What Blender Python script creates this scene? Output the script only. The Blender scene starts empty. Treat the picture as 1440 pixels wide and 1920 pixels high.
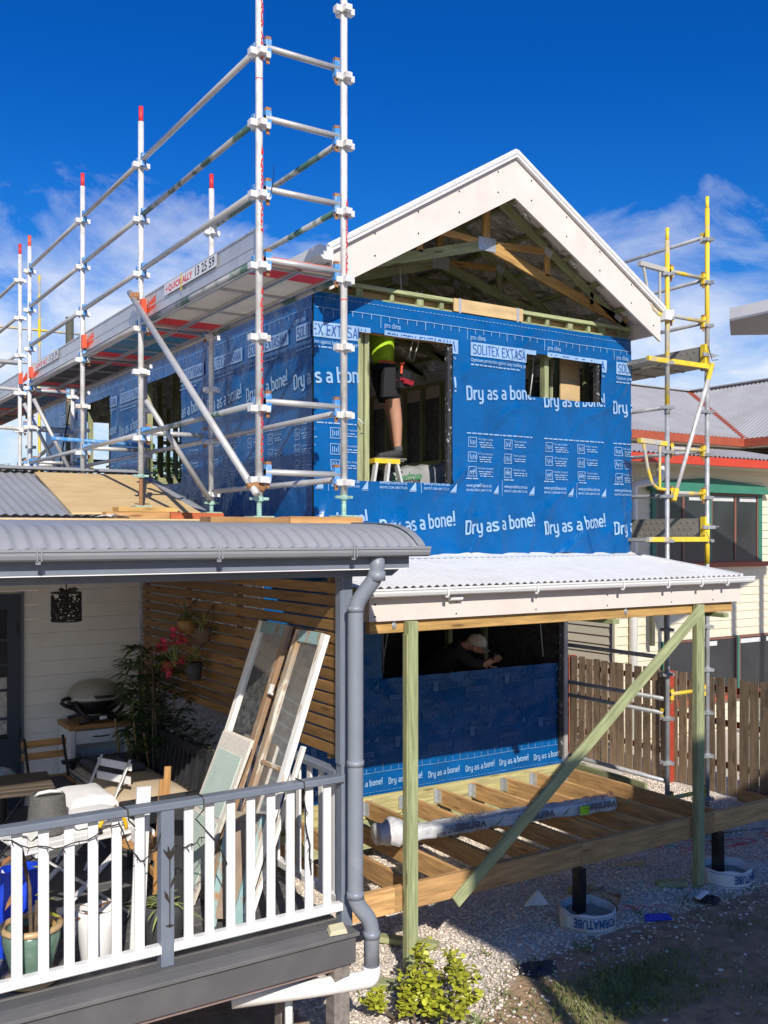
import bpy, bmesh, math, random
import numpy as np
from mathutils import Vector, Matrix, noise
random.seed(7)
R = math.radians
SC = bpy.context.scene

# ---------------------------------------------------------------- camera, sky, sun, exposure
cd = bpy.data.cameras.new('camera'); cam = bpy.data.objects.new('camera', cd); SC.collection.objects.link(cam)
SC.camera = cam
cam.location = (0, 0, 4.0)
cam.rotation_euler = (R(90), 0, R(-32.9104))
cd.sensor_fit = 'VERTICAL'; cd.sensor_height = 36.0; cd.sensor_width = 27.0
cd.lens = 1831 / 1920 * 36
cd.shift_y = 44 / 1920
cd.clip_start = 0.1; cd.clip_end = 1500
SC.unit_settings.scale_length = 0.868

SUN_EL = R(34.0)
TX, TY = 0.35, 0.937                       # horizontal travel of the sunlight
sd = bpy.data.lights.new('sun', 'SUN'); sun = bpy.data.objects.new('sun', sd); SC.collection.objects.link(sun)
sd.energy = 2.9; sd.angle = R(0.53); sd.color = (1.0, 0.94, 0.85)
sun.rotation_euler = Vector((TX * math.cos(SUN_EL), TY * math.cos(SUN_EL), -math.sin(SUN_EL))).to_track_quat('-Z', 'Y').to_euler()
sun.location = (-8, -20, 18)

w = bpy.data.worlds.new('World'); SC.world = w; w.use_nodes = True
nt = w.node_tree; nt.nodes.clear()
def N(t, **k):
    n = nt.nodes.new(t)
    for a, b in k.items(): setattr(n, a, b)
    return n
def L(a, b): nt.links.new(a, b)
def math_n(op, a, b=None, c=None):
    n = N('ShaderNodeMath', operation=op)
    for i, x in enumerate((a, b, c)):
        if x is None: continue
        if isinstance(x, (int, float)): n.inputs[i].default_value = x
        else: L(x, n.inputs[i])
    return n.outputs[0]
wout = N('ShaderNodeOutputWorld'); bg = N('ShaderNodeBackground'); bg.inputs[1].default_value = 0.15
sky = N('ShaderNodeTexSky', sky_type='NISHITA', sun_disc=False)
sky.sun_elevation = SUN_EL; sky.sun_rotation = math.atan2(-TX, -TY); sky.air_density = 1.0; sky.dust_density = 0.4; sky.ozone_density = 3.0
hs = N('ShaderNodeHueSaturation'); hs.inputs['Saturation'].default_value = 1.35; hs.inputs['Hue'].default_value = 0.5
L(sky.outputs[0], hs.inputs['Color'])
gam = N('ShaderNodeMix', data_type='RGBA', blend_type='MULTIPLY'); gam.inputs[0].default_value = 1.0; L(hs.outputs[0], gam.inputs[6])
tc = N('ShaderNodeTexCoord'); sep = N('ShaderNodeSeparateXYZ'); L(tc.outputs['Generated'], sep.inputs[0])
# deep polarised blue overhead, paler towards the horizon
tint = N('ShaderNodeValToRGB'); te = tint.color_ramp.elements
te[0].position = 0.0; te[0].color = (0.25, 0.29, 0.35, 1); te[1].position = 0.42; te[1].color = (0.032, 0.245, 0.455, 1)
q_ = te.new(0.20); q_.color = (0.12, 0.31, 0.47, 1)
L(sep.outputs[2], tint.inputs[0]); L(tint.outputs[0], gam.inputs[7])
# clouds as a layer on a flat ceiling: direction / elevation
zc = math_n('ADD', math_n('MAXIMUM', sep.outputs[2], 0.0), 0.34)
px = math_n('DIVIDE', sep.outputs[0], zc); py = math_n('DIVIDE', sep.outputs[1], zc)
cmb = N('ShaderNodeCombineXYZ'); L(px, cmb.inputs[0]); L(py, cmb.inputs[1]); cmb.inputs[2].default_value = 4.4
n1 = N('ShaderNodeTexNoise'); n1.inputs['Scale'].default_value = 3.1; n1.inputs['Detail'].default_value = 9; n1.inputs['Roughness'].default_value = 0.60; n1.inputs['Distortion'].default_value = 0.35
L(cmb.outputs[0], n1.inputs['Vector'])
n2 = N('ShaderNodeTexNoise'); n2.inputs['Scale'].default_value = 0.9; n2.inputs['Detail'].default_value = 3
L(cmb.outputs[0], n2.inputs['Vector'])
dens = math_n('ADD', math_n('MULTIPLY', n1.outputs['Fac'], 0.75), math_n('MULTIPLY', n2.outputs['Fac'], 0.35))
# more cloud low down, clear overhead
elev = N('ShaderNodeMapRange'); elev.inputs[1].default_value = 0.20; elev.inputs[2].default_value = 0.38; elev.inputs[3].default_value = 0.06; elev.inputs[4].default_value = -0.22
L(sep.outputs[2], elev.inputs[0])
dens = math_n('ADD', dens, elev.outputs[0])
cr = N('ShaderNodeValToRGB'); cr.color_ramp.elements[0].position = 0.475; cr.color_ramp.elements[1].position = 0.70
cr.color_ramp.elements[0].color = (0, 0, 0, 1); cr.color_ramp.elements[1].color = (0.85, 0.85, 0.85, 1)
L(dens, cr.inputs[0])
mx = N('ShaderNodeMix', data_type='RGBA'); L(cr.outputs[0], mx.inputs[0]); L(gam.outputs[2], mx.inputs[6]); mx.inputs[7].default_value = (3.5, 3.6, 3.78, 1)
L(mx.outputs[2], bg.inputs[0]); L(bg.outputs[0], wout.inputs[0])

SC.view_settings.view_transform = 'Standard'; SC.view_settings.look = 'None'
SC.view_settings.exposure = 0.88; SC.view_settings.gamma = 1.0; SC.view_settings.use_curve_mapping = False
SC.cycles.max_bounces = 12; SC.cycles.diffuse_bounces = 8; SC.cycles.transparent_max_bounces = 16; SC.cycles.use_denoising = True

# ---------------------------------------------------------------- object helpers
WM = {}
def link(o, parent=None, M=None):
    SC.collection.objects.link(o)
    M = M.copy() if M is not None else Matrix()
    if parent is not None:
        o.parent = parent; o.matrix_basis = WM[parent.name].inverted() @ M
    else:
        o.matrix_basis = M
    WM[o.name] = M
    return o
def tag(o, label=None, cat=None, group=None, kind=None):
    for k, v in (('label', label), ('category', cat), ('group', group), ('kind', kind)):
        if v: o[k] = v
    return o
def thing(name, label, cat, loc=(0, 0, 0), group=None):
    o = bpy.data.objects.new(name, None); o.empty_display_size = 0.2
    link(o, None, Matrix.Translation(loc)); return tag(o, label, cat, group)
def mesh(name, v, f, m=None, smooth=False):
    me = bpy.data.meshes.new(name); me.from_pydata(v, [], f); me.update()
    if m is not None: me.materials.append(m)
    if smooth: me.shade_smooth()
    return me
def frame(d, up=(0, 0, 1)):
    x = Vector(d).normalized(); u = Vector(up)
    if abs(x.dot(u)) > 0.98: u = Vector((0, 1, 0)) if abs(x.y) < 0.9 else Vector((1, 0, 0))
    y = u.cross(x).normalized(); z = x.cross(y)
    return x, y, z
class MB:
    def __init__(s, M=None): s.v = []; s.f = []; s.M = M
    def add(s, vs, fs):
        n = len(s.v)
        if s.M is not None: vs = [tuple(s.M @ Vector(v)) for v in vs]
        s.v += [tuple(v) for v in vs]; s.f += [tuple(i + n for i in q) for q in fs]
        return s
    def box(s, x0, x1, y0, y1, z0, z1):
        return s.add([(x, y, z) for x in (x0, x1) for y in (y0, y1) for z in (z0, z1)],
                     [(0, 1, 3, 2), (4, 6, 7, 5), (0, 4, 5, 1), (2, 3, 7, 6), (0, 2, 6, 4), (1, 5, 7, 3)])
    def bar(s, p0, p1, wd, h, up=(0, 0, 1)):
        p0, p1 = Vector(p0), Vector(p1); x, y, z = frame(p1 - p0, up)
        vs = [p + y * (a * wd / 2) + z * (b * h / 2) for p in (p0, p1) for a in (-1, 1) for b in (-1, 1)]
        return s.add(vs, [(0, 1, 3, 2), (4, 6, 7, 5), (0, 4, 5, 1), (2, 3, 7, 6), (0, 2, 6, 4), (1, 5, 7, 3)])
    def tube(s, p0, p1, r, n=10, r2=None, cap=True):
        p0, p1 = Vector(p0), Vector(p1); x, y, z = frame(p1 - p0); r2 = r if r2 is None else r2
        vs = []
        for p, q in ((p0, r), (p1, r2)):
            vs += [p + y * (q * math.cos(6.28319 * i / n)) + z * (q * math.sin(6.28319 * i / n)) for i in range(n)]
        fs = [(i, (i + 1) % n, n + (i + 1) % n, n + i) for i in range(n)]
        if cap: fs += [tuple(range(n - 1, -1, -1)), tuple(range(n, 2 * n))]
        return s.add(vs, fs)
    def path(s, pts, r, n=6, radii=None):
        pts = [Vector(p) for p in pts]; vs = []; fs = []; k = len(pts)
        py_ = None
        for i, p in enumerate(pts):
            d = pts[min(i + 1, k - 1)] - pts[max(i - 1, 0)]
            if py_ is None: x, y, z = frame(d)
            else:
                x = d.normalized(); y = (py_ - x * py_.dot(x)).normalized(); z = x.cross(y)
            py_ = y; q = radii[i] if radii else r
            vs += [p + y * (q * math.cos(6.28319 * j / n)) + z * (q * math.sin(6.28319 * j / n)) for j in range(n)]
        for i in range(k - 1):
            fs += [(i * n + j, i * n + (j + 1) % n, (i + 1) * n + (j + 1) % n, (i + 1) * n + j) for j in range(n)]
        fs += [tuple(range(n - 1, -1, -1)), tuple(range((k - 1) * n, k * n))]
        return s.add(vs, fs)
    def lathe(s, c, prof, n=20, sx=1, sy=1, cap=True):
        vs = []; fs = []; k = len(prof)
        for r, z in prof:
            vs += [(c[0] + sx * r * math.cos(6.28319 * j / n), c[1] + sy * r * math.sin(6.28319 * j / n), c[2] + z) for j in range(n)]
        for i in range(k - 1):
            fs += [(i * n + j, i * n + (j + 1) % n, (i + 1) * n + (j + 1) % n, (i + 1) * n + j) for j in range(n)]
        if cap:
            fs += [tuple(range(n - 1, -1, -1)), tuple(range((k - 1) * n, k * n))]
        return s.add(vs, fs)
    def prism(s, pts, vec):
        n = len(pts); vec = Vector(vec)
        vs = [Vector(p) for p in pts] + [Vector(p) + vec for p in pts]
        return s.add(vs, [tuple(range(n - 1, -1, -1)), tuple(range(n, 2 * n))] + [(i, (i + 1) % n, n + (i + 1) % n, n + i) for i in range(n)])
    def quad(s, *p): return s.add(p, [tuple(range(len(p)))])
    def build(s, name, m, parent=None, smooth=False, sub=None):
        o = bpy.data.objects.new(name, mesh(name, s.v, s.f, m, smooth))
        if parent is None:
            a = np.array(s.v); lo, hi = a.min(0), a.max(0)
            c = ((lo[0] + hi[0]) / 2, (lo[1] + hi[1]) / 2, lo[2])
            o.data.transform(Matrix.Translation((-c[0], -c[1], -c[2])))
            return link(o, None, Matrix.Translation(c))
        Mp = WM[parent.name]; o.data.transform(Mp.inverted())
        return link(o, parent, Mp)
def fixn(o):
    bm = bmesh.new(); bm.from_mesh(o.data); bmesh.ops.recalc_face_normals(bm, faces=bm.faces); bm.to_mesh(o.data); bm.free(); return o
def timber(name, p0, p1, wd, h, m, parent=None, up=(0, 0, 1), ch=0.004):
    """one sawn piece: local X runs along the grain, arrises eased"""
    p0, p1 = Vector(p0), Vector(p1); Ln = (p1 - p0).length; x, y, z = frame(p1 - p0, up)
    a, b = wd / 2, h / 2; c = min(ch, a * .4, b * .4)
    sec = [(-a + c, -b), (a - c, -b), (a, -b + c), (a, b - c), (a - c, b), (-a + c, b), (-a, b - c), (-a, -b + c)]
    vs = [(0, q[0], q[1]) for q in sec] + [(Ln, q[0], q[1]) for q in sec]
    fs = [tuple(range(7, -1, -1)), tuple(range(8, 16))] + [(i, (i + 1) % 8, 8 + (i + 1) % 8, 8 + i) for i in range(8)]
    M = Matrix(((x.x, y.x, z.x, p0.x), (x.y, y.y, z.y, p0.y), (x.z, y.z, z.z, p0.z), (0, 0, 0, 1)))
    o = bpy.data.objects.new(name, mesh(name, vs, fs, m))
    return link(o, parent, M)
def inst(name, me, M, parent):
    return link(bpy.data.objects.new(name, me), parent, M)
def dup(root, M, label=None):
    """copy of a thing with copies of its parts and sub-parts, moved by M"""
    def rec(o, par):
        c = o.copy(); SC.collection.objects.link(c); Mw = M @ WM[o.name]; WM[c.name] = Mw
        if par is None: c.parent = None; c.matrix_basis = Mw
        else: c.parent = par
        for ch in o.children: rec(ch, c)
        return c
    c = rec(root, None)
    if label: c['label'] = label
    return c

# ---------------------------------------------------------------- materials
MATS = {}
def mat(name, col, rough=0.6, metal=0.0, var=0.12, scale=6.0, stretch=(1, 1, 1), bump=0.0, bscale=40.0, col2=None, thr=None, rnd=0.10,
        detail=6.0, spec=0.5, dirt=None, dscale=1.3, damt=0.5, coat=0.0, knots=False, bdist=0.01):
    m = bpy.data.materials.new(name); m.use_nodes = True; t = m.node_tree; ns = t.nodes; P = ns['Principled BSDF']
    def nn(ty, **k):
        q = ns.new(ty)
        for a, b in k.items(): setattr(q, a, b)
        return q
    lk = t.links.new
    tcx = nn('ShaderNodeTexCoord'); oi = nn('ShaderNodeObjectInfo')
    mp = nn('ShaderNodeMapping'); mp.inputs['Scale'].default_value = stretch
    off = nn('ShaderNodeVectorMath', operation='SCALE'); off.inputs[0].default_value = (17.3, 31.7, 11.9); lk(oi.outputs['Random'], off.inputs['Scale'])
    addv = nn('ShaderNodeVectorMath', operation='ADD'); lk(tcx.outputs['Object'], addv.inputs[0]); lk(off.outputs[0], addv.inputs[1])
    lk(addv.outputs[0], mp.inputs[0])
    nz = nn('ShaderNodeTexNoise'); nz.inputs['Scale'].default_value = scale; nz.inputs['Detail'].default_value = detail; nz.inputs['Roughness'].default_value = 0.6
    lk(mp.outputs[0], nz.inputs['Vector'])
    rp = nn('ShaderNodeValToRGB'); e = rp.color_ramp.elements
    c1 = tuple(max(0, x * (1 - var)) for x in col); c2 = tuple(min(1, x * (1 + var)) for x in col)
    if col2 is not None:
        c1, c2 = col, col2; a, b = thr or (0.4, 0.62)
    else: a, b = 0.3, 0.7
    e[0].position = a; e[0].color = (*c1, 1); e[1].position = b; e[1].color = (*c2, 1)
    lk(nz.outputs['Fac'], rp.inputs[0]); cur = rp.outputs[0]
    if dirt is not None:
        dn = nn('ShaderNodeTexNoise'); dn.inputs['Scale'].default_value = dscale; dn.inputs['Detail'].default_value = 8; dn.inputs['Roughness'].default_value = 0.7
        lk(addv.outputs[0], dn.inputs['Vector'])
        dr = nn('ShaderNodeMapRange'); dr.inputs[1].default_value = 0.5; dr.inputs[2].default_value = 0.75; dr.inputs[4].default_value = damt; lk(dn.outputs['Fac'], dr.inputs[0])
        mm = nn('ShaderNodeMix', data_type='RGBA'); lk(dr.outputs[0], mm.inputs[0]); lk(cur, mm.inputs[6]); mm.inputs[7].default_value = (*dirt, 1); cur = mm.outputs[2]
    if knots:
        vo = nn('ShaderNodeTexVoronoi'); vo.inputs['Scale'].default_value = 1.0
        mk = nn('ShaderNodeMapping'); mk.inputs['Scale'].default_value = (1.6, 9, 9); lk(addv.outputs[0], mk.inputs[0]); lk(mk.outputs[0], vo.inputs['Vector'])
        kr = nn('ShaderNodeMapRange'); kr.inputs[1].default_value = 0.09; kr.inputs[2].default_value = 0.17; kr.inputs[3].default_value = 0.75; kr.inputs[4].default_value = 0.0
        lk(vo.outputs['Distance'], kr.inputs[0])
        mk2 = nn('ShaderNodeMix', data_type='RGBA'); lk(kr.outputs[0], mk2.inputs[0]); lk(cur, mk2.inputs[6]); mk2.inputs[7].default_value = (col[0] * .3, col[1] * .24, col[2] * .2, 1); cur = mk2.outputs[2]
    if rnd:
        rr = nn('ShaderNodeMapRange'); rr.inputs[3].default_value = 1 - rnd; rr.inputs[4].default_value = 1 + rnd; lk(oi.outputs['Random'], rr.inputs[0])
        hv = nn('ShaderNodeHueSaturation'); lk(rr.outputs[0], hv.inputs['Value']); lk(cur, hv.inputs['Color']); cur = hv.outputs[0]
    lk(cur, P.inputs['Base Color'])
    P.inputs['Metallic'].default_value = metal; P.inputs['Specular IOR Level'].default_value = spec
    rm = nn('ShaderNodeMapRange'); rm.inputs[3].default_value = max(0, rough - .1); rm.inputs[4].default_value = min(1, rough + .1); lk(nz.outputs['Fac'], rm.inputs[0]); lk(rm.outputs[0], P.inputs['Roughness'])
    if coat: P.inputs['Coat Weight'].default_value = coat
    if bump:
        bn = nn('ShaderNodeTexNoise'); bn.inputs['Scale'].default_value = bscale; bn.inputs['Detail'].default_value = 5; lk(mp.outputs[0], bn.inputs['Vector'])
        bp = nn('ShaderNodeBump'); bp.inputs['Strength'].default_value = bump; bp.inputs['Distance'].default_value = bdist; lk(bn.outputs['Fac'], bp.inputs['Height']); lk(bp.outputs[0], P.inputs['Normal'])
    MATS[name] = m; return m
def wood(name, col, var=0.36, rough=0.7, rnd=0.16, knots=True, stretch=(1.0, 11, 11), dirt=None, damt=.5, dscale=1.3):
    return mat(name, col, rough=rough, var=var, scale=2.6, stretch=stretch, bump=0.25, bscale=7, rnd=rnd, knots=knots, dirt=dirt, damt=damt, dscale=dscale, bdist=.006)

m_wrap = mat('wrap_blue', (0.0, 0.088, 0.285), rough=0.27, var=0.16, scale=2.0, bump=0.85, bscale=2.6, rnd=0, spec=0.34, detail=8, bdist=.05)
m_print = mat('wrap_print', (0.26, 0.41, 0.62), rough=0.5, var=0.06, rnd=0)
m_printf = mat('faint_print', (0.05, 0.15, 0.36), rough=0.5, var=0.15, scale=3, rnd=0)  # dimmer print colour for the upper rows of the lower wall
m_printb = mat('print_blue', (0.01, 0.07, 0.30), rough=0.5, var=0.05, rnd=0)
m_dark = mat('dark_sarking', (0.11, 0.11, 0.115), rough=0.5, var=0.6, scale=16, bump=0.8, bscale=14, rnd=0, bdist=.04)
m_alu = mat('aluminium_tube', (0.76, 0.75, 0.72), rough=0.42, metal=0.25, var=0.10, scale=9, dirt=(0.36, 0.29, 0.21), dscale=4, damt=.75, rnd=.05)
m_alud = mat('worn_aluminium', (0.54, 0.53, 0.51), rough=0.42, metal=0.35, var=0.10, scale=4, detail=2, dirt=(0.36, 0.30, 0.22), dscale=2.2, damt=.45, rnd=.12)
m_plank = mat('plank_aluminium', (0.55, 0.55, 0.55), rough=0.38, metal=0.5, var=0.12, scale=4, dirt=(0.35, 0.32, 0.28), dscale=3, damt=.5)
m_cup = mat('coupler_metal', (0.80, 0.79, 0.76), rough=0.42, metal=0.15, var=0.10, scale=20, dirt=(0.30, 0.19, 0.11), dscale=9, damt=.8)
m_blue = mat('wedge_blue', (0.05, 0.26, 0.62), rough=0.5, var=0.3, scale=20, col2=(0.40, 0.50, 0.58), thr=(.45, .75))
m_red = mat('red_paint', (0.70, 0.03, 0.035), rough=0.5, var=0.15)
m_orange = mat('orange_plastic', (0.85, 0.10, 0.04), rough=0.45, var=0.1)
m_rust = mat('rusty_thread', (0.32, 0.15, 0.06), rough=0.75, var=0.3, scale=30)
m_gnut = mat('green_painted_iron', (0.30, 0.48, 0.40), rough=0.6, var=0.3, scale=20, dirt=(0.3, 0.16, 0.07), dscale=18, damt=.7)
m_ledg = mat('green_worn_tube', (0.44, 0.45, 0.44), rough=0.45, metal=.2, col2=(0.07, 0.16, 0.135), thr=(.5, .57), scale=2.2, detail=3, dirt=(.35, .26, .16), dscale=3, damt=.3)
m_yel = mat('yellow_painted_tube', (0.72, 0.50, 0.035), rough=0.55, col2=(0.40, 0.39, 0.36), thr=(.46, .56), scale=2.0, detail=3, dirt=(0.25, 0.2, 0.12), dscale=4, damt=.4)
m_yelp = mat('yellow_paint', (0.80, 0.56, 0.03), rough=0.5, var=.15, scale=10, dirt=(0.4, 0.33, 0.2), dscale=8, damt=.5)
m_galv = mat('galvanised_tube', (0.40, 0.41, 0.42), rough=0.48, metal=0.35, var=0.25, scale=6, dirt=(0.24, 0.2, 0.15), dscale=4, damt=.6)
m_board = mat('perforated_steel', (0.34, 0.32, 0.27), rough=0.6, metal=.1, var=0.2, scale=6, dirt=(.2, .17, .12), dscale=3, damt=.5)
m_green = wood('treated_pine', (0.30, 0.325, 0.165))
m_ledgerw = wood('pale_ledger_pine', (0.50, 0.44, 0.20))
m_greend = wood('treated_pine_dull', (0.30, 0.315, 0.16))
m_pine = wood('pine_beam', (0.52, 0.31, 0.10))
m_lvl = wood('orange_joist_timber', (0.54, 0.31, 0.125), rnd=.22, dirt=(.16, .06, .02), damt=.4)
m_block = wood('packing_timber', (0.42, 0.22, 0.08), rnd=.35)
m_redwood = wood('red_hardwood', (0.42, 0.10, 0.03), knots=False)
m_ply = mat('plywood', (0.58, 0.41, 0.20), rough=.65, var=.14, scale=3, stretch=(1, 5, 5), dirt=(.40, .2, .06), dscale=2.2, damt=.28, rnd=.08)
m_slat = wood('stained_slat', (0.22, 0.118, 0.038), rnd=.28, rough=.5)
m_chairw = wood('oiled_acacia', (0.42, 0.22, 0.075), knots=False, rough=.5)
m_tabled = wood('weathered_table_slat', (0.10, 0.075, 0.055), knots=False)
m_ppine = wood('pale_trim', (0.75, 0.69, 0.6), var=.1, knots=False)
m_white = mat('white_paint', (0.76, 0.745, 0.72), rough=.45, var=.03, scale=4, dirt=(.62, .59, .54), dscale=5, damt=.35, rnd=.03)
m_whites = mat('shed_white_boards', (0.80, 0.77, 0.71), rough=.5, var=.03, scale=3, dirt=(.55, .52, .47), dscale=2, damt=.4, rnd=.03)
m_cream = mat('cream_boards', (0.68, 0.62, 0.47), rough=.55, var=.04, scale=3, dirt=(.6, .53, .4), dscale=1.5, damt=.35, rnd=.03)
m_prime = mat('primed_board', (0.70, 0.62, 0.56), rough=.55, var=.04, scale=3, dirt=(.56, .48, .42), dscale=2.2, damt=.5, rnd=.02)
m_slate = mat('slate_grey_paint', (0.165, 0.188, 0.230), rough=.42, var=.06, scale=5, dirt=(.24, .26, .29), dscale=4, damt=.4, rnd=.04)
m_pipe = mat('grey_pvc', (0.215, 0.238, 0.28), rough=.42, var=.07, scale=3, dirt=(.34, .34, .35), dscale=3.5, damt=.6, rnd=0)
m_pvcw = mat('white_pvc', (0.82, 0.81, 0.78), rough=.3, var=.03, rnd=0)
m_char = mat('charcoal_deck_paint', (0.115, 0.112, 0.113), rough=.55, var=.14, scale=3, stretch=(.6, 8, 8), dirt=(.19, .175, .165), dscale=2.2, damt=.55, bump=.15, bscale=10, rnd=.14)
m_charf = mat('charcoal_fascia_paint', (0.105, 0.102, 0.105), rough=.5, var=.06, scale=3, dirt=(.16, .15, .145), dscale=3, damt=.4, rnd=.04)
m_roofg = mat('grey_roof_steel', (0.31, 0.315, 0.325), rough=.42, var=.06, scale=2, metal=.1, dirt=(.42, .41, .40), dscale=3, damt=.35, rnd=0)
m_gutg = mat('grey_gutter_steel', (0.26, 0.27, 0.29), rough=.35, var=.05, rnd=0, dirt=(.35, .33, .31), dscale=4, damt=.3)
m_roofw = mat('white_roof_steel', (0.74, 0.73, 0.71), rough=.35, var=.04, rnd=0, dirt=(.55, .53, .5), dscale=1.8, damt=.5)
m_gutw = mat('white_gutter_steel', (0.70, 0.695, 0.68), rough=.35, var=.02, rnd=0)
m_roofo = mat('old_roof_iron', (0.40, 0.39, 0.39), rough=.55, var=.10, scale=1.2, metal=.1, dirt=(.30, .25, .23), dscale=.9, damt=.5, rnd=.06)
m_terra = mat('terracotta_paint', (0.34, 0.075, 0.035), rough=.55, var=.1, rnd=.05)
m_redg = mat('red_gutter_paint', (0.55, 0.055, 0.025), rough=.5, var=.08, rnd=0)
m_gtrim = mat('green_window_trim', (0.035, 0.17, 0.115), rough=.5, var=.1, rnd=.04)
m_brown = mat('brown_window_frame', (0.20, 0.085, 0.06), rough=.5, var=.1)
m_glassd = mat('dark_window_glass', (0.028, 0.03, 0.032), rough=.12, var=.3, scale=1.2, rnd=.2, spec=.6)
m_blind = mat('pale_blind', (0.6, 0.6, 0.6), rough=.7)
m_pick = wood('weathered_paling', (0.225, 0.16, 0.10), rnd=.25, dirt=(.075, .052, .036), damt=.9, dscale=3.0)
m_prail = mat('red_fence_paint', (0.38, 0.05, 0.025), rough=.6, var=.2)
m_foil = mat('silver_foil', (0.92, 0.90, 0.87), rough=.26, metal=.55, var=.25, scale=5, bump=1.0, bscale=4.5, rnd=0, bdist=.16)
m_nail = mat('nail_plate_steel', (0.55, 0.57, 0.6), rough=.35, metal=.6, var=.3, scale=60)
m_black = mat('black_metal', (0.015, 0.015, 0.016), rough=.4, var=.3)
m_blackp = mat('black_painted_timber', (0.018, 0.018, 0.02), rough=.45, var=.25, rnd=.15)
m_blackm = mat('black_steel_post', (0.012, 0.012, 0.013), rough=.3, var=.3, dirt=(.14, .11, .08), dscale=5, damt=.4)
m_concrete = mat('concrete_mud', (0.30, 0.26, 0.21), rough=.85, var=.25, scale=9, bump=.6, bscale=20)
m_sono = mat('cardboard_form', (0.66, 0.66, 0.63), rough=.7, var=.08, dirt=(.25, .19, .13), dscale=4, damt=.8)
m_ink = mat('ink_blue', (0.02, 0.10, 0.25), rough=.6, rnd=0); m_inkk = mat('ink_black', (0.025, 0.025, 0.028), rough=.6, rnd=0); m_inkr = mat('ink_red', (0.75, 0.03, 0.03), rough=.5, rnd=0)
m_lime = mat('lime_print', (0.42, 0.75, 0.02), rough=.5, rnd=0)
m_bag = mat('plastic_wrap', (0.56, 0.56, 0.57), rough=.32, var=.12, scale=6, bump=.9, bscale=9, dirt=(.26, .22, .18), dscale=3, damt=.5, bdist=.03)
m_skin = mat('skin', (0.50, 0.26, 0.165), rough=.5, var=.06, rnd=0)
m_hiv = mat('hi_vis_yellow_green', (0.42, 0.68, 0.02), rough=.7, var=.12, scale=9, bump=.4, bscale=12, rnd=0, bdist=.02)
m_cloth = mat('black_cloth', (0.010, 0.010, 0.012), rough=.85, var=.3, rnd=0)
m_shoe = mat('dark_shoe', (0.03, 0.03, 0.03), rough=.7, var=.3, rnd=0)
m_cap = mat('beige_cap', (0.58, 0.52, 0.42), rough=.8, var=.06, rnd=0)
m_capb = mat('olive_brim', (0.17, 0.155, 0.10), rough=.8, rnd=0)
m_hair = mat('dark_hair', (0.02, 0.014, 0.01), rough=.6, rnd=0)
m_leafd = mat('dark_leaf', (0.055, 0.11, 0.033), rough=.4, var=.5, scale=5, rnd=.2)
m_leafm = mat('mid_leaf', (0.11, 0.19, 0.04), rough=.4, var=.5, scale=6, rnd=.2)
m_leafy = mat('yellow_green_leaf', (0.36, 0.38, 0.035), rough=.35, var=.4, scale=9, rnd=.1)
m_leafs = mat('spider_leaf', (0.30, 0.36, 0.12), rough=.45, var=.35, scale=9)
m_eucal = mat('grey_green_leaf', (0.075, 0.095, 0.06), rough=.5, var=.5, scale=7)
m_leafb = mat('dry_brown_leaf', (0.26, 0.12, 0.05), rough=.7, var=.4, scale=9)
m_pink = mat('pink_flower', (0.75, 0.06, 0.13), rough=.6, var=.2)
m_bark = mat('bark', (0.13, 0.09, 0.06), rough=.9, var=.4, scale=12, bump=.6, bscale=30)
m_cane = mat('bamboo_cane', (0.42, 0.24, 0.08), rough=.6, var=.2)
m_terrap = mat('terracotta_pot', (0.36, 0.10, 0.04), rough=.7, var=.15)
m_celadon = mat('green_glazed_ceramic', (0.115, 0.19, 0.145), rough=.22, var=.25, scale=5, stretch=(1, 1, 4), dirt=(.25, .22, .13), dscale=4, damt=.4)
m_rim = mat('tan_glazed_rim', (0.48, 0.33, 0.17), rough=.35, var=.15)
m_soil = mat('potting_soil', (0.09, 0.055, 0.035), rough=.95, var=.5, scale=30, bump=.8, bscale=40)
m_dpot = mat('dark_grey_pot', (0.045, 0.045, 0.048), rough=.6, var=.15)
m_beige = mat('beige_canvas', (0.50, 0.395, 0.27), rough=.85, var=.06, bump=.1, bscale=60)
m_greyc = mat('charcoal_canvas', (0.075, 0.075, 0.085), rough=.85, var=.12)
m_stripe = mat('white_cotton', (0.70, 0.69, 0.68), rough=.85, var=.05, bump=.2, bscale=40)
m_lidb = mat('bbq_lid_bronze', (0.40, 0.375, 0.31), rough=.33, metal=.15, var=.06)
m_label = mat('label_white', (0.75, 0.75, 0.75), rough=.5)
m_paleg = mat('pale_green_panel', (0.55, 0.66, 0.58), rough=.3, var=.05)
m_peel = mat('peeling_paint_timber', (0.33, 0.20, 0.11), rough=.75, col2=(.60, .53, .43), thr=(.54, .6), scale=3.5, stretch=(1, 5, 5), dirt=(.27, .40, .40), dscale=1.2, damt=.55, bump=.4, bscale=9)
m_peelw = mat('peeling_white_timber', (0.78, 0.75, 0.69), rough=.7, col2=(.5, .38, .25), thr=(.60, .66), scale=3.5, stretch=(1, 5, 5), bump=.4, bscale=9)
m_aqua = mat('aqua_flaking_paint', (0.26, 0.40, 0.40), rough=.7, col2=(.36, .2, .1), thr=(.5, .6), scale=5, bump=.4, bscale=20)
m_bagb = mat('blue_plastic_bag', (0.01, 0.05, 0.52), rough=.35, var=.3, scale=4, bump=.6, bscale=10)
m_yplas = mat('yellow_plastic', (0.80, 0.48, 0.01), rough=.4)
m_lamp = mat('woven_lamp_black', (0.012, 0.011, 0.010), rough=.6)
m_lant = mat('woven_grey_shade', (0.10, 0.095, 0.085), rough=.7, var=.3, scale=60)
m_mud = mat('brown_brick_paint', (0.30, 0.22, 0.16), rough=.8, var=.2)
m_olive = mat('olive_pipe', (0.085, 0.085, 0.06), rough=.6, var=.15)
m_rope = mat('white_cable', (0.68, 0.67, 0.63), rough=.5)
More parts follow.
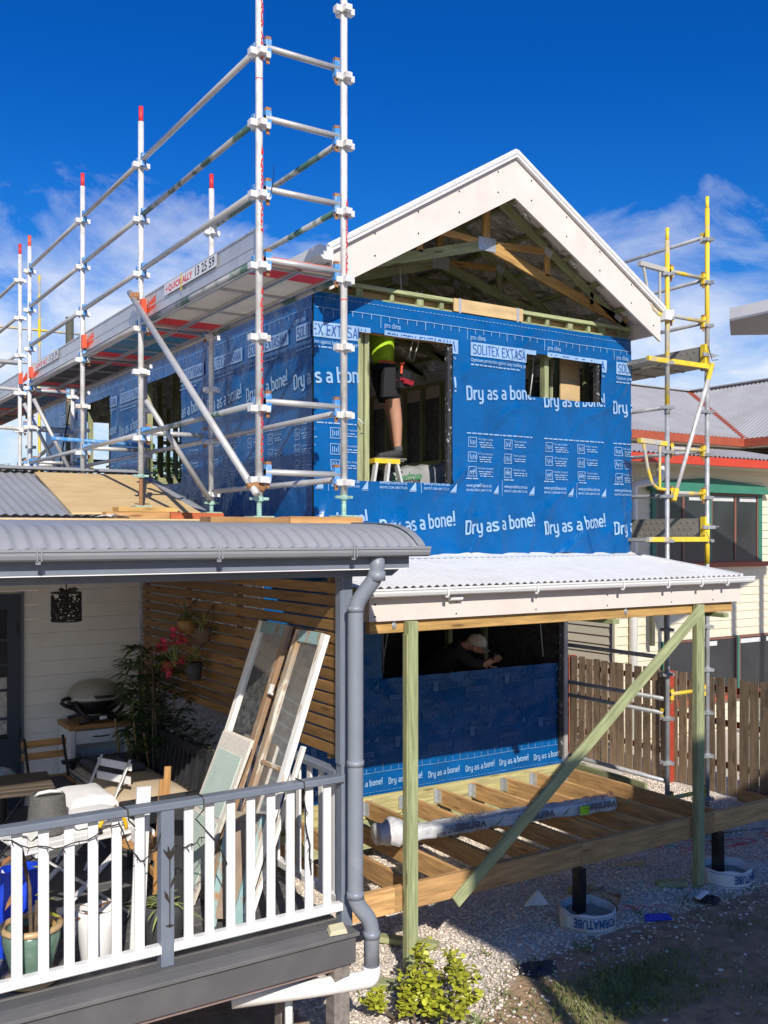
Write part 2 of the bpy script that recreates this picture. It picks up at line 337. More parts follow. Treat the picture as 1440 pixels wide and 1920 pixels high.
m_iron = mat('dark_wire', (0.03, 0.025, 0.02), rough=.6)
m_stump = mat('grey_stump_timber', (0.20, 0.175, 0.155), rough=.85, var=.3, scale=3, stretch=(8, 8, 1), dirt=(.1, .08, .06), dscale=4, damt=.5)

def glass(name, tint, dust):
    m = bpy.data.materials.new(name); m.use_nodes = True; t = m.node_tree; t.nodes.remove(t.nodes['Principled BSDF']); out = t.nodes['Material Output']
    tr = t.nodes.new('ShaderNodeBsdfTransparent'); tr.inputs[0].default_value = (*tint, 1)
    gl = t.nodes.new('ShaderNodeBsdfGlossy'); gl.inputs['Roughness'].default_value = .05
    df = t.nodes.new('ShaderNodeBsdfDiffuse'); df.inputs[0].default_value = (.42, .40, .36, 1)
    fr = t.nodes.new('ShaderNodeFresnel'); fr.inputs[0].default_value = 1.45
    no = t.nodes.new('ShaderNodeTexNoise'); no.inputs['Scale'].default_value = 5; no.inputs['Detail'].default_value = 8
    tcn = t.nodes.new('ShaderNodeTexCoord'); mpn = t.nodes.new('ShaderNodeMapping'); mpn.inputs['Scale'].default_value = (.6, 4, 4)
    t.links.new(tcn.outputs['Object'], mpn.inputs[0]); t.links.new(mpn.outputs[0], no.inputs['Vector'])
    mr = t.nodes.new('ShaderNodeMapRange'); mr.inputs[1].default_value = .35; mr.inputs[2].default_value = .75; mr.inputs[3].default_value = dust * .4; mr.inputs[4].default_value = dust * 1.9
    t.links.new(no.outputs['Fac'], mr.inputs[0])
    m1 = t.nodes.new('ShaderNodeMixShader'); m2 = t.nodes.new('ShaderNodeMixShader')
    t.links.new(fr.outputs[0], m1.inputs[0]); t.links.new(tr.outputs[0], m1.inputs[1]); t.links.new(gl.outputs[0], m1.inputs[2])
    t.links.new(mr.outputs[0], m2.inputs[0]); t.links.new(m1.outputs[0], m2.inputs[1]); t.links.new(df.outputs[0], m2.inputs[2])
    t.links.new(m2.outputs[0], out.inputs[0]); return m
m_glass = glass('dusty_old_glass', (.84, .83, .78), .15)
# ---------------------------------------------------------------- flat print helpers
_TX = {}
def text2d(s, bold=0.0):
    k = (s, bold)
    if k not in _TX:
        c = bpy.data.curves.new('t', 'FONT'); c.body = s; c.size = 1.0; c.offset = bold; c.resolution_u = 2
        o = bpy.data.objects.new('t', c); SC.collection.objects.link(o)
        dg = bpy.context.evaluated_depsgraph_get(); dg.update()
        me = bpy.data.meshes.new_from_object(o.evaluated_get(dg))
        v = np.array([(q.co.x, q.co.y) for q in me.vertices]) if len(me.vertices) else np.zeros((1, 2))
        f = [tuple(p.vertices) for p in me.polygons]
        bpy.data.objects.remove(o); bpy.data.curves.remove(c); bpy.data.meshes.remove(me)
        v[:, 0] -= v[:, 0].min(); _TX[k] = (v, f, v[:, 0].max())
    return _TX[k]
# squared condensed lettering drawn as strokes, the way the membrane is printed
GL = {'D': (.58, [[(.07, .07), (.32, .07), (.43, .18), (.43, .82), (.32, .93), (.07, .93), 0]]), 'r': (.41, [[(.07, 0), (.07, .70)], [(.14, .50), (.19, .63), (.35, .63)]]),
      'y': (.56, [[(.07, .70), (.07, .20), (.16, .08), (.34, .08)], [(.41, .70), (.41, -.10), (.31, -.21), (.08, -.21)]]),
      'a': (.55, [[(.08, .63), (.30, .63), (.41, .53), (.41, 0)], [(.34, .07), (.17, .07), (.08, .14), (.08, .29), (.17, .36), (.34, .36)]]),
      's': (.53, [[(.40, .57), (.33, .63), (.16, .63), (.08, .56), (.08, .45), (.16, .38), (.32, .32), (.40, .25), (.40, .14), (.32, .07), (.14, .07), (.06, .13)]]),
      'b': (.56, [[(.07, 1.02), (.07, 0)], [(.14, .07), (.30, .07), (.41, .17), (.41, .53), (.30, .63), (.14, .63)]]), 'o': (.56, [[(.17, .07), (.31, .07), (.41, .17), (.41, .53), (.31, .63), (.17, .63), (.07, .53), (.07, .17), 0]]),
      'n': (.56, [[(.07, 0), (.07, .70)], [(.14, .58), (.20, .63), (.31, .63), (.41, .53), (.41, 0)]]), 'e': (.55, [[(.40, .13), (.33, .07), (.17, .07), (.07, .17), (.07, .53), (.17, .63), (.31, .63), (.41, .53), (.41, .34), (.14, .34)]]),
      '!': (.2, [[(.07, 1.02), (.07, .27)], [(.07, .14), (.07, 0)]]), 'S': (.54, [[(.42, .85), (.34, .95), (.15, .95), (.06, .86), (.06, .65), (.15, .54), (.33, .46), (.42, .35), (.42, .14), (.33, .05), (.14, .05), (.05, .15)]]),
      'O': (.58, [[(.16, .05), (.34, .05), (.44, .16), (.44, .84), (.34, .95), (.16, .95), (.06, .84), (.06, .16), 0]]), 'L': (.45, [[(.06, 1), (.06, .05), (.38, .05)]]), 'I': (.2, [[(.06, 1), (.06, 0)]]),
      'T': (.5, [[(.0, .95), (.44, .95)], [(.22, .9), (.22, 0)]]), 'E': (.49, [[(.40, .95), (.06, .95), (.06, .05), (.40, .05)], [(.10, .5), (.36, .5)]]), 'X': (.53, [[(.04, 1), (.42, 0)], [(.42, 1), (.04, 0)]]),
      'A': (.53, [[(.03, 0), (.23, .98), (.43, 0)], [(.12, .3), (.34, .3)]]), 'N': (.55, [[(.06, 0), (.06, 1), (.40, 0), (.40, 1)]]), ' ': (.26, [])}
def ribbon(pl, w):
    closed = pl[-1] == 0; p = [Vector(q) for q in (pl[:-1] if closed else pl)]; n = len(p); v = []
    for i in range(n):
        a = p[i] - p[i - 1] if (i > 0 or closed) else p[1] - p[0]; b = p[(i + 1) % n] - p[i] if (i < n - 1 or closed) else a
        a = a.normalized(); b = b.normalized(); m = Vector((-(a.y + b.y), a.x + b.x)); m = m.normalized() if m.length > 1e-6 else Vector((-a.y, a.x))
        k = w / 2 / max(.35, m.dot(Vector((-a.y, a.x)))); v += [p[i] + m * k, p[i] - m * k]
    return v, [(2 * i, 2 * i + 1, (2 * i + 3) % (2 * n), (2 * i + 2) % (2 * n)) for i in range(n if closed else n - 1)]
class Pr:
    def strokes(s, t, x, z, wd, h, rot=0, w=.148, lift=0.003):
        tot = sum(GL[c][0] for c in t) - .08; sx = wd / tot; c, q = math.cos(rot), math.sin(rot); cur = 0; k = 0
        for ch in t:
            for pl in GL[ch][1]:
                if pl[-1] != 0 or True:
                    q0 = pl[:-1] + [pl[0]] if pl[-1] == 0 else pl; q1 = []
                    for a_, b_ in zip(q0, q0[1:]):
                        m_ = max(1, int(math.hypot(b_[0] - a_[0], b_[1] - a_[1]) / .16)); q1 += [(a_[0] + (b_[0] - a_[0]) * i / m_, a_[1] + (b_[1] - a_[1]) * i / m_) for i in range(m_)]
                    q1 = q1 + [0] if pl[-1] == 0 else q1 + [q0[-1]]
                v, f = ribbon(q1, w); k += 1
                s.add([(x + (cur + a.x) * sx * c - a.y * h * q, z + (cur + a.x) * sx * q + a.y * h * c) for a in v], f, lift + .0006 * (k % 2))
            cur += GL[ch][0]
    """flat print laid out in (s, z) on a surface; f maps (s, z, lift) to the place"""
    def __init__(s, f, keep=None): s.f = f; s.keep = keep; s.mb = MB()
    def add(s, v2, fs, lift=0.003):
        lift = lift + .009
        if s.keep:
            fs = [q for q in fs if s.keep(sum(v2[i][0] for i in q) / len(q), sum(v2[i][1] for i in q) / len(q))]
            if not fs: return
        s.mb.add([s.f(a, b, lift) for a, b in v2], fs)
    def text(s, t, x, z, wd=None, h=None, rot=0, bold=0, lift=0.003):
        v, f, w0 = text2d(t, bold)
        sx = (wd / w0) if wd else h * .8
        sz = h if h else sx
        c, q = math.cos(rot), math.sin(rot)
        s.add([(x + a * sx * c - b * sz * q, z + a * sx * q + b * sz * c) for a, b in v], f, lift)
    def rect(s, x0, x1, z0, z1, n=1, lift=0.002, rot=0):
        m = max(1, int((z1 - z0) / .045)); n = max(n, int((x1 - x0) / .05), 1); v = []
        for i in range(n + 1):
            x = x0 + (x1 - x0) * i / n; v += [(x, z0 + (z1 - z0) * j / m) for j in range(m + 1)]
        f = [(i * (m + 1) + j, (i + 1) * (m + 1) + j, (i + 1) * (m + 1) + j + 1, i * (m + 1) + j + 1) for i in range(n) for j in range(m)]
        s.add(v, f, lift)
    def frame(s, x0, x1, z0, z1, t=.007):
        s.rect(x0, x1, z0, z0 + t); s.rect(x0, x1, z1 - t, z1); s.rect(x0, x0 + t, z0 + t, z1 - t); s.rect(x1 - t, x1, z0 + t, z1 - t)
    def words(s, x, z, ln, h=.016, seed=1):
        rr = random.Random(seed); e = x + ln
        while x < e - .02:
            a = min(rr.uniform(.025, .08), e - x); s.rect(x, x + a, z, z + h); x += a + .014

# ---------------------------------------------------------------- ground
def gravel_edge(x):
    if x > 6.2: b = 6.95
    elif x > 4.9: b = 6.1 + (x - 4.9) / 1.3 * .85
    else: b = 6.05
    return b + .22 * noise.noise(Vector((x * 1.7, 3.1, 0))) + .1 * noise.noise(Vector((x * 5, 1, 0)))
def ground_z(x, y):
    return .035 * noise.noise(Vector((x * .8, y * .8, 5))) + .018 * noise.noise(Vector((x * 3, y * 3, 2))) + .008 * noise.noise(Vector((x * 9, y * 9, 2)))
def grassy(x, y):
    return 1 - min(1, math.hypot((x - 6.55) / 1.3, (y - 6.05) / .62)) * 1.0 + .45 * noise.noise(Vector((x * 2.3, y * 2.3, 8)))
xs = np.arange(-3, 14.01, .1); ys = np.arange(3.5, 16.01, .1)
gv = []; ga = []
for y in ys:
    for x in xs:
        gv.append((x, y, ground_z(x, y) if 3.6 < y < 15.8 and -2.9 < x < 13.9 else -.004))
        t = max(0, min(1, (y - gravel_edge(x)) / .25 + .3 * noise.noise(Vector((x * 4, y * 4, 1))))) if x > 3.9 else 0
        ga.append((t, max(0, grassy(x, y)), 1 if x < 3.8 else 0, 1))
nx = len(xs)
gf = [(j * nx + i, j * nx + i + 1, (j + 1) * nx + i + 1, (j + 1) * nx + i) for j in range(len(ys) - 1) for i in range(nx - 1)]
# the sheet carries on to the horizon
n0 = len(gv); B = 900
gv += [(-B, -B, -.004), (B, -B, -.004), (B, B, -.004), (-B, B, -.004)]
c00, c10, c11, c01 = 0, nx - 1, len(ys) * nx - 1, (len(ys) - 1) * nx
gf += [(n0, n0 + 1, c10, c00), (n0 + 1, n0 + 2, c11, c10), (n0 + 2, n0 + 3, c01, c11), (n0 + 3, n0, c00, c01)]
ga += [(.65, .25, 0, 1)] * 4  # unseen far ground set paler to bounce more light
gm = mat('earth', (0.35, 0.225, 0.135), rough=.95, var=.4, scale=7, bump=.9, bscale=22, rnd=0, bdist=.03, dirt=(.36, .29, .21), dscale=2.5, damt=.6)
t = gm.node_tree; P = t.nodes['Principled BSDF']; at = t.nodes.new('ShaderNodeAttribute'); at.attribute_name = 'kinds'
ss = t.nodes.new('ShaderNodeSeparateColor'); t.links.new(at.outputs['Color'], ss.inputs[0])
src = P.inputs['Base Color'].links[0].from_socket
m1 = t.nodes.new('ShaderNodeMix'); m1.data_type = 'RGBA'; t.links.new(ss.outputs[0], m1.inputs[0]); t.links.new(src, m1.inputs[6]); m1.inputs[7].default_value = (.62, .56, .49, 1)
m2 = t.nodes.new('ShaderNodeMix'); m2.data_type = 'RGBA'; t.links.new(ss.outputs[1], m2.inputs[0]); t.links.new(m1.outputs[2], m2.inputs[6]); m2.inputs[7].default_value = (.15, .185, .06, 1)
t.links.new(m2.outputs[2], P.inputs['Base Color'])
gme = mesh('ground', gv, gf, gm, True)
ca = gme.color_attributes.new('kinds', 'FLOAT_COLOR', 'POINT'); ca.data.foreach_set('color', np.array(ga, dtype=np.float32).ravel())
tag(link(bpy.data.objects.new('ground', gme)), kind='structure')

b = MB(); b.box(-7, 1.7, -2.9, 4.7, -.05, .03); tag(b.build('bounce_slab', mat('bounce_concrete', (.50, .47, .42), rough=.85, var=.1, scale=2, dirt=(.35, .31, .26), dscale=1)), kind='structure')  # unseen pale slab added to bounce light into the veranda
# gravel: loose stones in one object
def stones(n, region, smin, smax, seed):
    rg = np.random.default_rng(seed)
    a = (1 + 5 ** .5) / 2
    iv = np.array([(-1, a, 0), (1, a, 0), (-1, -a, 0), (1, -a, 0), (0, -1, a), (0, 1, a), (0, -1, -a), (0, 1, -a), (a, 0, -1), (a, 0, 1), (-a, 0, -1), (-a, 0, 1)]) / 1.9
    it = np.array([(0, 11, 5), (0, 5, 1), (0, 1, 7), (0, 7, 10), (0, 10, 11), (1, 5, 9), (5, 11, 4), (11, 10, 2), (10, 7, 6), (7, 1, 8), (3, 9, 4), (3, 4, 2), (3, 2, 6), (3, 6, 8), (3, 8, 9), (4, 9, 5), (2, 4, 11), (6, 2, 10), (8, 6, 7), (9, 8, 1)])
    pts = [region(rg) for _ in range(n)]; pts = np.array([p for p in pts if p is not None]); n = len(pts)
    V = iv[None] * (1 + rg.uniform(-.3, .3, (n, 12, 1)))
    V = V * (rg.uniform(.55, 1, (n, 1, 3)))
    th = rg.uniform(0, 6.28, n); c, s = np.cos(th), np.sin(th)
    X = V[..., 0] * c[:, None] - V[..., 1] * s[:, None]; Y = V[..., 0] * s[:, None] + V[..., 1] * c[:, None]
    V = np.stack([X, Y, V[..., 2] * .55], -1) * (smin + (smax - smin) * rg.random(n)[:, None, None] ** 2.2)
    V = V + pts[:, None]
    F = it[None] + (np.arange(n) * 12)[:, None, None]
    me = bpy.data.meshes.new('gravel'); me.vertices.add(n * 12); me.vertices.foreach_set('co', V.astype(np.float32).ravel())
    k = n * 20; me.loops.add(k * 3); me.loops.foreach_set('vertex_index', F.astype(np.int32).ravel())
    me.polygons.add(k); me.polygons.foreach_set('loop_start', np.arange(0, k * 3, 3, dtype=np.int32))
    me.update(); me.validate()
    sh = np.repeat(rg.uniform(.62, 1.12, n), 12); tint = np.repeat(rg.uniform(-.05, .06, n), 12)
    col = np.stack([sh * (1 + tint), sh, sh * (1 - tint), np.ones_like(sh)], -1).astype(np.float32)
    q = me.color_attributes.new('shade', 'FLOAT_COLOR', 'POINT'); q.data.foreach_set('color', col.ravel())
    return me
m_stone = mat('gravel_stone', (0.78, 0.68, 0.575), rough=.85, var=.15, scale=30, rnd=0)
t = m_stone.node_tree; P = t.nodes['Principled BSDF']; at = t.nodes.new('ShaderNodeAttribute'); at.attribute_name = 'shade'
mm = t.nodes.new('ShaderNodeMix'); mm.data_type = 'RGBA'; mm.blend_type = 'MULTIPLY'; mm.inputs[0].default_value = 1
t.links.new(P.inputs['Base Color'].links[0].from_socket, mm.inputs[6]); t.links.new(at.outputs['Color'], mm.inputs[7]); t.links.new(mm.outputs[2], P.inputs['Base Color'])
def reg_gravel(rg):
    x = rg.uniform(3.85, 12.4); y = rg.uniform(5.8, 11.6)
    d = y - gravel_edge(x)
    if d < -.45 or (d < 0 and rg.random() > .16) or (d < .35 and rg.random() > .6): return None
    return (x, y, ground_z(x, y) + rg.uniform(.0, .016))
gme = stones(62000, reg_gravel, .0135, .029, 3); gme.materials.append(m_stone)
tag(link(bpy.data.objects.new('gravel', gme)), kind='stuff')
def reg_pebble(rg):
    x = rg.uniform(3.9, 11.5); y = rg.uniform(4.8, 7.0)
    return (x, y, ground_z(x, y) + .004) if rg.random() < (.9 if x < 6 else .35) else None
gme = stones(900, reg_pebble, .010, .035, 5); gme.materials.append(m_stone)
tag(link(bpy.data.objects.new('pebbles', gme)), kind='stuff')
# grass blades
rg = random.Random(5); g = MB()
for i in range(15000):
    x = rg.uniform(3.9, 9.0); y = rg.uniform(4.9, 7.3)
    q = grassy(x, y)
    if rg.random() > q * 1.3 + (.10 if x < 6 and y < 6.5 else .0): continue
    z = ground_z(x, y); h = rg.uniform(.025, .085); a = rg.uniform(0, 6.28); b = rg.uniform(.2, 1.0) * h; wv = .0045
    dx, dy = math.cos(a), math.sin(a)
    g.add([(x - dy * wv, y + dx * wv, z), (x + dy * wv, y - dx * wv, z), (x + dx * b * .4 + dy * wv * .7, y + dy * b * .4 - dx * wv * .7, z + h * .7), (x + dx * b, y + dy * b, z + h)], [(0, 1, 2), (0, 2, 3)])
m_grass = mat('grass_blade', (0.15, 0.18, 0.05), rough=.6, var=.4, scale=3, rnd=0, dirt=(.34, .28, .14), dscale=2.5, damt=.75)
tag(g.build('grass', m_grass), kind='stuff')
# dry litter under the veranda edge
g = MB()
for i in range(1500):
    x = rg.uniform(.9, 5.2); y = rg.uniform(5.0, 7.0) if x < 3.8 else rg.uniform(5.0, 6.6)
    z = ground_z(x, y) + rg.uniform(.004, .05) * (1.5 if x < 3.8 else .5); a = rg.uniform(0, 6.28); l = rg.uniform(.02, .11); wv = rg.uniform(.004, .016)
    dx, dy = math.cos(a), math.sin(a); k = rg.uniform(-.03, .03)
    g.add([(x, y, z), (x + dx * l / 2 - dy * wv, y + dy * l / 2 + dx * wv, z + k), (x + dx * l, y + dy * l, z + k * .5), (x + dx * l / 2 + dy * wv, y + dy * l / 2 - dx * wv, z + k)], [(0, 1, 2, 3)])
tag(g.build('leaf_litter', mat('dry_litter', (.20, .13, .075), rough=.9, var=.5, scale=15, rnd=0)), kind='stuff')

# ---------------------------------------------------------------- the house being built
EX = thing('house_extension', 'gabled two storey timber house frame wrapped in printed blue membrane', 'house', (7.3, 9, 0))
def fold(s, z):
    e = min(1, abs(s) / .12)
    lo = 1 + .9 * max(0, min(1, (4.9 - z) / .8))
    h = .013 * noise.noise(Vector((s * 2.6, z * .55, 1.3))) + .007 * noise.noise(Vector((s * 6.5 + z * 2.2, z * 1.6, 7))) + .0022 * noise.noise(Vector((s * 11 - z * 5, z * 4, 3)))
    d = noise.noise(Vector((s * 2.0 - z * 1.5, z * 1.2, 4.4)))
    h += .018 * max(0, 1 - abs(d) * 4.5) ** 2 * (.6 + .6 * noise.noise(Vector((s, z, 9))))
    d2 = noise.noise(Vector((s * 1.3 + z * .9, z * .8 - s * .3, 14.4)))
    h += .016 * (lo - .75) * max(0, 1 - abs(d2) * 5) ** 2
    if s > 3.9: h += .022 * min(1, (s - 3.9) / .6) * max(0, min(1, (5.6 - z) / 1.2)) * (.5 + noise.noise(Vector((s * 5.5, z * .5, 21)))) * min(1, max(0, (4.72 - s) / .1))
    return (h * lo * 1.25 + .014) * e
XW = 4.94
def on_front(s, z, l=0): return (XW + s, 8.988 - fold(s, z) - l, z)
def on_side(s, z, l=0): return (XW - .012 - .5 * fold(s, z) - l, 9 - s, z)
def inhole(s, z, holes, e=0):
    return any(a - e < s < b + e and c - e < z < d + e for a, b, c, d in holes)
def wrapmesh(name, s0, s1, z0, z1, step, holes, f, rag=0):
    ss = sorted(set([round(x, 4) for x in np.arange(s0, s1, step)] + [s1] + [h[i] for h in holes for i in (0, 1)]))
    zz = sorted(set([round(x, 4) for x in np.arange(z0, z1, step)] + [z1] + [h[i] for h in holes for i in (2, 3)]))
    v = []
    for j, z in enumerate(zz):
        for s in ss:
            q = z
            if j == 0 and rag: q = z + rag * noise.noise(Vector((s * 1.6, 0, 2)))
            v.append(f(s, q))
    n = len(ss); fs = []
    for j in range(len(zz) - 1):
        for i in range(n - 1):
            if inhole((ss[i] + ss[i + 1]) / 2, (zz[j] + zz[j + 1]) / 2, holes): continue
            fs.append((j * n + i, j * n + i + 1, (j + 1) * n + i + 1, (j + 1) * n + i))
    m = MB(); m.add(v, fs); return m
HF = [(.53, 1.81, 4.59, 6.205), (2.90, 4.17, 5.685, 6.215)]
HS = [(-5.15, -3.69, 4.72, 6.25), (-8.17, -6.82, 4.72, 6.29)]
wf = wrapmesh('front', 0, 4.72, 3.775, 6.56, .03, HF, on_front, .05).build('wall_wrap', m_wrap, EX, True)
wf['label'] = 'sunlit blue membrane on the gable end wall'
wsd = wrapmesh('side', -11.0, 0, 3.8, 6.56, .07, HS, on_side).build('wall_wrap', m_wrap, EX, True)
wsd['label'] = 'blue membrane along the scaffolded side wall'
def pattern(p, pb, s0, fine, lo=True):
    z = 6.395
    n = 10; d = 1.19 / n
    p.rect(s0, s0 + 1.19, z, z + .006, 24)
    for i in range(n):
        l = .13 if i == 0 else (.09 if i == 5 else .055)
        p.rect(s0 + i * d, s0 + i * d + .007, z - l, z)
    for i in range(22): p.rect(s0 + i * .0541, s0 + i * .0541 + .035, 6.505, 6.510)
    p.text('pro clima', s0 + .05, 6.275, wd=.22, h=.085, bold=.01)
    p.rect(s0 + .05, s0 + 1.06, 6.085, 6.245, 26)
    pb.strokes('SOLITEX EXTASANA', s0 + .08, 6.108, .94, .115, 0, .10, .005)
    p.text('Optimum protection against leaky building syndrome', s0 + .05, 6.02, wd=.98, h=.06, bold=.012)
    p.words(s0 + .05, 5.975, .75, .017, 3)
    p.strokes('Dry as a bone!', s0, 5.565, 1.04, .168, R(4.6))
    p.words(s0, 5.18, 1.03, .015, 5)
    hd = ['Very high durability', 'Water resistant', 'UV protection', 'Thermostable', 'Humidity transport', 'Safe indoor climate']
    for r_ in range(3):
        for c_ in range(2):
            x = s0 + .02 + c_ * .54; zc = 5.085 - r_ * .17
            p.frame(x, x + .12, zc - .058, zc + .058)
            rr = random.Random(r_ * 2 + c_)
            for q in range(4): p.rect(x + .025 + q * .022, x + .033 + q * .022, zc - .04 + rr.random() * .02, zc + .01 + rr.random() * .03)
            if r_ == 2: p.rect(x + .02, x + .1, zc - .004, zc + .004)
            if fine: p.text(hd[r_ * 2 + c_], x + .14, zc + .028, wd=.2 if c_ else .23, h=.038)
            else: p.words(x + .14, zc + .03, .22, .02, 4)
            for q in range(2 + (c_ == 0)): p.words(x + .155 + .01 * q, zc - .005 - q * .026, .17 + .05 * rr.random(), .011, q + r_)
    p.words(s0, 4.655, .16, .014, 2); p.words(s0 + .56, 4.655, .15, .014, 2)
    p.rect(s0 + .53, s0 + .535, 4.47, 4.66)
    for x, u, wd in ((s0, 'www.proclima.co.nz', .36), (s0 + .56, 'www.proclima.com.au', .37)):
        p.text(u, x, 4.565, wd=wd, h=.06, bold=.014); p.text('0800 PRO CLIMA (0800 776 254)', x, 4.515, wd=wd, h=.038, bold=.014)
        xx = x + wd + .03
        p.add([(xx, 4.50), (xx + .085, 4.50), (xx + .085, 4.60)], [(0, 1, 2)]); p.rect(xx, xx + .085, 4.487, 4.493)
        p.mb.f = p.mb.f
    if lo: p.strokes('Dry as a bone!', s0, 4.005, 1.04, .168, R(6.0))
pf = Pr(on_front, lambda s, z: 0.0 < s < 4.715 and z > 3.78 and not inhole(s, z, HF)); pfb = Pr(on_front, pf.keep)
ps = Pr(on_side, lambda s, z: -10.9 < s < 0 and not inhole(s, z, HS)); psb = Pr(on_side, ps.keep)
for k in range(-2, 3): pattern(pf, pfb, 2.003 + 1.19 * k, True)
for k in range(-10, -1): pattern(ps, psb, 2.003 + 1.19 * k, k > -4, False)
pf.mb.build('printing', m_print, wf)['kind'] = 'stuff'; pfb.mb.build('lettering', m_printb, wf)['kind'] = 'stuff'
ps.mb.build('printing', m_print, wsd)['kind'] = 'stuff'; psb.mb.build('lettering', m_printb, wsd)['kind'] = 'stuff'
# far walls, closed to the weather
b = MB(); b.box(9.62, 9.66, 9.01, 20, 3.74, 6.56); o = b.build('wall_wrap', m_wrap, EX); o['label'] = 'blue membrane on the far side wall'
b = MB(); b.box(9.585, 9.615, 9.05, 20, 3.9, 6.30); b.build('wall_lining', m_dark, EX)['label'] = 'black crinkled lining inside the far wall'
b = MB(); b.box(9.585, 9.615, 9.05, 20, 6.302, 6.6); b.build('eave_board', m_prime, EX)
y = 9.13
while y < 20:
    timber('stud', (9.54, y, 3.96), (9.54, y, 6.5), .045, .09, m_greend, EX, up=(1, 0, 0)); y += .55
b = MB(); b.bar((9.54, 9.1, 5.2), (9.54, 20, 5.2), .045, .09); b.bar((9.53, 9.1, 6.52), (9.53, 20, 6.52), .09, .045); fixn(b.build('nogging_row', m_greend, EX))
y = 9.35
for y in (9.02, 10.2, 11.4, 12.55, 14.2, 15.0, 15.7, 17.25, 18.3, 19.4):
    timber('stud', (5.02, y + .05, 3.96), (5.02, y + .05, 6.5), .045, .09, m_greend, EX, up=(1, 0, 0))
b = MB(); b.box(4.97, 5.08, 12.6, 14.25, 4.62, 4.71); b.box(4.97, 5.08, 15.7, 17.3, 4.62, 4.71); b.build('window_sill_plate', m_greend, EX)
for x in np.arange(5.1, 9.6, .55):
    timber('stud', (x, 19.95, 3.96), (x, 19.95, 6.5), .045, .09, m_greend, EX, up=(0, 1, 0))
b = MB(); b.box(5, 9.6, 19.9, 20, 4.72, 4.78); b.box(5, 9.6, 19.9, 20, 5.5, 5.55); b.build('back_wall_rail', m_greend, EX)
b = MB(); b.box(5, 9.58, 9.1, 20.0, 3.8, 3.95); b.box(4.96, 9.64, 9.02, 10.25, 3.60, 3.79); b.build('upper_floor', mat('floor_sheet', (.50, .38, .24), rough=.8), EX)
b = MB(); b.box(7.6, 9.4, 17.9, 18.0, 4.75, 5.6); b.build('inner_lining', m_dark, EX)
for x, y in ((5.6, 15.4), (5.62, 14.75), (5.9, 15.2), (6.5, 15.25), (7.1, 16.8), (7.7, 17.0), (8.4, 17.2), (6.2, 18.5), (6.9, 18.5)): timber('stud', (x, y, 3.96), (x, y, 6.5), .07, .045, m_greend, EX, up=(0, 1, 0))
timber('nogging', (5.5, 15.2, 4.88), (6.9, 15.3, 4.88), .05, .10, m_greend, EX); timber('nogging', (5.6, 15.2, 5.5), (7.0, 15.3, 5.5), .05, .06, m_greend, EX)
# front wall framing seen at the openings
timber('stud', (5.50, 9.06, 4.0), (5.50, 9.06, 6.56), .09, .06, m_greend, EX, up=(0, 1, 0))
timber('stud', (5.575, 9.14, 4.0), (5.575, 9.14, 6.56), .075, .10, m_greend, EX, up=(0, 1, 0)); timber('stud', (5.66, 9.13, 4.0), (5.66, 9.13, 6.56), .06, .09, m_greend, EX, up=(0, 1, 0))
timber('sill', (5.56, 9.07, 4.565), (6.75, 9.07, 4.565), .1, .045, m_greend, EX)
timber('lintel', (5.47, 9.07, 6.25), (6.9, 9.07, 6.25), .06, .09, m_block, EX)
m_edge = mat('wrap_edge', (.03, .03, .033), rough=.5, col2=(.5, .5, .5), thr=(.6, .66), scale=26, stretch=(1, 1, .8), rnd=0)
b = MB(); b.box(6.69, 6.745, 8.995, 9.05, 4.6, 6.2); b.build('folded_wrap_edge', m_edge, EX); b = MB(); b.box(9.05, 9.105, 8.995, 9.05, 5.69, 6.21); b.build('folded_wrap_edge', m_edge, EX)
b = MB(); b.box(8.72, 9.06, 9.3, 9.32, 5.5, 6.4); b.build('plywood_lining', m_ply, EX)
timber('stud', (8.28, 9.12, 5.0), (8.28, 9.12, 6.5), .07, .09, m_greend, EX, up=(0, 1, 0))
timber('stud', (8.62, 9.4, 5.0), (8.62, 9.4, 6.5), .05, .09, m_greend, EX, up=(0, 1, 0))
timber('stud', (8.9, 9.4, 5.0), (8.9, 9.4, 6.5), .05, .09, m_greend, EX, up=(0, 1, 0))
# plates above the wrap
timber('top_plate', (4.95, 9.035, 6.70), (9.65, 9.035, 6.70), .09, .045, m_green, EX)
timber('top_plate', (4.95, 9.06, 6.575), (9.65, 9.06, 6.575), .07, .04, m_green, EX)
for x in (5.0, 5.28, 5.52, 5.95, 6.33, 6.63, 7.95, 8.25, 8.63, 8.95, 9.2, 9.5):
    timber('block', (x, 9.05, 6.59), (x, 9.05, 6.68), .09 if x in (5.52, 6.33, 8.63, 9.2) else .05, .06, m_green, EX, up=(0, 1, 0))
b = MB(); b.box(6.76, 7.80, 8.968, 8.985, 6.575, 6.725); b.build('plywood_lintel', m_ply, EX)
b = MB(); b.box(6.83, 6.86, 8.962, 8.967, 6.56, 6.73); b.box(7.70, 7.73, 8.962, 8.967, 6.56, 6.73); b.build('steel_strap', m_nail, EX)
b = MB(); b.box(5.0, 9.6, 9.12, 9.14, 6.56, 6.68); b.build('backing_board', m_ply, EX)
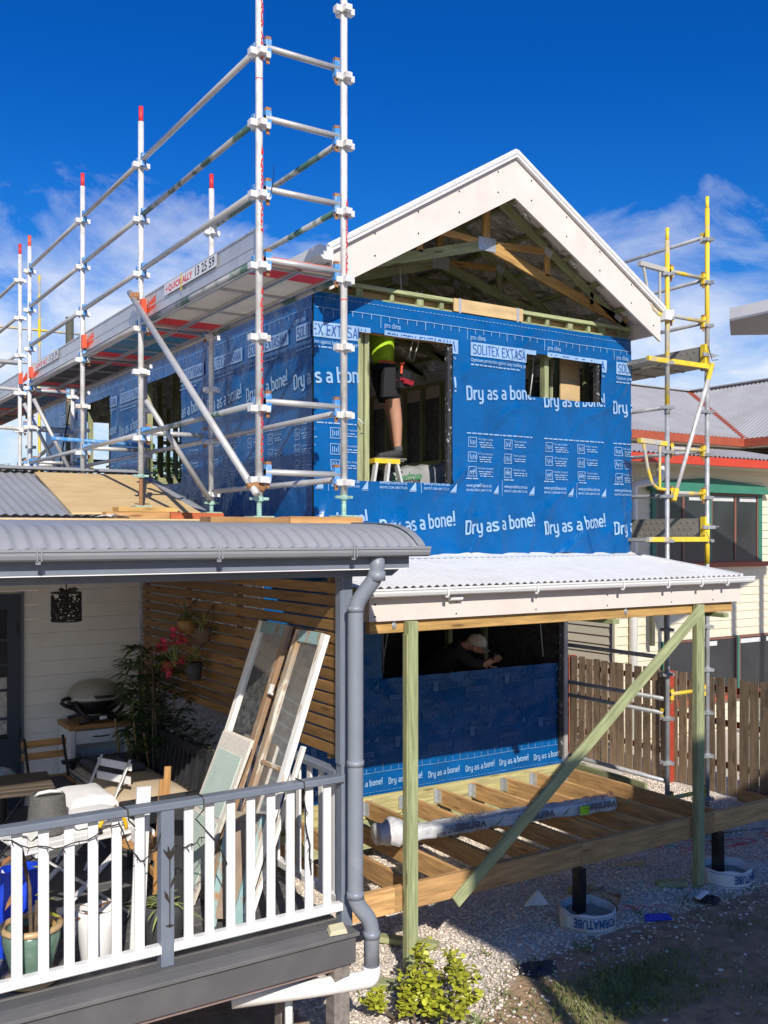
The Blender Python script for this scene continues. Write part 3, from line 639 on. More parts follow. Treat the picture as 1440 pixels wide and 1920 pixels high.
# scissor trusses
RX, RZ = 7.336, 8.20
def roofz(x): return RZ - .6 * abs(x - RX)
for k in range(12):
    y = 9.10 + .93 * k; mm_ = m_green if k < 1 else m_greend
    for s in (-1, 1):
        timber('top_chord', (RX + s * 2.46, y, roofz(RX + 2.46) - .06), (RX, y, RZ - .06), .04, .10, mm_, EX)
        timber('bottom_chord', (RX + s * 2.36, y, 6.79), (RX, y, 7.46), .04, .12, m_pine if (k == 0 and s > 0) else mm_, EX)
        timber('web', (RX, y + .001, 7.47), (RX + s * 1.0, y + .001, 7.53), .038, .08, m_pine if k < 2 else mm_, EX)
        timber('web', (RX + s * .97, y - .001, 7.22), (RX + s * .97, y - .001, 7.60), .038, .08, m_pine if k == 0 else mm_, EX, up=(1, 0, 0))
        timber('web', (RX + s * 1.72, y - .001, 6.97), (RX + s * 1.72, y - .001, 7.12), .038, .07, mm_, EX, up=(1, 0, 0))
    timber('king_post', (RX, y - .002, 7.45), (RX, y - .002, 8.08), .038, .10, m_pine if k < 2 else mm_, EX, up=(1, 0, 0))
    if k < 3:
        for (x, z, a, wd, h) in ((RX, 7.46, 0, .26, .16), (RX + .97, 7.52, .5, .13, .1), (RX - .97, 7.5, -.5, .1, .12), (RX + 2.2, 6.86, .5, .14, .09), (RX - 2.2, 6.86, -.5, .1, .12), (RX - 1.72, 7.08, 0, .07, .13)):
            b = MB(Matrix.Translation((x, y - .0235, z)) @ Matrix.Rotation(a, 4, 'Y')); b.box(-wd / 2, wd / 2, -.002, .002, -h / 2, h / 2)
            b.build('nail_plate', m_nail, EX)
# roof skin
for s in (-1, 1):
    e = RX + s * 2.52
    b = MB(); b.prism([(RX, 8.66, RZ + .1), (e, 8.66, roofz(e) + .1), (e, 8.66, roofz(e) + .125), (RX, 8.66, RZ + .125)], (0, 11.7, 0)); fixn(b.build('roof_sheet', m_roofw, EX))
    b = MB(); n = 26
    vs = []; fs = []
    for i in range(n + 1):
        for j in range(61):
            x = RX + (e - RX) * i / n; yy = 8.7 + 11.6 * j / 60
            vs.append((x, yy, roofz(x) + .05 + .035 * noise.noise(Vector((x * 5, yy * 3.2, 3))) + .02 * noise.noise(Vector((x * 11, yy * 4, 8)))))
    fs = [(i * 61 + j, i * 61 + j + 1, (i + 1) * 61 + j + 1, (i + 1) * 61 + j) for i in range(n) for j in range(60)]
    b.add(vs, fs); b.build('foil_sarking', m_foil, EX, False)
    for q in (.35, .8, 1.25, 1.7, 2.15):
        x = RX + s * q; timber('batten', (x, 8.7, roofz(x) + .015), (x, 20.2, roofz(x) + .015), .07, .035, m_greend, EX)
    # barge board and white capping
    xe = RX + s * 2.43
    b = MB(); b.prism([(RX, 8.575, 8.33), (xe, 8.575, 8.33 - .6 * 2.43), (xe, 8.575, 6.485), (RX, 8.575, 7.868)], (0, .03, 0)); o = fixn(b.build('barge_board', m_prime, EX))
    for t_ in (.25, .8, 1.35, 1.9, 2.3):
        b2 = MB()
        for dz in (-.10, -.33): b2.tube((RX + s * t_, 8.569, 8.36 - .59 * t_ + dz), (RX + s * t_, 8.576, 8.36 - .59 * t_ + dz), .009, 8)
        b2.build('nail_heads', m_iron, o)['kind'] = 'stuff'
    xc = RX + s * 2.47
    b = MB(); b.prism([(RX, 8.53, 8.385), (xc, 8.53, 8.385 - .6 * 2.47), (xc, 8.53, 8.325 - .6 * 2.47), (RX, 8.53, 8.325)], (0, .2, 0))
    b.tube((RX, 8.55, 8.385), (xc, 8.55, 8.385 - .6 * 2.47), .035, 10)
    fixn(b.build('barge_capping', m_roofw, EX, False))
    b = MB(); b.prism([(RX, 8.61, 8.27), (xe, 8.61, 8.27 - .6 * 2.43), (xe, 8.61, 8.245 - .6 * 2.43), (RX, 8.61, 8.245)], (0, .45, 0)); fixn(b.build('verge_lining', m_prime, EX))
    xa, xb = RX + s * 2.44, RX + s * 2.60
    b = MB(); b.prism([(xa, 8.5, 6.88), (xa, 8.5, 6.76), (xb - s * .05, 8.5, 6.76), (xb, 8.5, 6.80), (xb, 8.5, 6.90), (xb - s * .02, 8.5, 6.90)], (0, 11.8, 0)); fixn(b.build('gutter', m_gutw, EX))
    b = MB(); b.box(min(xa - s * .03, xa), max(xa - s * .03, xa), 8.63, 20.2, 6.58, 6.75); b.build('eave_fascia', m_prime, EX)
timber('wall_plate', (4.99, 9.1, 6.66), (4.99, 20, 6.66), .09, .14, m_green, EX)
b = MB(); b.prism([(4.9, 20.3, 6.35), (9.77, 20.3, 6.35), (9.77, 20.3, 6.8), (RX, 20.3, 8.2), (4.9, 20.3, 6.8)], (0, .03, 0)); fixn(b.build('end_lining', m_foil, EX))
# lower storey, set back under the upper one
def on_low(s, z, l=0): return (4.95 + s, 10.19 - .5 * fold(s, z) - l, z)
HL = [(1.60, 4.54, 2.22, 3.3)]
wl = wrapmesh('low', 0, 4.66, .74, 3.59, .06, HL, on_low).build('wall_wrap', m_wrap, EX, True); wl['label'] = 'shaded blue membrane on the lower wall under the patio roof'
pl0 = Pr(on_low, lambda s, z: 0 < s < 4.58 and z > .76 and not inhole(s, z, HL)); plf = Pr(on_low, pl0.keep); plb = Pr(on_low, pl0.keep)
for k in range(8):
    s0 = .52 + .595 * k; pl = pl0
    pl.strokes('Dry as a bone!', s0 - .01, .905, .50, .082, R(2))
    pl.rect(s0 - .1, s0 + .49, 1.075, 1.079, 10)
    for i in range(5): pl.rect(s0 - .1 + i * .119, s0 - .096 + i * .119, 1.079, 1.079 + (.1 if i % 5 == 0 else .055))
    for i in range(12): pl.rect(s0 + i * .05, s0 + i * .05 + .03, .835, .839)
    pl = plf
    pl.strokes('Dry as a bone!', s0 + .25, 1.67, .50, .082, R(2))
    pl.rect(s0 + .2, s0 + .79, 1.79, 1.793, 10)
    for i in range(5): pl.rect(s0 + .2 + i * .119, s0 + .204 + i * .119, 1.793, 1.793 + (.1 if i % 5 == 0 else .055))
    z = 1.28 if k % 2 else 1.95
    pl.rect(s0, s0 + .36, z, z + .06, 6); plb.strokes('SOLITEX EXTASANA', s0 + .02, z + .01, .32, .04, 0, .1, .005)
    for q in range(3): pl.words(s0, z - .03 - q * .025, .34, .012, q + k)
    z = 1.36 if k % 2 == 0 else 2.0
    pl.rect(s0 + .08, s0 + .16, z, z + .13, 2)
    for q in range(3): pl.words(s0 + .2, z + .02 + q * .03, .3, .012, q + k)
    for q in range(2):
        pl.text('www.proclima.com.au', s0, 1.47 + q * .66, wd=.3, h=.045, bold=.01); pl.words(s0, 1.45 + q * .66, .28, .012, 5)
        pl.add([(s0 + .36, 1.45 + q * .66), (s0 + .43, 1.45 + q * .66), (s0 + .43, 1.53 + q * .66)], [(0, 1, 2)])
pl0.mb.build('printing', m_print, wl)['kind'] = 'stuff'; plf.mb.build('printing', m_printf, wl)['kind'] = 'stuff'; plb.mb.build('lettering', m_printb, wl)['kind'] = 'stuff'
b = MB(); b.box(9.56, 9.60, 10.15, 20, .74, 3.59); b.box(4.95, 4.98, 10.22, 20, .74, 3.59); b.box(4.98, 9.56, 13.6, 13.7, .74, 3.59); b.build('lower_walls', m_dark, EX)
b = MB(); b.box(4.98, 9.56, 10.22, 13.6, .6, .76); b.build('lower_floor', MATS['floor_sheet'], EX)
b = MB(); b.box(9.535, 9.60, 10.09, 10.145, .76, 3.5); b.build('corner_trim', m_alud, EX)
b = MB(); b.box(9.465, 9.53, 10.12, 10.17, .9, 3.3); b.build('folded_wrap_edge', m_edge, EX)
b = MB(); b.box(5.28, 5.47, 10.13, 10.16, .8, 1.08); b.build('torn_flap', m_edge, EX)
for x in (6.6, 7.25, 7.9, 8.55, 9.2): timber('stud', (x, 13.5, .8), (x, 13.5, 3.55), .06, .09, m_greend, EX, up=(0, 1, 0))
for x in (8.35, 9.0): timber('stud', (x, 11.2, .8), (x, 11.2, 3.55), .07, .09, m_greend, EX, up=(0, 1, 0))
b = MB(); b.tube((8.93, 11.12, 2.75), (8.93, 11.12, 3.0), .045, 12); b.build('cable_reel', m_bag, EX)
b = MB(); b.path([(9.2, 10.3, 3.3), (9.24, 10.3, 3.0), (9.3, 10.32, 2.7), (9.33, 10.3, 2.3)], .008); b.path([(6.8, 10.6, 3.3), (6.95, 10.6, 2.9), (6.85, 10.6, 2.4)], .007); b.path([(7.0, 10.7, 3.3), (6.9, 10.7, 2.8), (6.92, 10.7, 2.2)], .007); b.build('white_cable', m_rope, EX, True)
b = MB(); y_ = 9.35
b.path([(5.75, y_, 6.4), (5.72, y_, 5.6), (5.77, y_, 5.2), (5.71, y_, 4.6)], .008); b.path([(5.80, y_, 6.4), (5.78, y_, 5.5), (5.80, y_, 5.0), (5.76, y_, 4.6)], .008)
b.path([(5.63, y_, 5.6), (5.60, y_, 5.3), (5.64, y_, 5.15), (5.66, y_, 5.35), (5.62, y_, 5.6)], .006)
b.path([(6.62, 9.5, 6.9), (6.58, 9.5, 6.4), (6.5, 9.5, 6.1), (6.56, 9.5, 6.05), (6.64, 9.5, 6.3), (6.68, 9.5, 6.9)], .008)
b.path([(5.47, 8.97, 5.26), (5.5, 8.94, 5.22), (5.56, 8.97, 5.20)], .006)
b.path([(8.22, 9.25, 6.3), (8.2, 9.25, 6.0), (8.15, 9.25, 5.7)], .008)
b.path([(5.9, 9.4, 6.85), (5.95, 9.4, 6.6)], .008); b.path([(6.3, 9.4, 7.1), (6.33, 9.4, 6.75), (6.3, 9.4, 6.6)], .008)
b.build('loose_cable', m_rope, EX, True)
b = MB(); b.box(4.95, 9.6, 10.05, 10.12, .2, .55); b.build('bearer', m_greend, EX)
for x in (5.2, 6.6, 8.0, 9.4): timber('stump', (x, 10.6, 0), (x, 10.6, .6), .12, .12, m_stump, EX, up=(0, 1, 0))

# ---------------------------------------------------------------- patio roof in front of it
def corr(path, u0, u1, pitch, amp, axis='x', step=6):
    """corrugated sheet: path points (a, z) across the flutes' run, flutes repeat along the axis"""
    n = int((u1 - u0) / pitch * step); vs = []; k = len(path)
    for i in range(n + 1):
        u = u0 + (u1 - u0) * i / n; h = amp * math.cos(6.28319 * u / pitch)
        for j, (a, z) in enumerate(path):
            d = (path[min(j + 1, k - 1)][0] - path[max(j - 1, 0)][0], path[min(j + 1, k - 1)][1] - path[max(j - 1, 0)][1]); l = math.hypot(*d) or 1
            a2, z2 = a - d[1] / l * h, z + d[0] / l * h
            vs.append((u, a2, z2) if axis == 'x' else (a2, u, z2))
    return vs, [(i * k + j, i * k + j + 1, (i + 1) * k + j + 1, (i + 1) * k + j) for i in range(n) for j in range(k - 1)]
PA = thing('patio_roof', 'white corrugated patio roof on two green posts against the blue house', 'patio roof', (7.0, 7.4, 0))
b = MB(); b.add(*corr([(7.30, 3.535), (8.1, 3.643), (8.97, 3.762)], 4.48, 9.70, .0885, .0125)); b.build('roof_sheet', m_roofw, PA, True)
b = MB(); n_ = 90; vs_ = []
for i in range(n_ + 1):
    x = 4.97 + 4.7 * i / n_; w_ = noise.noise(Vector((x * 2.1, 0, 5))); vs_ += [(x, 8.80, 3.748), (x, 8.92, 3.768 + .006 * w_), (x, 8.985, 3.80 + .03 * w_)]
b.add(vs_, [(3 * i + j, 3 * i + 3 + j, 3 * i + 4 + j, 3 * i + 1 + j) for i in range(n_) for j in (0, 1)]); b.build('flashing', m_roofw, PA, True)
b = MB(); b.bar((9.70, 7.30, 3.54), (9.66, 8.95, 3.765), .05, .03); b.build('edge_flashing', m_roofw, PA)
def gutter(x0, x1, yf, zt, h, d, m, par):
    b = MB(); pr = [(yf + d, zt - .01), (yf + .012, zt - .012), (yf + .012, zt), (yf - .004, zt), (yf - .004, zt - .018), (yf + .004, zt - .022), (yf + .004, zt - h * .55), (yf + .014, zt - h * .85), (yf + .035, zt - h), (yf + d, zt - h)]
    b.prism([(x0, y, z) for y, z in pr], (x1 - x0, 0, 0)); return fixn(b.build('gutter', m, par))
gu = gutter(4.52, 9.90, 7.265, 3.525, .08, .125, m_gutw, PA)
for x in (5.4, 6.5, 7.7, 8.4, 8.95, 9.4):
    b = MB(); b.box(x, x + .02, 7.255, 7.263, 3.44, 3.53); b.tube((x + .01, 7.28, 3.425), (x + .01, 7.28, 3.443), .018, 8); b.build('gutter_clip', m_gutw, gu)
b = MB(); b.box(4.63, 9.80, 7.395, 7.425, 3.225, 3.44); fs_ = b.build('fascia', m_prime, PA)
b = MB(); b.box(4.63, 4.66, 7.43, 7.9, 3.225, 3.44); b.build('end_fascia', m_prime, PA)
b = MB(); b.tube((5.50, 7.36, 3.41), (5.64, 7.36, 3.41), .026, 10); b.build('pipe_offcut', m_pvcw, fs_)
b = MB()
for x in (4.69,): b.tube((x, 7.39, 3.27), (x, 7.394, 3.27), .01, 6); b.tube((x, 7.39, 3.38), (x, 7.394, 3.38), .01, 6)
for x in (5.6, 6.6, 7.6, 8.6, 9.3):
    for z in (3.26, 3.37): b.tube((x, 7.39, z), (x, 7.394, z), .008, 6)
b.build('nail_heads', m_iron, fs_)['kind'] = 'stuff'
timber('beam', (4.66, 7.475, 3.165), (9.70, 7.475, 3.165), .07, .11, m_pine, PA)
b = MB()
for x in (4.9, 7.9): b.box(x, x + .035, 7.428, 7.439, 3.15, 3.22); b.tube((x + .018, 7.415, 3.18), (x + .018, 7.437, 3.18), .02, 6)
b.build('hanger_bolts', m_nail, PA)
for y in (7.9, 8.5): timber('rafter', (4.6, y, 3.50), (9.6, y, 3.50), .05, .09, m_greend, PA)
timber('rafter_end', (7.70, 7.36, 3.085), (7.70, 8.1, 3.085), .09, .05, m_green, PA); timber('rafter_end', (9.42, 7.30, 3.08), (9.52, 8.6, 3.08), .08, .05, m_green, PA)
for x in (5.075, 9.045):
    p = timber('post', (x, 7.385, -.03 if x < 6 else .03), (x, 7.385, 3.215), .105, .085, m_green, PA, up=(0, 1, 0))
    timber('post_stiffener', (x - .06, 7.385, 0.0), (x - .06, 7.385, 3.1), .02, .07, m_greend, p, up=(0, 1, 0))
tag(timber('timber_brace', (5.52, 7.30, .57), (8.99, 7.30, 3.17), .035, .12, m_green, None), 'long pale green timber nailed diagonally between the two patio posts', 'brace')

# ---------------------------------------------------------------- deck frame
DK = thing('deck_frame', 'bare orange joist frame of a new deck beneath the patio roof', 'deck frame', (7.3, 8.7, 0))
timber('ledger', (4.9, 10.105, .685), (9.6, 10.105, .685), .05, .26, m_ledgerw, DK)
timber('front_beam', (4.35, 7.47, .665), (4.93, 7.47, .665), .07, .23, m_lvl, DK)
timber('front_beam', (4.932, 7.47, .665), (7.28, 7.47, .665), .07, .23, m_lvl, DK)
timber('front_beam', (7.283, 7.47, .665), (9.38, 7.47, .665), .07, .23, m_lvl, DK)
timber('front_beam', (9.383, 7.47, .665), (11.6, 7.47, .665), .07, .23, m_lvl, DK)
for x in (4.62, 5.17, 5.72, 6.27, 6.81, 7.35, 7.90, 8.44, 8.95, 9.51):
    j = timber('joist', (x, 7.507, .68), (x, 10.078, .68), .048, .20, m_lvl, DK)
    b = MB()
    for s in (-1, 1):
        b.box(x + s * .028 - .003, x + s * .028 + .003, 9.98, 10.076, .60, .77); b.box(min(x + s * .03, x + s * .075), max(x + s * .03, x + s * .075), 10.068, 10.076, .60, .77)
    b.build('joist_hanger', m_nail, j)
# wrapped roll lying on the joists
WR = thing('plastic_wrapped_bundle', 'long bundle in printed white plastic lying across the joists', 'wrapped timber', (7.1, 8.35, .78))
A = Vector((5.72, 8.50, .885)); Bv = Vector((8.48, 8.18, .885)); d = (Bv - A).normalized(); sd_ = d.cross(Vector((0, 0, 1))).normalized()
vs = []; fs = []; K = 130; nn_ = 20
for i in range(K + 1):
    t_ = i / K; c = A + (Bv - A) * t_
    for j in range(nn_):
        a = 6.28319 * j / nn_; ca_, sa_ = math.cos(a), math.sin(a)
        rx = .115 * abs(ca_) ** .55 * (1 if ca_ > 0 else -1); rz = .07 * abs(sa_) ** .5 * (1 if sa_ > 0 else -1)
        q = 1 + .10 * math.sin(t_ * 9) * ca_ + .24 * noise.noise(Vector((t_ * 14, ca_ * 1.6, sa_ * 1.6))) + .15 * noise.noise(Vector((t_ * 40, ca_ * 3, sa_ * 3)))
        if t_ > .985: q *= .8
        vs.append(c + sd_ * (rx * q) + Vector((0, 0, max(-.10, rz * q - .012))))
fs = [(i * nn_ + j, i * nn_ + (j + 1) % nn_, (i + 1) * nn_ + (j + 1) % nn_, (i + 1) * nn_ + j) for i in range(K) for j in range(nn_)] + [tuple(range(nn_ - 1, -1, -1)), tuple(range(K * nn_, K * nn_ + nn_))]
b = MB(); b.add(vs, fs); wrp = b.build('wrapping', m_bag, WR, True)
vs = []; b = MB()
for i in range(16):
    for j in range(12):
        u = i / 15; a = 6.28319 * j / 12
        rr = .06 + .13 * math.sin(min(1, u * 1.3) * 2.6) * (1 + .45 * noise.noise(Vector((u * 6, math.cos(a) * 2, math.sin(a) * 2))))
        c = A + d * (.12 - .42 * u) + Vector((0, 0, .05 * u - .03))
        vs.append((c.x + sd_.x * rr * math.cos(a), c.y + sd_.y * rr * math.cos(a), max(.79, c.z + rr * math.sin(a) * .9)))
b.add(vs, [(i * 12 + j, i * 12 + (j + 1) % 12, (i + 1) * 12 + (j + 1) % 12, (i + 1) * 12 + j) for i in range(15) for j in range(12)] + [tuple(range(180, 192))])
b.build('crumpled_end', m_bag, WR, True)
def on_roll(s, z, l=0):
    q = A + d * s; nrm = -sd_ if sd_.y > 0 else sd_
    if z > .07: k = (z - .07); return tuple(q + nrm * (.118 - k * .9) + Vector((0, 0, .075 + k * .5 + .025)))
    return tuple(q + nrm * (.146 + l) + Vector((0, 0, z)))
pk = Pr(on_roll); pg_ = Pr(on_roll)
for s0 in (.95, 1.85, 2.72):
    pk.text('versar', s0, .05, wd=.40, h=.15, rot=R(180), bold=.03)
    pk.words(s0 - .5, .03, .3, .012, 4); pk.words(s0 - .46, .0, .2, .012, 5)
    pg_.add([(s0 + .10, -.03), (s0 + .22, .06), (s0 + .16, -.01)], [(0, 1, 2)])
for s0 in (.35, 1.4): pk.rect(s0, s0 + .09, -.05, -.01); pk.words(s0 + .12, -.03, .2, .014, 7)
for s0 in (.55, 2.3): pk.text('goodbye to', s0 + .42, .115, wd=.4, h=.09, rot=R(180), bold=.01)
pk.mb.build('lettering', mat('grey_ink', (.13, .13, .14), rnd=0), wrp)['kind'] = 'stuff'; pg_.mb.build('leaf_mark', mat('ink_green', (.04, .22, .08), rnd=0), wrp)['kind'] = 'stuff'
pq = Pr(on_roll); pq.rect(2.20, 2.33, -.06, .04); pq.mb.build('lime_label', m_lime, wrp)

# pier footings
def footing(x, y, label, seed):
    f = thing('pier_footing', label, 'footing', (x, y, 0), 'black steel posts in cardboard footing forms')
    rr = random.Random(seed); n = 36; r = .285
    vs = []
    for k, (q, z) in enumerate(((r, -.03), (r, .10), (r, .19), (r - .012, .19), (r - .012, .05))):
        for j in range(n):
            a = 6.28319 * j / n; zz = z
            if z > .15: zz += .03 * noise.noise(Vector((math.cos(a) * 2, math.sin(a) * 2, seed)))
            vs.append((x + q * math.cos(a), y + q * math.sin(a), zz))
    b = MB(); b.add(vs, [(k * n + j, k * n + (j + 1) % n, (k + 1) * n + (j + 1) % n, (k + 1) * n + j) for k in range(4) for j in range(n)]); fm = b.build('form_tube', m_sono, f, True)
    b = MB(); vs = [(x, y, .12)]; b_f = []
    for k in range(1, 6):
        for j in range(24):
            a = 6.28319 * j / 24; q = .272 * k / 5; vs.append((x + q * math.cos(a), y + q * math.sin(a), .10 + .03 * noise.noise(Vector((q * 9 * math.cos(a), q * 9 * math.sin(a), seed)))))
    b_f = [(0, 1 + j, 1 + (j + 1) % 24) for j in range(24)] + [(1 + (k - 1) * 24 + j, 1 + k * 24 + j, 1 + k * 24 + (j + 1) % 24, 1 + (k - 1) * 24 + (j + 1) % 24) for k in range(1, 5) for j in range(24)]
    b.add(vs, b_f); b.build('concrete_fill', m_concrete, f, True)
    timber('steel_post', (x - .02, y + .1, .08), (x - .02, y + .1, .553), .105, .105, m_blackm, f, up=(0, 1, 0))
    def on_tube(s, z, l=0):
        a = R(-122) + s / r; q = r + .002 + l; return (x + q * math.cos(a), y + q * math.sin(a), z)
    p = Pr(on_tube); p.text('FORMATUBE', .26 if seed == 1 else .45, .15, wd=.46, h=.125, rot=R(180), bold=.03); p.mb.build('lettering', m_ink, fm)['kind'] = 'stuff'
    p = Pr(on_tube)
    for z in (.025, .165): p.rect(-.3, .4, z, z + .004, 18)
    p.mb.build('printed_line', m_inkk, fm)['kind'] = 'stuff'
    return f
f1 = footing(7.22, 7.30, 'cardboard formed footing with torn brown rim below the deck beam joint', 1)
b = MB(); vs = []
for i in range(8):
    for j in range(6):
        a = R(-35) + R(95) * i / 7; q = .29 + .05 * j / 5 + .04 * j * noise.noise(Vector((i * .7, j * .6, 3))) ; vs.append((7.22 + q * math.cos(a), 7.30 + q * math.sin(a), .12 + .035 * j + .05 * noise.noise(Vector((i * .9, j * .5, 1)))))
b.add(vs, [(i * 6 + j, i * 6 + j + 1, (i + 1) * 6 + j + 1, (i + 1) * 6 + j) for i in range(7) for j in range(5)]); b.build('torn_paper', mat('torn_kraft', (.36, .28, .2), rough=.85), f1)
footing(9.47, 7.34, 'cardboard formed footing beside a patio post near the fence', 2)
# ---------------------------------------------------------------- veranda of the old house
VE = thing('veranda', 'old grey veranda with curved corrugated roof and charcoal deck', 'veranda', (2.5, 6.1, 0))
FL = 1.1
bull = [(6.045, 3.915), (6.10, 3.96), (6.18, 4.005), (6.28, 4.043), (6.40, 4.068), (6.54, 4.08), (6.8, 4.087), (10.0, 4.17)]
b = MB(); b.add(*corr(bull, -1.2, 4.24, .0985, .0095)); b.build('bullnose_roof', m_roofg, VE, True)
b = MB(); cap = bull[:7]
for i in range(len(cap) - 1):
    (a0, z0), (a1, z1) = cap[i], cap[i + 1]
    b.prism([(4.21, a0 - .004, z0 + .018), (4.28, a0 - .004, z0 + .018), (4.28, a0, z0 - .03), (4.27, a0, z0 - .03)], (0, a1 - a0, z1 - z0))
b.prism([(4.21, 6.8, 4.105), (4.28, 6.8, 4.105), (4.28, 6.8, 4.05), (4.27, 6.8, 4.05)], (0, 3.2, .083)); fixn(b.build('barge_roll', m_gutg, VE))
b = MB(); b.add(*corr([(9.99, 4.205), (11.0, 4.465), (12.2, 4.777)], -1.2, 3.3, .0985, .0095)); b.build('upper_roof', m_roofg, VE, True)
b = MB(); b.bar((-1.2, 12.15, 4.80), (4.3, 12.15, 4.80), .3, .02); b.bar((-1.2, 12.2, 4.81), (4.3, 12.2, 4.81), .06, .05); b.build('ridge_cap', m_gutg, VE)
b = MB(); b.add(*corr([(12.21, 4.777), (15.5, 3.9)], -1.2, 4.3, .0985, .0095, step=4)); b.add(*corr([(9.99, 4.205), (12.2, 4.777)], 3.3, 4.3, .0985, .0095, step=4)); b.build('rear_roof', m_roofg, VE, True)
gv_ = gutter(-1.2, 4.305, 6.0, 3.918, .075, .11, m_gutg, VE)
for x in (1.42, 2.58, 3.62, .3):
    b = MB(); b.box(x, x + .008, 5.99, 5.998, 3.845, 3.93); b.box(x + .025, x + .033, 5.99, 5.998, 3.845, 3.93); b.tube((x + .016, 6.02, 3.825), (x + .016, 6.02, 3.845), .016, 8); b.build('gutter_clip', m_gutg, gv_)
b = MB(); b.box(-1.2, 4.18, 6.11, 6.14, 3.757, 3.853); b.build('fascia', m_slate, VE)
b = MB(); b.box(-1.2, 4.16, 6.105, 6.145, 3.748, 3.755); b.build('fascia_bead', m_white, VE)
b = MB(); b.prism([(-1.2, 6.30, 3.69), (4.15, 6.30, 3.69), (4.22, 6.30, 3.74), (-1.2, 6.30, 3.74)], (0, .09, 0)); fixn(b.build('beam', m_slate, VE))
b = MB(); b.box(-1.2, 3.72, 6.42, 10.86, 3.72, 3.74); b.build('ceiling_lining', m_white, VE)
# deck boards, nosing, fascia
timber('nosing_board', (-1.2, 6.17, FL - .013), (3.73, 6.17, FL - .013), .16, .028, m_char, VE)
y = 6.33
while y < 10.9:
    timber('deck_board', (-1.2, y, FL - .016), (3.72, y, FL - .016), .146, .025, m_char, VE, ch=.006); y += .155
b = MB(); b.box(-1.2, 3.715, 6.12, 6.145, .872, 1.065); b.build('deck_fascia', m_charf, VE)
b = MB(); b.box(-1.2, 3.70, 6.16, 6.20, .83, .868); b.build('brown_batten', mat('brown_batten_paint', (.26, .19, .17), rough=.7), VE)
b = MB(); b.box(3.69, 3.73, 6.15, 10.8, .86, 1.06); b.build('deck_fascia', m_charf, VE)
b = MB(); b.box(-1.2, 3.68, 6.6, 6.72, .80, .86); b.box(-1.2, 3.68, 8.8, 8.9, .80, .86); b.build('bearer', m_greend, VE)
timber('stump', (3.62, 6.22, -.05), (3.62, 6.22, .87), .13, .13, m_stump, VE, up=(0, 1, 0))
timber('stump', (3.45, 6.75, -.05), (3.45, 6.75, .87), .11, .11, m_stump, VE, up=(0, 1, 0))
b = MB(); b.tube((3.36, 6.5, -.05), (3.36, 6.5, .8), .03, 10); b.build('waste_pipe', m_pvcw, VE, True)
for x, y in ((.8, 6.5), (1.9, 8.8), (3.5, 8.8), (.5, 9), (2.2, 10.6)): timber('stump', (x, y, -.05), (x, y, .87), .12, .12, m_stump, VE, up=(0, 1, 0))
timber('corner_post', (3.765, 6.37, FL - .05), (3.765, 6.37, 3.70), .095, .095, m_slate, VE, up=(0, 1, 0), ch=.008)
b = MB(); b.box(3.705, 3.716, 6.33, 6.40, 2.28, 3.66); b.build('scribing_strip', m_slate, VE)
# weatherboard wall at the back
WB = thing('weatherboard_wall', 'white weatherboard wall at the back of the veranda', 'wall', (3, 10.9, FL))
me = None
z = FL; i = 0
while z < 3.72:
    if me is None:
        bb = MB(); bb.add([(-1.2, 10.872, 0), (3.72, 10.872, 0), (3.72, 10.892, .148), (-1.2, 10.892, .148), (-1.2, 10.91, 0), (3.72, 10.91, 0), (3.72, 10.91, .148), (-1.2, 10.91, .148)],
            [(0, 1, 2, 3), (4, 7, 6, 5), (0, 4, 5, 1), (3, 2, 6, 7), (0, 3, 7, 4), (1, 5, 6, 2)]); me = mesh('weatherboard', bb.v, bb.f, m_whites)
    inst('weatherboard', me, Matrix.Translation((0, 0, z)), WB); z += .154
b = MB(); b.box(2.405, 2.44, 10.85, 10.87, FL, 3.4); b.build('architrave', m_slate, WB)
DO = thing('glazed_door', 'charcoal navy glazed door in the white weatherboard wall', 'door', (2.0, 10.85, FL))
mdoor = mat('navy_door_paint', (.035, .045, .07), rough=.4, var=.06)
b = MB(); b.box(2.265, 2.40, 10.82, 10.86, FL, 3.38); b.box(1.5, 1.64, 10.82, 10.86, FL, 3.38); b.box(1.64, 2.265, 10.82, 10.86, 3.22, 3.38); b.box(1.64, 2.265, 10.82, 10.86, FL, 1.85)
for z in (2.05, 2.35, 2.62, 2.88): b.box(1.64, 2.265, 10.825, 10.855, z, z + .03)
b.build('door_leaf', mdoor, DO)
b = MB(); b.box(1.64, 2.265, 10.845, 10.85, 1.85, 3.22); b.build('pane', m_glassd, DO)
b = MB(); b.box(1.64, 2.263, 10.836, 10.84, 1.9, 2.5); b.build('lace_curtain', mat('lace', (.5, .48, .44), rough=.9, var=.4, scale=30), DO)
b = MB(); b.box(2.36, 2.375, 10.805, 10.82, 2.95, 3.08); b.box(2.385, 2.40, 10.80, 10.82, 1.85, 1.95); b.build('hinge', m_black, DO)
# slat screen on the right end
SS = thing('slat_screen', 'brown stained horizontal slat screen closing the veranda end', 'privacy screen', (3.76, 8.6, 2.3))
for i in range(14):
    z = 3.595 - i * .0953
    timber('slat', (3.75, 6.40, z), (3.75, 10.85, z), .022, .078, m_slat, SS, ch=.003)
for y in (6.6, 8.3, 9.55, 10.8): timber('batten', (3.785, y, 2.27), (3.785, y, 3.7), .05, .045, m_slat, SS, up=(0, 1, 0))
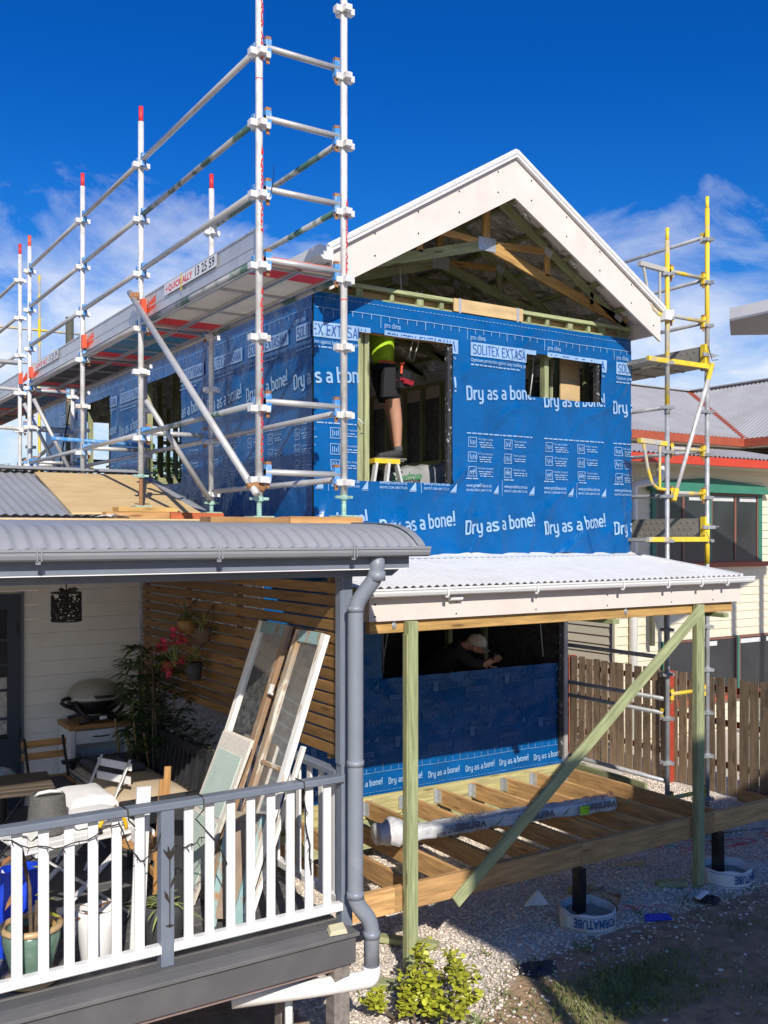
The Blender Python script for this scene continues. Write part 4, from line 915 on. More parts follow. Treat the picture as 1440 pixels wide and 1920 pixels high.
# balustrades
def baluster(par, x, y, ax, m=m_white):
    o = timber('baluster', (x, y, 1.235), (x, y, 2.16), .066 if ax == 'x' else .022, .022 if ax == 'x' else .066, m, par, up=(0, 1, 0))
BA = thing('balustrade', 'white baluster railing with slate grey top rail along the veranda front', 'railing', (2.5, 6.36, FL))
timber('top_rail', (-1.2, 6.35, 2.175), (3.725, 6.35, 2.175), .105, .05, m_slate, BA, ch=.008)
timber('bottom_rail', (-1.2, 6.35, 1.212), (3.72, 6.35, 1.212), .075, .06, m_white, BA, ch=.008)
for x in (1.388, 1.55, 1.711, 1.863, 2.019, 2.174, 2.519, 2.673, 2.832, 2.986, 3.146, 3.303, 3.458, 3.611, 1.23, 1.07, .91, .75): baluster(BA, x, 6.365, 'x')
nw = timber('newel_post', (2.352, 6.355, FL), (2.352, 6.355, 2.15), .092, .092, m_slate, BA, up=(0, 1, 0), ch=.006)
B2 = thing('side_balustrade', 'short white railing under the slat screen at the veranda end', 'railing', (3.76, 7.4, FL))
timber('top_rail', (3.76, 6.43, 2.19), (3.76, 8.6, 2.19), .095, .05, m_slate, B2, ch=.008)
timber('bottom_rail', (3.76, 6.43, 1.235), (3.76, 8.6, 1.235), .07, .055, m_white, B2)
for i in range(11): baluster(B2, 3.755, 6.52 + i * .19, 'y', m_white)
# metal flower on the newel and fairy light cable on the rail
FW = thing('metal_flower', 'flat black metal tulip hung on the grey newel post', 'ornament', (2.352, 6.3, 1.4))
b = MB(); yy = 6.302
b.tube((2.362, yy, 1.37), (2.362, yy, 1.83), .004, 6)
for sx, z0, l in ((-1, 1.52, .10), (1, 1.62, .09)): b.add([(2.362, yy, z0), (2.362 + sx * .035, yy, z0 + l * .5), (2.362 + sx * .04, yy - .004, z0 + l), (2.362 + sx * .012, yy, z0 + l * .6)], [(0, 1, 2, 3)])
for a in (-.5, -.15, .25, .55): b.add([(2.362, yy, 1.81), (2.362 + .04 * math.sin(a) - .014, yy - .003, 1.86), (2.362 + .11 * math.sin(a), yy - .006, 1.93 - .06 * abs(a)), (2.362 + .04 * math.sin(a) + .014, yy - .003, 1.86)], [(0, 1, 2, 3)])
b.add([(2.33, yy, 1.375), (2.362, yy, 1.385), (2.395, yy, 1.37), (2.362, yy, 1.36)], [(0, 1, 2, 3)])
b.build('flower', m_iron, FW)
b = MB(); rg = random.Random(3)
def loop(x0, x1, ztop, sag, n=14):
    pts = []
    for i in range(n + 1):
        t_ = i / n; pts.append((x0 + (x1 - x0) * t_, 6.328 + .01 * math.sin(i * 2.1), ztop - sag * math.sin(3.14159 * t_) + .012 * math.sin(i * 1.7)))
    b.path(pts, .0045, 5)
    for p in pts[1:-1:2]: b.tube(p, (p[0] + rg.uniform(-.02, .02), p[1] - .012, p[2] - .03), .003, 5)
loop(2.02, 2.36, 2.12, .28); loop(2.36, 2.62, 1.93, .05); loop(1.3, 2.02, 2.12, .0 + .10)
b.path([(2.06, 6.41, 2.205), (2.06, 6.33, 2.207), (2.07, 6.292, 2.20), (2.075, 6.29, 2.13), (2.12, 6.3, 2.08)], .0055, 5)
b.path([(2.60, 6.41, 2.205), (2.60, 6.33, 2.207), (2.60, 6.292, 2.19), (2.60, 6.29, 2.12), (2.56, 6.34, 2.05), (2.72, 6.33, 1.86), (2.79, 6.33, 1.70)], .005, 5)
pts = [(3.37, 6.41, 2.205), (3.38, 6.292, 2.20), (3.385, 6.292, 2.12)] + [(3.39 + .035 * i / 3 + .01 * math.sin(i * 2), 6.325, 2.08 - .09 * i) for i in range(7)]
b.path(pts, .0055, 5)
for p in pts[3:]: b.tube(p, (p[0] + rg.uniform(-.025, .025), p[1] - .01, p[2] - .035), .0035, 5)
tag(b.build('fairy_light_cable', m_iron, None, True), 'thin dark fairy light cable looped over the railing', 'light string')
SL = thing('solar_light', 'small wedge shaped cream solar light on the deck nosing', 'lamp', (3.6, 6.17, FL))
b = MB(); b.add([(3.50, 6.13, 1.105), (3.64, 6.11, 1.105), (3.66, 6.21, 1.105), (3.53, 6.23, 1.105), (3.52, 6.145, 1.13), (3.635, 6.125, 1.135), (3.65, 6.20, 1.155), (3.54, 6.215, 1.15)], [(3, 2, 1, 0), (4, 5, 6, 7), (0, 1, 5, 4), (1, 2, 6, 5), (2, 3, 7, 6), (3, 0, 4, 7)])
b.build('lens', mat('cream_plastic', (.5, .46, .3), rough=.3), SL)
b = MB(); b.box(3.52, 3.64, 6.135, 6.205, 1.1015, 1.112); b.build('base', m_black, SL)
# downpipe
DP = thing('downpipe', 'slate grey round downpipe with offset bends and white lower elbow', 'downpipe', (3.76, 6.2, .8))
b = MB(); rr_ = .059
def bend(pts, m=10):
    out = [Vector(pts[0])]
    for i in range(1, len(pts) - 1):
        p, q, r_ = Vector(pts[i - 1]), Vector(pts[i]), Vector(pts[i + 1]); k = min(.09, (q - p).length * .45, (r_ - q).length * .45)
        a_, c_ = q + (p - q).normalized() * k, q + (r_ - q).normalized() * k
        for j in range(m + 1): t_ = j / m; out.append(a_ * (1 - t_) ** 2 + q * 2 * t_ * (1 - t_) + c_ * t_ * t_)
    out.append(Vector(pts[-1])); return out
b.path(bend([(3.885, 6.10, 3.86), (3.885, 6.10, 3.70), (3.76, 6.20, 3.49), (3.76, 6.20, 1.27), (3.87, 6.15, 1.13), (3.87, 6.15, .79)]), rr_, 16); b.build('pipe', m_pipe, DP, True)
b = MB()
for p0, p1 in (((3.885, 6.10, 3.735), (3.885, 6.10, 3.665)),  ((3.76, 6.20, 3.475), (3.76, 6.20, 3.435)), ((3.76, 6.2, 2.33), (3.76, 6.2, 2.29)), ((3.76, 6.2, 1.36), (3.76, 6.2, 1.31)), ((3.87, 6.15, 1.06), (3.87, 6.15, 1.01))): b = MB(); b.tube(p0, p1, rr_ + .006, 16); b.build('socket_joint', m_pipe, DP, True)
b = MB(); b.path(bend([(3.87, 6.15, .80), (3.87, 6.15, .705), (3.5, 6.22, .71), (2.9, 6.5, .66)]), .066, 16); b.build('white_elbow', m_pvcw, DP, True)

# ---------------------------------------------------------------- scaffolds
cupm = None
def cup_mesh(r=.03):
    b = MB(); n = 12
    b.tube((0, 0, -.028), (0, 0, .028), r + .012, n)
    for i in range(4):
        a = i * math.pi / 2; c, s = math.cos(a), math.sin(a)
        b.bar((c * (r + .005), s * (r + .005), 0), (c * (r + .058), s * (r + .058), 0), .062, .05)
    return mesh('coupler', b.v, b.f, m_cup)
CUPW = cup_mesh()
def standard(par, x, y, z0, z1, zc, m, capm=None, r=.03, cupmat=None, label=None, spigot=None):
    b = MB(); b.tube((x, y, z0), (x, y, z1), r, 14); o = b.build('standard', m, par, True)
    if label: o['label'] = label
    for z in zc:
        if z0 - .02 < z < z1: inst('coupler', CUPW if cupmat is None else cupmat, Matrix.Translation((x, y, z)), o)
    if capm is not None:
        b = MB(); b.tube((x, y, z1 - .03), (x, y, z1 + .16), r * .8, 12); b.build('painted_spigot', capm, o, True)
    return o
def jack(par, x, y, zb, zt, green=True):
    b = MB(); n = int((zt - zb) / .014); pr = []
    for i in range(n): pr += [(.019, i * .014), (.0225, i * .014 + .007)]
    b.lathe((x, y, zb), pr, 10); j = b.build('base_jack', m_gnut if green else m_rust, par)
    b = MB(); b.box(x - .09, x + .09, y - .09, y + .09, zb - .012, zb); b.build('base_plate', m_gnut, j)
    b = MB(); b.tube((x, y, zt - .035), (x, y, zt), .036, 10); b.bar((x - .08, y, zt - .015), (x + .08, y, zt - .015), .03, .022); b.build('jack_nut', m_gnut, j)
def ledger(par, p0, p1, m, r=.026, ends=None, name='ledger', endw=.05):
    p0, p1 = Vector(p0), Vector(p1); d = (p1 - p0).normalized()
    b = MB(); b.tube(p0 + d * .05, p1 - d * .05, r, 12); o = b.build(name, m, par, True)
    if ends is not None:
        for p, s in ((p0, 1), (p1, -1)):
            q = p + d * (s * .075)
            b = MB(); b.bar(q - Vector((0, 0, .075)), q + Vector((0, 0, .06)), .045, .05, up=d); b.build('end_wedge', ends, o)
            if name == 'transom':
                b = MB(); b.bar(q + Vector((0, 0, .06)), q + Vector((0, 0, .085)), .04, .045, up=d); b.bar(q - Vector((0, 0, .13)), q - Vector((0, 0, .075)), .012, .03, up=d); b.build('wedge_pin', m_rust, o)['kind'] = 'stuff'
    return o
SCF = thing('silver_scaffold', 'silver tube scaffold with toe boards standing on the grey veranda roof', 'scaffold', (3.8, 9, 4.15))
XO, XI = 3.42, 4.21
K = lambda k: 4.446 + .571 * k
YS = {'A': 7.13, 'C': 9.97, 'D': 12.12, 'E': 14.86, 'F': 15.47, 'G': 18.2}
oA = standard(SCF, XO, 7.13, 4.30, 9.6, [K(k) for k in range(0, 9)], m_alu)
oB = standard(SCF, XI, 7.13, 4.33, 9.6, [K(k) for k in range(0, 9)], m_alu)
oC = standard(SCF, XO, 9.97, 4.62, 8.33, [K(k) for k in (1, 3, 4, 5, 6)] + [5.85 - .0 - .14 + .0], m_alu, m_red)
standard(SCF, XI, 9.97, 4.36, 7.78, [K(k) for k in range(0, 6)], m_alu, m_red)
standard(SCF, XO, 12.12, 4.66, 8.3, [K(k) for k in (1, 2, 3, 4, 5, 6)], m_alu, m_red)
standard(SCF, XI, 12.12, 4.7, 6.3, [K(k) for k in (1, 2, 3)], m_alud)
standard(SCF, XO, 14.86, 3.4, 8.24, [K(k) for k in (1, 2, 3, 4, 5, 6)], m_alu, m_orange)
standard(SCF, XI, 14.86, 3.4, 7.0, [K(k) for k in (1, 2, 3)], m_alu, m_orange)
standard(SCF, XO, 15.47, 3.4, 8.27, [K(k) for k in (1, 2, 3, 4, 5, 6)], m_alu, m_red)
standard(SCF, XI, 15.47, 3.4, 6.9, [K(k) for k in (1, 2, 3)], m_alu, m_red)
standard(SCF, XO, 18.2, 3.4, 8.2, [K(k) for k in (1, 2, 3, 4, 5, 6)], m_alu, m_red)
standard(SCF, XI, 18.2, 3.4, 6.9, [K(k) for k in (1, 2, 3)], m_alu, m_red)
jack(SCF, XO, 7.13, 4.155, 4.31); jack(SCF, XI, 7.13, 4.17, 4.34); jack(SCF, XO, 9.97, 4.31, 4.64, False); jack(SCF, XI, 9.97, 4.255, 4.37)
# transoms across the ends
for k in (0, 1, 3, 5, 6, 4): 
    z = K(k) + .065
    if k in (0, 1, 3, 4, 5, 6): ledger(SCF, (XO, 7.13, z), (XI, 7.13, z), m_alud, ends=m_blue, name='transom')
for y, ks in ((9.97, (1, 3)), (12.12, (1, 3)), (14.86, (1, 3)), (15.47, (1, 2, 3)), (18.2, (1, 3))):
    for k in ks: ledger(SCF, (XO, y, K(k) + .065), (XI, y, K(k) + .065), m_alud, ends=m_blue, name='transom')
# ledgers along the wall
seq = [7.13, 9.97, 12.12, 14.86]; seq2 = [15.47, 18.2]
for k in (1, 3, 4, 5, 6):
    for a_, b_ in list(zip(seq, seq[1:])) + list(zip(seq2, seq2[1:])) + [(18.2, 20.6)]:
        ledger(SCF, (XO, a_, K(k) + .045), (XO, b_, K(k) + .045), m_ledg if (k in (3, 5) and a_ < 8) or (k == 1 and a_ < 8) else m_alud, ends=m_blue)
for k in (0, 1, 3):
    for a_, b_ in list(zip(seq, seq[1:])) + list(zip(seq2, seq2[1:])):
        if k == 0 and a_ > 8: continue
        ledger(SCF, (XI, a_, K(k) + .03), (XI, b_, K(k) + .03), m_ledg if k == 3 and a_ < 8 else m_alud)
for k in (4, 5): ledger(SCF, (XI, 7.13, K(k) + .05), (XI, 9.97, K(k) + .05), m_ledg)
# planks
cols = {0: ('cream_ply', (.76, .72, .61)), 1: ('blue_painted_ply', (.03, .20, .38)), 2: ('dark_ply', (.06, .05, .045)), 3: ('blue_painted_ply', None), 4: ('dark_ply', None)}
pm = {}
for i, (a_, b_) in enumerate(((7.13, 9.97), (9.97, 12.12), (12.12, 14.86), (15.47, 18.2), (18.2, 20.6))):
    nm, c = cols[i]
    if nm not in pm: pm[nm] = mat(nm, c, rough=.6, var=.12, scale=5, dirt=(.3, .24, .17), dscale=2.5, damt=.5)
    for j in range(2):
        x0 = XO + .045 + j * .358; x1 = x0 + .345; z = K(3) + .10
        b = MB()
        for x in (x0, x1 - .022): b.box(x, x + .022, a_ + .06, b_ - .06, z - .07, z)
        for q in range(4):
            y = a_ + .12 + (b_ - a_ - .27) * q / 3; b.box(x0 + .022, x1 - .022, y, y + .025, z - .065, z - .048)
        pk_ = b.build('plank', m_plank, SCF)
        b = MB(); b.box(x0 + .023, x1 - .023, a_ + .07, b_ - .07, z - .046, z - .006); b.build('deck_panel', pm[nm], pk_)
        b = MB()
        for y0, y1 in ((a_ + .15, a_ + .42), (b_ - .42, b_ - .15)): b.box(x0 + .023, x1 - .023, y0, y1, z - .0495, z - .0465)
        b.build('red_end_band', m_red, pk_)['kind'] = 'stuff'
        b = MB(); b.box(x0, x1, a_ + .02, a_ + .06, z - .05, z + .004); b.box(x0, x1, b_ - .06, b_ - .02, z - .05, z + .004); b.build('red_hook_end', mat('faded_red', (.72, .16, .08), rough=.55) if 'faded_red' not in MATS else MATS['faded_red'], pk_)['kind'] = 'stuff'
# toe boards
for i, (a_, b_) in enumerate(((7.17, 9.93), (10.0, 12.1), (12.14, 14.8), (15.5, 18.1), (18.25, 20.5))):
    b = MB(); xt = XO + .035
    b.box(xt - .004, xt + .012, a_, b_, K(3) + .11, K(3) + .34); b.box(xt - .012, xt + .02, a_, b_, K(3) + .33, K(3) + .345); b.box(xt - .012, xt + .018, a_, b_, K(3) + .105, K(3) + .125); b.box(xt - .008, xt, a_, b_, K(3) + .2, K(3) + .215)
    tb = b.build('toe_board', m_plank, SCF)
    if i in (0, 2):
        # label reads from far to near seen from outside
        s0 = b_ - (.62 if i == 0 else .2)
        f = lambda s, z, l=0, s0=s0, xt=xt: (xt - .0125 - l, s0 - s, z)
        ln = 1.30
        p = Pr(f); p.rect(0, ln, K(3) + .215, K(3) + .325, 4, lift=.001); lab = p.mb.build('label_strip', m_label, tb)
        p = Pr(f); p.text('QUICK ALLY', .11, K(3) + .24, wd=.62, h=.085, bold=.03, lift=.002); p.rect(.03, .09, K(3) + .265, K(3) + .275, lift=.002); p.add([(.055, K(3) + .23), (.065, K(3) + .23), (.065, K(3) + .31), (.055, K(3) + .31)], [(0, 1, 2, 3)], .002); p.mb.build('red_lettering', m_inkr, lab)['kind'] = 'stuff'
        p = Pr(f); p.text('13 25 59', .80, K(3) + .235, wd=.45, h=.115, bold=.015, lift=.002); p.mb.build('black_lettering', m_inkk, lab)['kind'] = 'stuff'
        if i == 0:
            p = Pr(f); p.rect(.44, .47, K(3) + .20, K(3) + .34, lift=.004); p.add([(.42, K(3) + .21), (.455, K(3) + .16), (.49, K(3) + .21)], [(0, 1, 2)], .004); p.mb.build('yellow_mark', m_yelp, tb)
for y in (9.93, 12.08, 14.78, 15.43):
    b = MB(); b.box(XO - .04, XO + .012, y - .10, y - .03, K(3) + .13, K(3) + .29); b.add([(XO + .03, y - .03, K(3) + .15), (XO + .03, y - .32, K(3) + .17), (XO + .03, y - .32, K(3) + .30), (XO + .03, y - .03, K(3) + .22)], [(0, 1, 2, 3)]); b.build('orange_clip', m_orange, SCF)
# braces and loose tubes
ledger(SCF, (3.355, 10.18, 6.60), (3.355, 7.0, 4.30), m_alud, r=.031, name='diagonal_brace')
b = MB(); b.tube((3.35, 10.04, 6.50), (3.42, 9.97, 6.50), .05, 10); b.tube((3.36, 7.13, 4.39), (3.45, 7.13, 4.39), .052, 10); b.tube((3.36, 7.10, 4.395), (3.30, 7.10, 4.395), .022, 8); b.build('swivel_clamp', m_rust, SCF)['kind'] = 'stuff'
ledger(SCF, (3.43, 9.93, 5.46), (4.20, 9.93, 4.35), m_alud, r=.029, name='diagonal_brace')
ledger(SCF, (3.44, 14.80, 6.05), (4.20, 14.80, 4.55), m_alud, r=.029, name='diagonal_brace')
ledger(SCF, (3.44, 15.40, 6.05), (4.20, 15.40, 4.55), m_alud, r=.029, name='diagonal_brace')
ledger(SCF, (3.5, 17.9, 4.6), (4.1, 15.6, 5.6), m_alud, r=.026, name='diagonal_brace')
ledger(SCF, (1.2, 13.4, 6.27), (2.98, 13.4, 6.27), m_alu, r=.031, name='tie_tube')
ledger(SCF, (3.0, 12.15, 5.18), (4.3, 12.05, 5.14), m_blue, r=.026, name='tie_tube')
ledger(SCF, (1.6, 15.6, 5.66), (4.25, 15.35, 5.6), m_alu, r=.028, name='tie_tube')
ledger(SCF, (1.6, 15.7, 6.25), (3.45, 15.5, 6.22), m_alu, r=.028, name='tie_tube')
def swirl(par, f, m, txt, x, z, wd, h):
    p = Pr(f); p.text(txt, x, z, wd=wd, h=h, bold=.02); p.mb.build('lettering', m, par)
def on_pole(x, y, r, ang):
    # text runs down the tube; s runs downward
    def f(s, z, l=0):
        a = ang + z / r; return (x + (r + .0012 + l * .3) * math.cos(a), y + (r + .0012 + l * .3) * math.sin(a), -s)
    return f
for par, x, y, zt in ((oA, XO, 7.13, 7.12), (oA, XO, 7.13, 6.0), (oA, XO, 7.13, 5.28), (oA, XO, 7.13, 8.5), (oB, XI, 7.13, 6.85)):
    f = on_pole(x, y, .03, R(-88)); p = Pr(f); p.text('QUICK ALLY', -zt + .09, .0, wd=.62, h=.045, bold=.03); p.add([(-zt, .01), (-zt + .06, .0), (-zt + .07, .022), (-zt + .03, .035)], [(0, 1, 2, 3)]); p.mb.build('red_lettering', m_inkr, par)['kind'] = 'stuff'
b = MB()
for x, z in ((XO, 7.66), (XI, 5.99), (XI, 7.28)): b.tube((x, 7.13, z), (x, 7.13, z + .008), .0308, 14)
b.build('red_ring', m_inkr, SCF)['kind'] = 'stuff'
b = MB(); b.path([(3.50, 7.1, 6.72), (3.515, 7.08, 6.83), (3.525, 7.07, 6.97)], .003, 5); b.build('cable_tie', m_black, SCF)
tag(timber('packing_plank', (3.645, 7.13, 4.125), (4.33, 7.13, 4.125), .22, .06, m_block), 'orange brown timber pad under the front inner scaffold foot', 'timber')
tag(timber('packing_plank', (2.96, 7.13, 4.118), (3.635, 7.13, 4.118), .22, .055, m_block), 'brown timber pad under the front outer scaffold foot', 'timber')
tag(timber('packing_plank', (3.02, 9.97, 4.208), (3.69, 9.97, 4.208), .24, .07, m_block), 'dark brown lower plank of the stack under the rusty jack', 'timber')
tag(timber('packing_plank', (3.15, 9.97, 4.27), (3.78, 9.97, 4.27), .22, .05, m_pine), 'pale orange upper plank of the stack under the rusty jack', 'timber')
tag(timber('packing_plank', (3.70, 9.97, 4.208), (4.30, 9.97, 4.208), .24, .07, m_redwood), 'reddish timber pad under the rear inner scaffold foot', 'timber')
tag(timber('plywood_strip', (1.58, 8.1, 4.128), (3.9, 7.9, 4.132), .34, .016, m_ply), 'long thin plywood strip lying on the veranda roof', 'plywood')
b = MB(); b.add([(2.71, 10.0, 4.212), (4.09, 10.0, 4.235), (4.02, 11.85, 4.73), (2.80, 11.92, 4.73), (2.71, 10.0, 4.232), (4.09, 10.0, 4.255), (4.02, 11.85, 4.75), (2.80, 11.92, 4.75)], [(3, 2, 1, 0), (4, 5, 6, 7), (0, 1, 5, 4), (1, 2, 6, 5), (2, 3, 7, 6), (3, 0, 4, 7)])
tag(b.build('plywood_sheet', m_ply), 'large plywood sheet lying on the sloping grey roof by the scaffold', 'plywood')
vs = []; b = MB()
for i in range(9):
    for j in range(7): vs.append((2.93 + i * .04, 9.80 + j * .03, 4.19 + .05 * max(0, noise.noise(Vector((i * .8, j * .9, 2))) + .35) * math.sin(3.14 * i / 8)))
b.add(vs, [(i * 7 + j, i * 7 + j + 1, (i + 1) * 7 + j + 1, (i + 1) * 7 + j) for i in range(8) for j in range(6)]); tag(b.build('crumpled_bag', m_pvcw, None, True), 'crumpled white plastic bag beside the plank stack on the roof', 'plastic bag')
b = MB(); b.tube((4.55, 16.9, 3.0), (4.55, 16.9, 7.72), .068, 16); tag(b.build('vent_pipe', m_olive, None, True), 'dark olive round pipe rising between scaffold and blue wall', 'pipe')
b = MB(); b.path([(4.1, 15.2, 6.0), (3.95, 15.0, 5.4), (3.78, 14.9, 4.6)], .012, 6); tag(b.build('black_cable', m_black, None, True), 'black cable hanging down beside the scaffold braces', 'cable')

# yellow scaffold on the right
YE = thing('yellow_scaffold', 'yellow and grey painted scaffold tower beyond the gable eave', 'scaffold', (10.3, 8.6, 0))
cy = MB(); cy.tube((0, 0, -.028), (0, 0, .028), .04, 12)
for i in range(4):
    a = i * math.pi / 2 + .4; c, s = math.cos(a), math.sin(a); cy.bar((c * .03, s * .03, 0), (c * .085, s * .085, 0), .055, .04)
CUPG = mesh('coupler', cy.v, cy.f, m_galv)
XA, XB, YY = 9.9, 10.68, 8.58
zk = [3.93 + .572 * k for k in range(-6, 9)]
for x, zm, zt in ((XA, 5.62, 7.8), (XB, 6.1, 8.35)):
    standard(YE, x, YY, .05, zm, zk, m_galv, None, .031, CUPG); standard(YE, x, YY, zm, zt, zk, m_yel, m_yelp, .031, CUPG, 'yellow upper tube of the tower')
    b = MB(); b.tube((x, YY, zm - .06), (x, YY, zm + .06), .036, 12); b.build('spigot_collar', m_galv, YE, True)
b = MB(); b.tube((XB, YY, 3.62), (XB, YY, 4.16), .0325, 14); b.build('yellow_sleeve', m_yelp, YE, True)
standard(YE, XA, 11.4, .05, 7.8, zk, m_galv, m_yelp, .031, CUPG); standard(YE, XB, 11.4, .05, 8.35, zk, m_galv, m_yelp, .031, CUPG)
zz = lambda k: 3.93 + .572 * k + .05
for k in (6, 5, 2, 1, -3.55, -5.9): ledger(YE, (XA, YY, zz(k)), (XB, YY, zz(k)), m_yel, r=.027, ends=m_yelp, name='transom')
for k in (7, 6, 5): ledger(YE, (XB, YY, zz(k)), (XB, 11.4, zz(k)), m_galv, r=.026, ends=m_yelp)
for k in (2, 1): ledger(YE, (XB, YY, zz(k)), (XB, 11.4, zz(k)), m_galv, r=.026, ends=m_yelp)
for z in (1.888, 1.70, .83, 2.42): ledger(YE, (XA, YY, z), (XA, 13.2, z), m_galv, r=.029, ends=m_yelp if z == 1.70 else None)
for z in (6.25, 5.65): ledger(YE, (XA, YY, z), (XA, 11.4, z), m_galv, r=.026)
for k, zp in ((4, 6.26), (0, 3.97)):
    for j in range(3):
        x0 = XA + .05 + j * .225
        b = MB(); b.box(x0, x0 + .215, YY + .0, 11.4, zp - .045, zp)
        for y in np.arange(YY + .3, 11.3, .5): b.box(x0 + .02, x0 + .19, y, y + .03, zp - .06, zp - .046)
        b.build('plank', m_board, YE)
    b = MB(); b.box(XA - .33, XA - .1, YY, 11.4, zp - .045, zp); b.build('plank', m_board, YE)
    b = MB(); b.bar((XA + .03, YY - .035, zp - .02), (XB - .03, YY - .035, zp - .02), .05, .06); b.build('yellow_end_rail', m_yelp, YE)
    b = MB(); b.bar((XA - .4, YY - .03, zp - .02), (XA - .03, YY - .03, zp - .02), .05, .06); b.build('hop_up_arm', m_yel, YE)
    b = MB(); b.box(XB - .055, XB - .04, YY + .06, 11.35, zp, zp + .26); tb = b.build('toe_board', m_board, YE)
    b = MB()
    for r_ in range(3):
        for q in range(26):
            b.tube((XB - .0555, YY + .16 + q * .105 + (r_ % 2) * .05, zp + .05 + r_ * .08), (XB - .061, YY + .16 + q * .105 + (r_ % 2) * .05, zp + .05 + r_ * .08), .012, 6)
    b.build('raised_dimples', m_galv, tb)['kind'] = 'stuff'
    b = MB(); b.box(XB - .07, XB - .03, YY - .02, YY + .055, zp - .01, zp + .28); b.build('yellow_end', m_yelp, tb)
    b = MB(); b.bar((XB - .12, YY - .03, zp + .14), (XB + .12, YY - .03, zp + .14), .02, .045); b.bar((XB + .12, YY - .03, zp + .145), (XB + .2, YY - .03, zp + .15), .008, .012); b.build('clip_bar', m_galv, tb)
for zt in (7.43, 5.2):
    b = MB(); b.bar((XA - .52, YY, zt), (XA - .03, YY, zt - .02), .06, .06); b.path([(XA - .44, YY, zt - .03), (XA - .36, YY, zt - .35), (XA - .28, YY, zt - .54), (XA - .18, YY, zt - .60), (XA - .03, YY, zt - .61)], .02, 8); b.tube((XA - .14, YY, zt - .02), (XA - .14, YY, zt - .6), .018, 8)
    b.build('hop_up_bracket', m_yel, YE, False)
ledger(YE, (XB + .03, YY - .06, 6.28), (XA + .05, YY - .06, 4.45), m_alu, r=.027, name='diagonal_brace')
b = MB(); b.tube((XB + .03, YY - .06, 6.28), (XB - .06, YY - .06, 6.06), .032, 10); b.tube((XA + .05, YY - .06, 4.45), (XA + .11, YY - .06, 4.60), .036, 10); b.build('brace_end', m_yelp, YE)
b = MB(); b.path([(XB - .08, YY - .08, 6.5), (XB, YY - .08, 6.32), (XB + .12, YY - .08, 6.34)], .006, 5); b.path([(XB - .1, YY - .06, 4.05), (XB + .04, YY - .06, 3.85)], .005, 5); b.build('wire_tie', m_black, YE)['kind'] = 'stuff'
for x in (XA, XB): jack(YE, x, YY, .0, .1)
# distant yellow scaffold seen through the silver one
YD = thing('distant_scaffold', 'small distant yellow scaffold frame seen through the silver tubes', 'scaffold', (6.0, 24, 0))
from_px = lambda X, Y: None
for x, zt in ((5.75, 10.2), (6.05, 8.4)):
    b = MB(); b.tube((x, 24 - (x - 5.75) * .5, 0), (x, 24 - (x - 5.75) * .5, zt), .034, 10); b.build('standard', m_yel, YD, True)
for z, m in ((8.9, m_yel), (8.1, m_galv), (7.3, m_galv)):
    b = MB(); b.tube((3.3, 24.2, z), (8.2, 23.9, z), .03, 8); b.build('ledger', m, YD, True)
# ---------------------------------------------------------------- things on the veranda
rg = random.Random(11)
PL_ = thing('pendant_lamp', 'black woven drum pendant lamp hanging under the veranda roof', 'lamp', (2.26, 8.5, 3.28))
b = MB(); n = 30; cx, cy_, r0, z0, z1 = 2.26, 8.5, .122, 3.27, 3.51
for z in (z0, z1):
    pts = [(cx + r0 * math.cos(6.28319 * i / n), cy_ + r0 * math.sin(6.28319 * i / n), z) for i in range(n + 1)]; b.path(pts, .007, 5)
for i in range(330):
    a = rg.uniform(0, 6.28); z = rg.uniform(z0, z1 - .02); da = rg.uniform(-.5, .5); dz = rg.uniform(-.05, .05)
    b.path([(cx + r0 * math.cos(a + da * t_), cy_ + r0 * math.sin(a + da * t_), min(z1, max(z0, z + dz * t_))) for t_ in (0, .5, 1)], .006, 4)
b.build('woven_shade', m_lamp, PL_)
b = MB(); b.tube((cx, cy_, 3.5), (cx, cy_, 3.72), .006, 6); b.tube((cx, cy_, 3.38), (cx, cy_, 3.5), .025, 10); b.tube((cx - r0, cy_, z1), (cx + r0, cy_, z1), .004, 5)
for a in (0, 1.2, 2.5): b.add([(cx, cy_, z1 + .02), (cx + .06 * math.cos(a), cy_ - .03, z1 + .05), (cx + .1 * math.cos(a), cy_ - .04, z1 + .03), (cx + .05 * math.cos(a), cy_ - .02, z1)], [(0, 1, 2, 3)])
b.build('lamp_holder', m_black, PL_)
# trolley
TR = thing('kitchen_trolley', 'white trolley with oak top, drawer and bottle rack by the weatherboards', 'trolley', (3.13, 10.6, FL))
b = MB(); b.box(2.79, 3.48, 10.36, 10.85, 1.95, 2.0); b.build('oak_top', m_chairw, TR)
for x in (2.83, 3.41):
    for y in (10.40, 10.80): timber('leg', (x, y, FL), (x, y, 1.95), .05, .05, m_white, TR, up=(0, 1, 0))
b = MB(); b.box(2.86, 3.39, 10.38, 10.40, 1.80, 1.935); dr = b.build('drawer', m_white, TR)
b = MB(); b.path([(3.04, 10.378, 1.865), (3.05, 10.358, 1.87), (3.13, 10.352, 1.865), (3.2, 10.358, 1.87), (3.21, 10.378, 1.865)], .007, 6); b.build('handle', m_iron, dr)
b = MB(); b.box(2.85, 3.39, 10.8, 10.815, 1.3, 1.95); b.box(2.82, 2.835, 10.42, 10.8, 1.3, 1.95); b.box(3.41, 3.425, 10.42, 10.8, 1.3, 1.95); b.box(2.85, 3.4, 10.40, 10.8, 1.18, 1.2); b.box(2.85, 3.4, 10.4, 10.8, 1.53, 1.545); b.build('carcass', m_white, TR)
b = MB()
for i in range(7): x = 2.88 + i * .08; b.prism([(x, 10.385, 1.56), (x + .04, 10.385, 1.62), (x + .075, 10.385, 1.56)], (0, .38, 0))
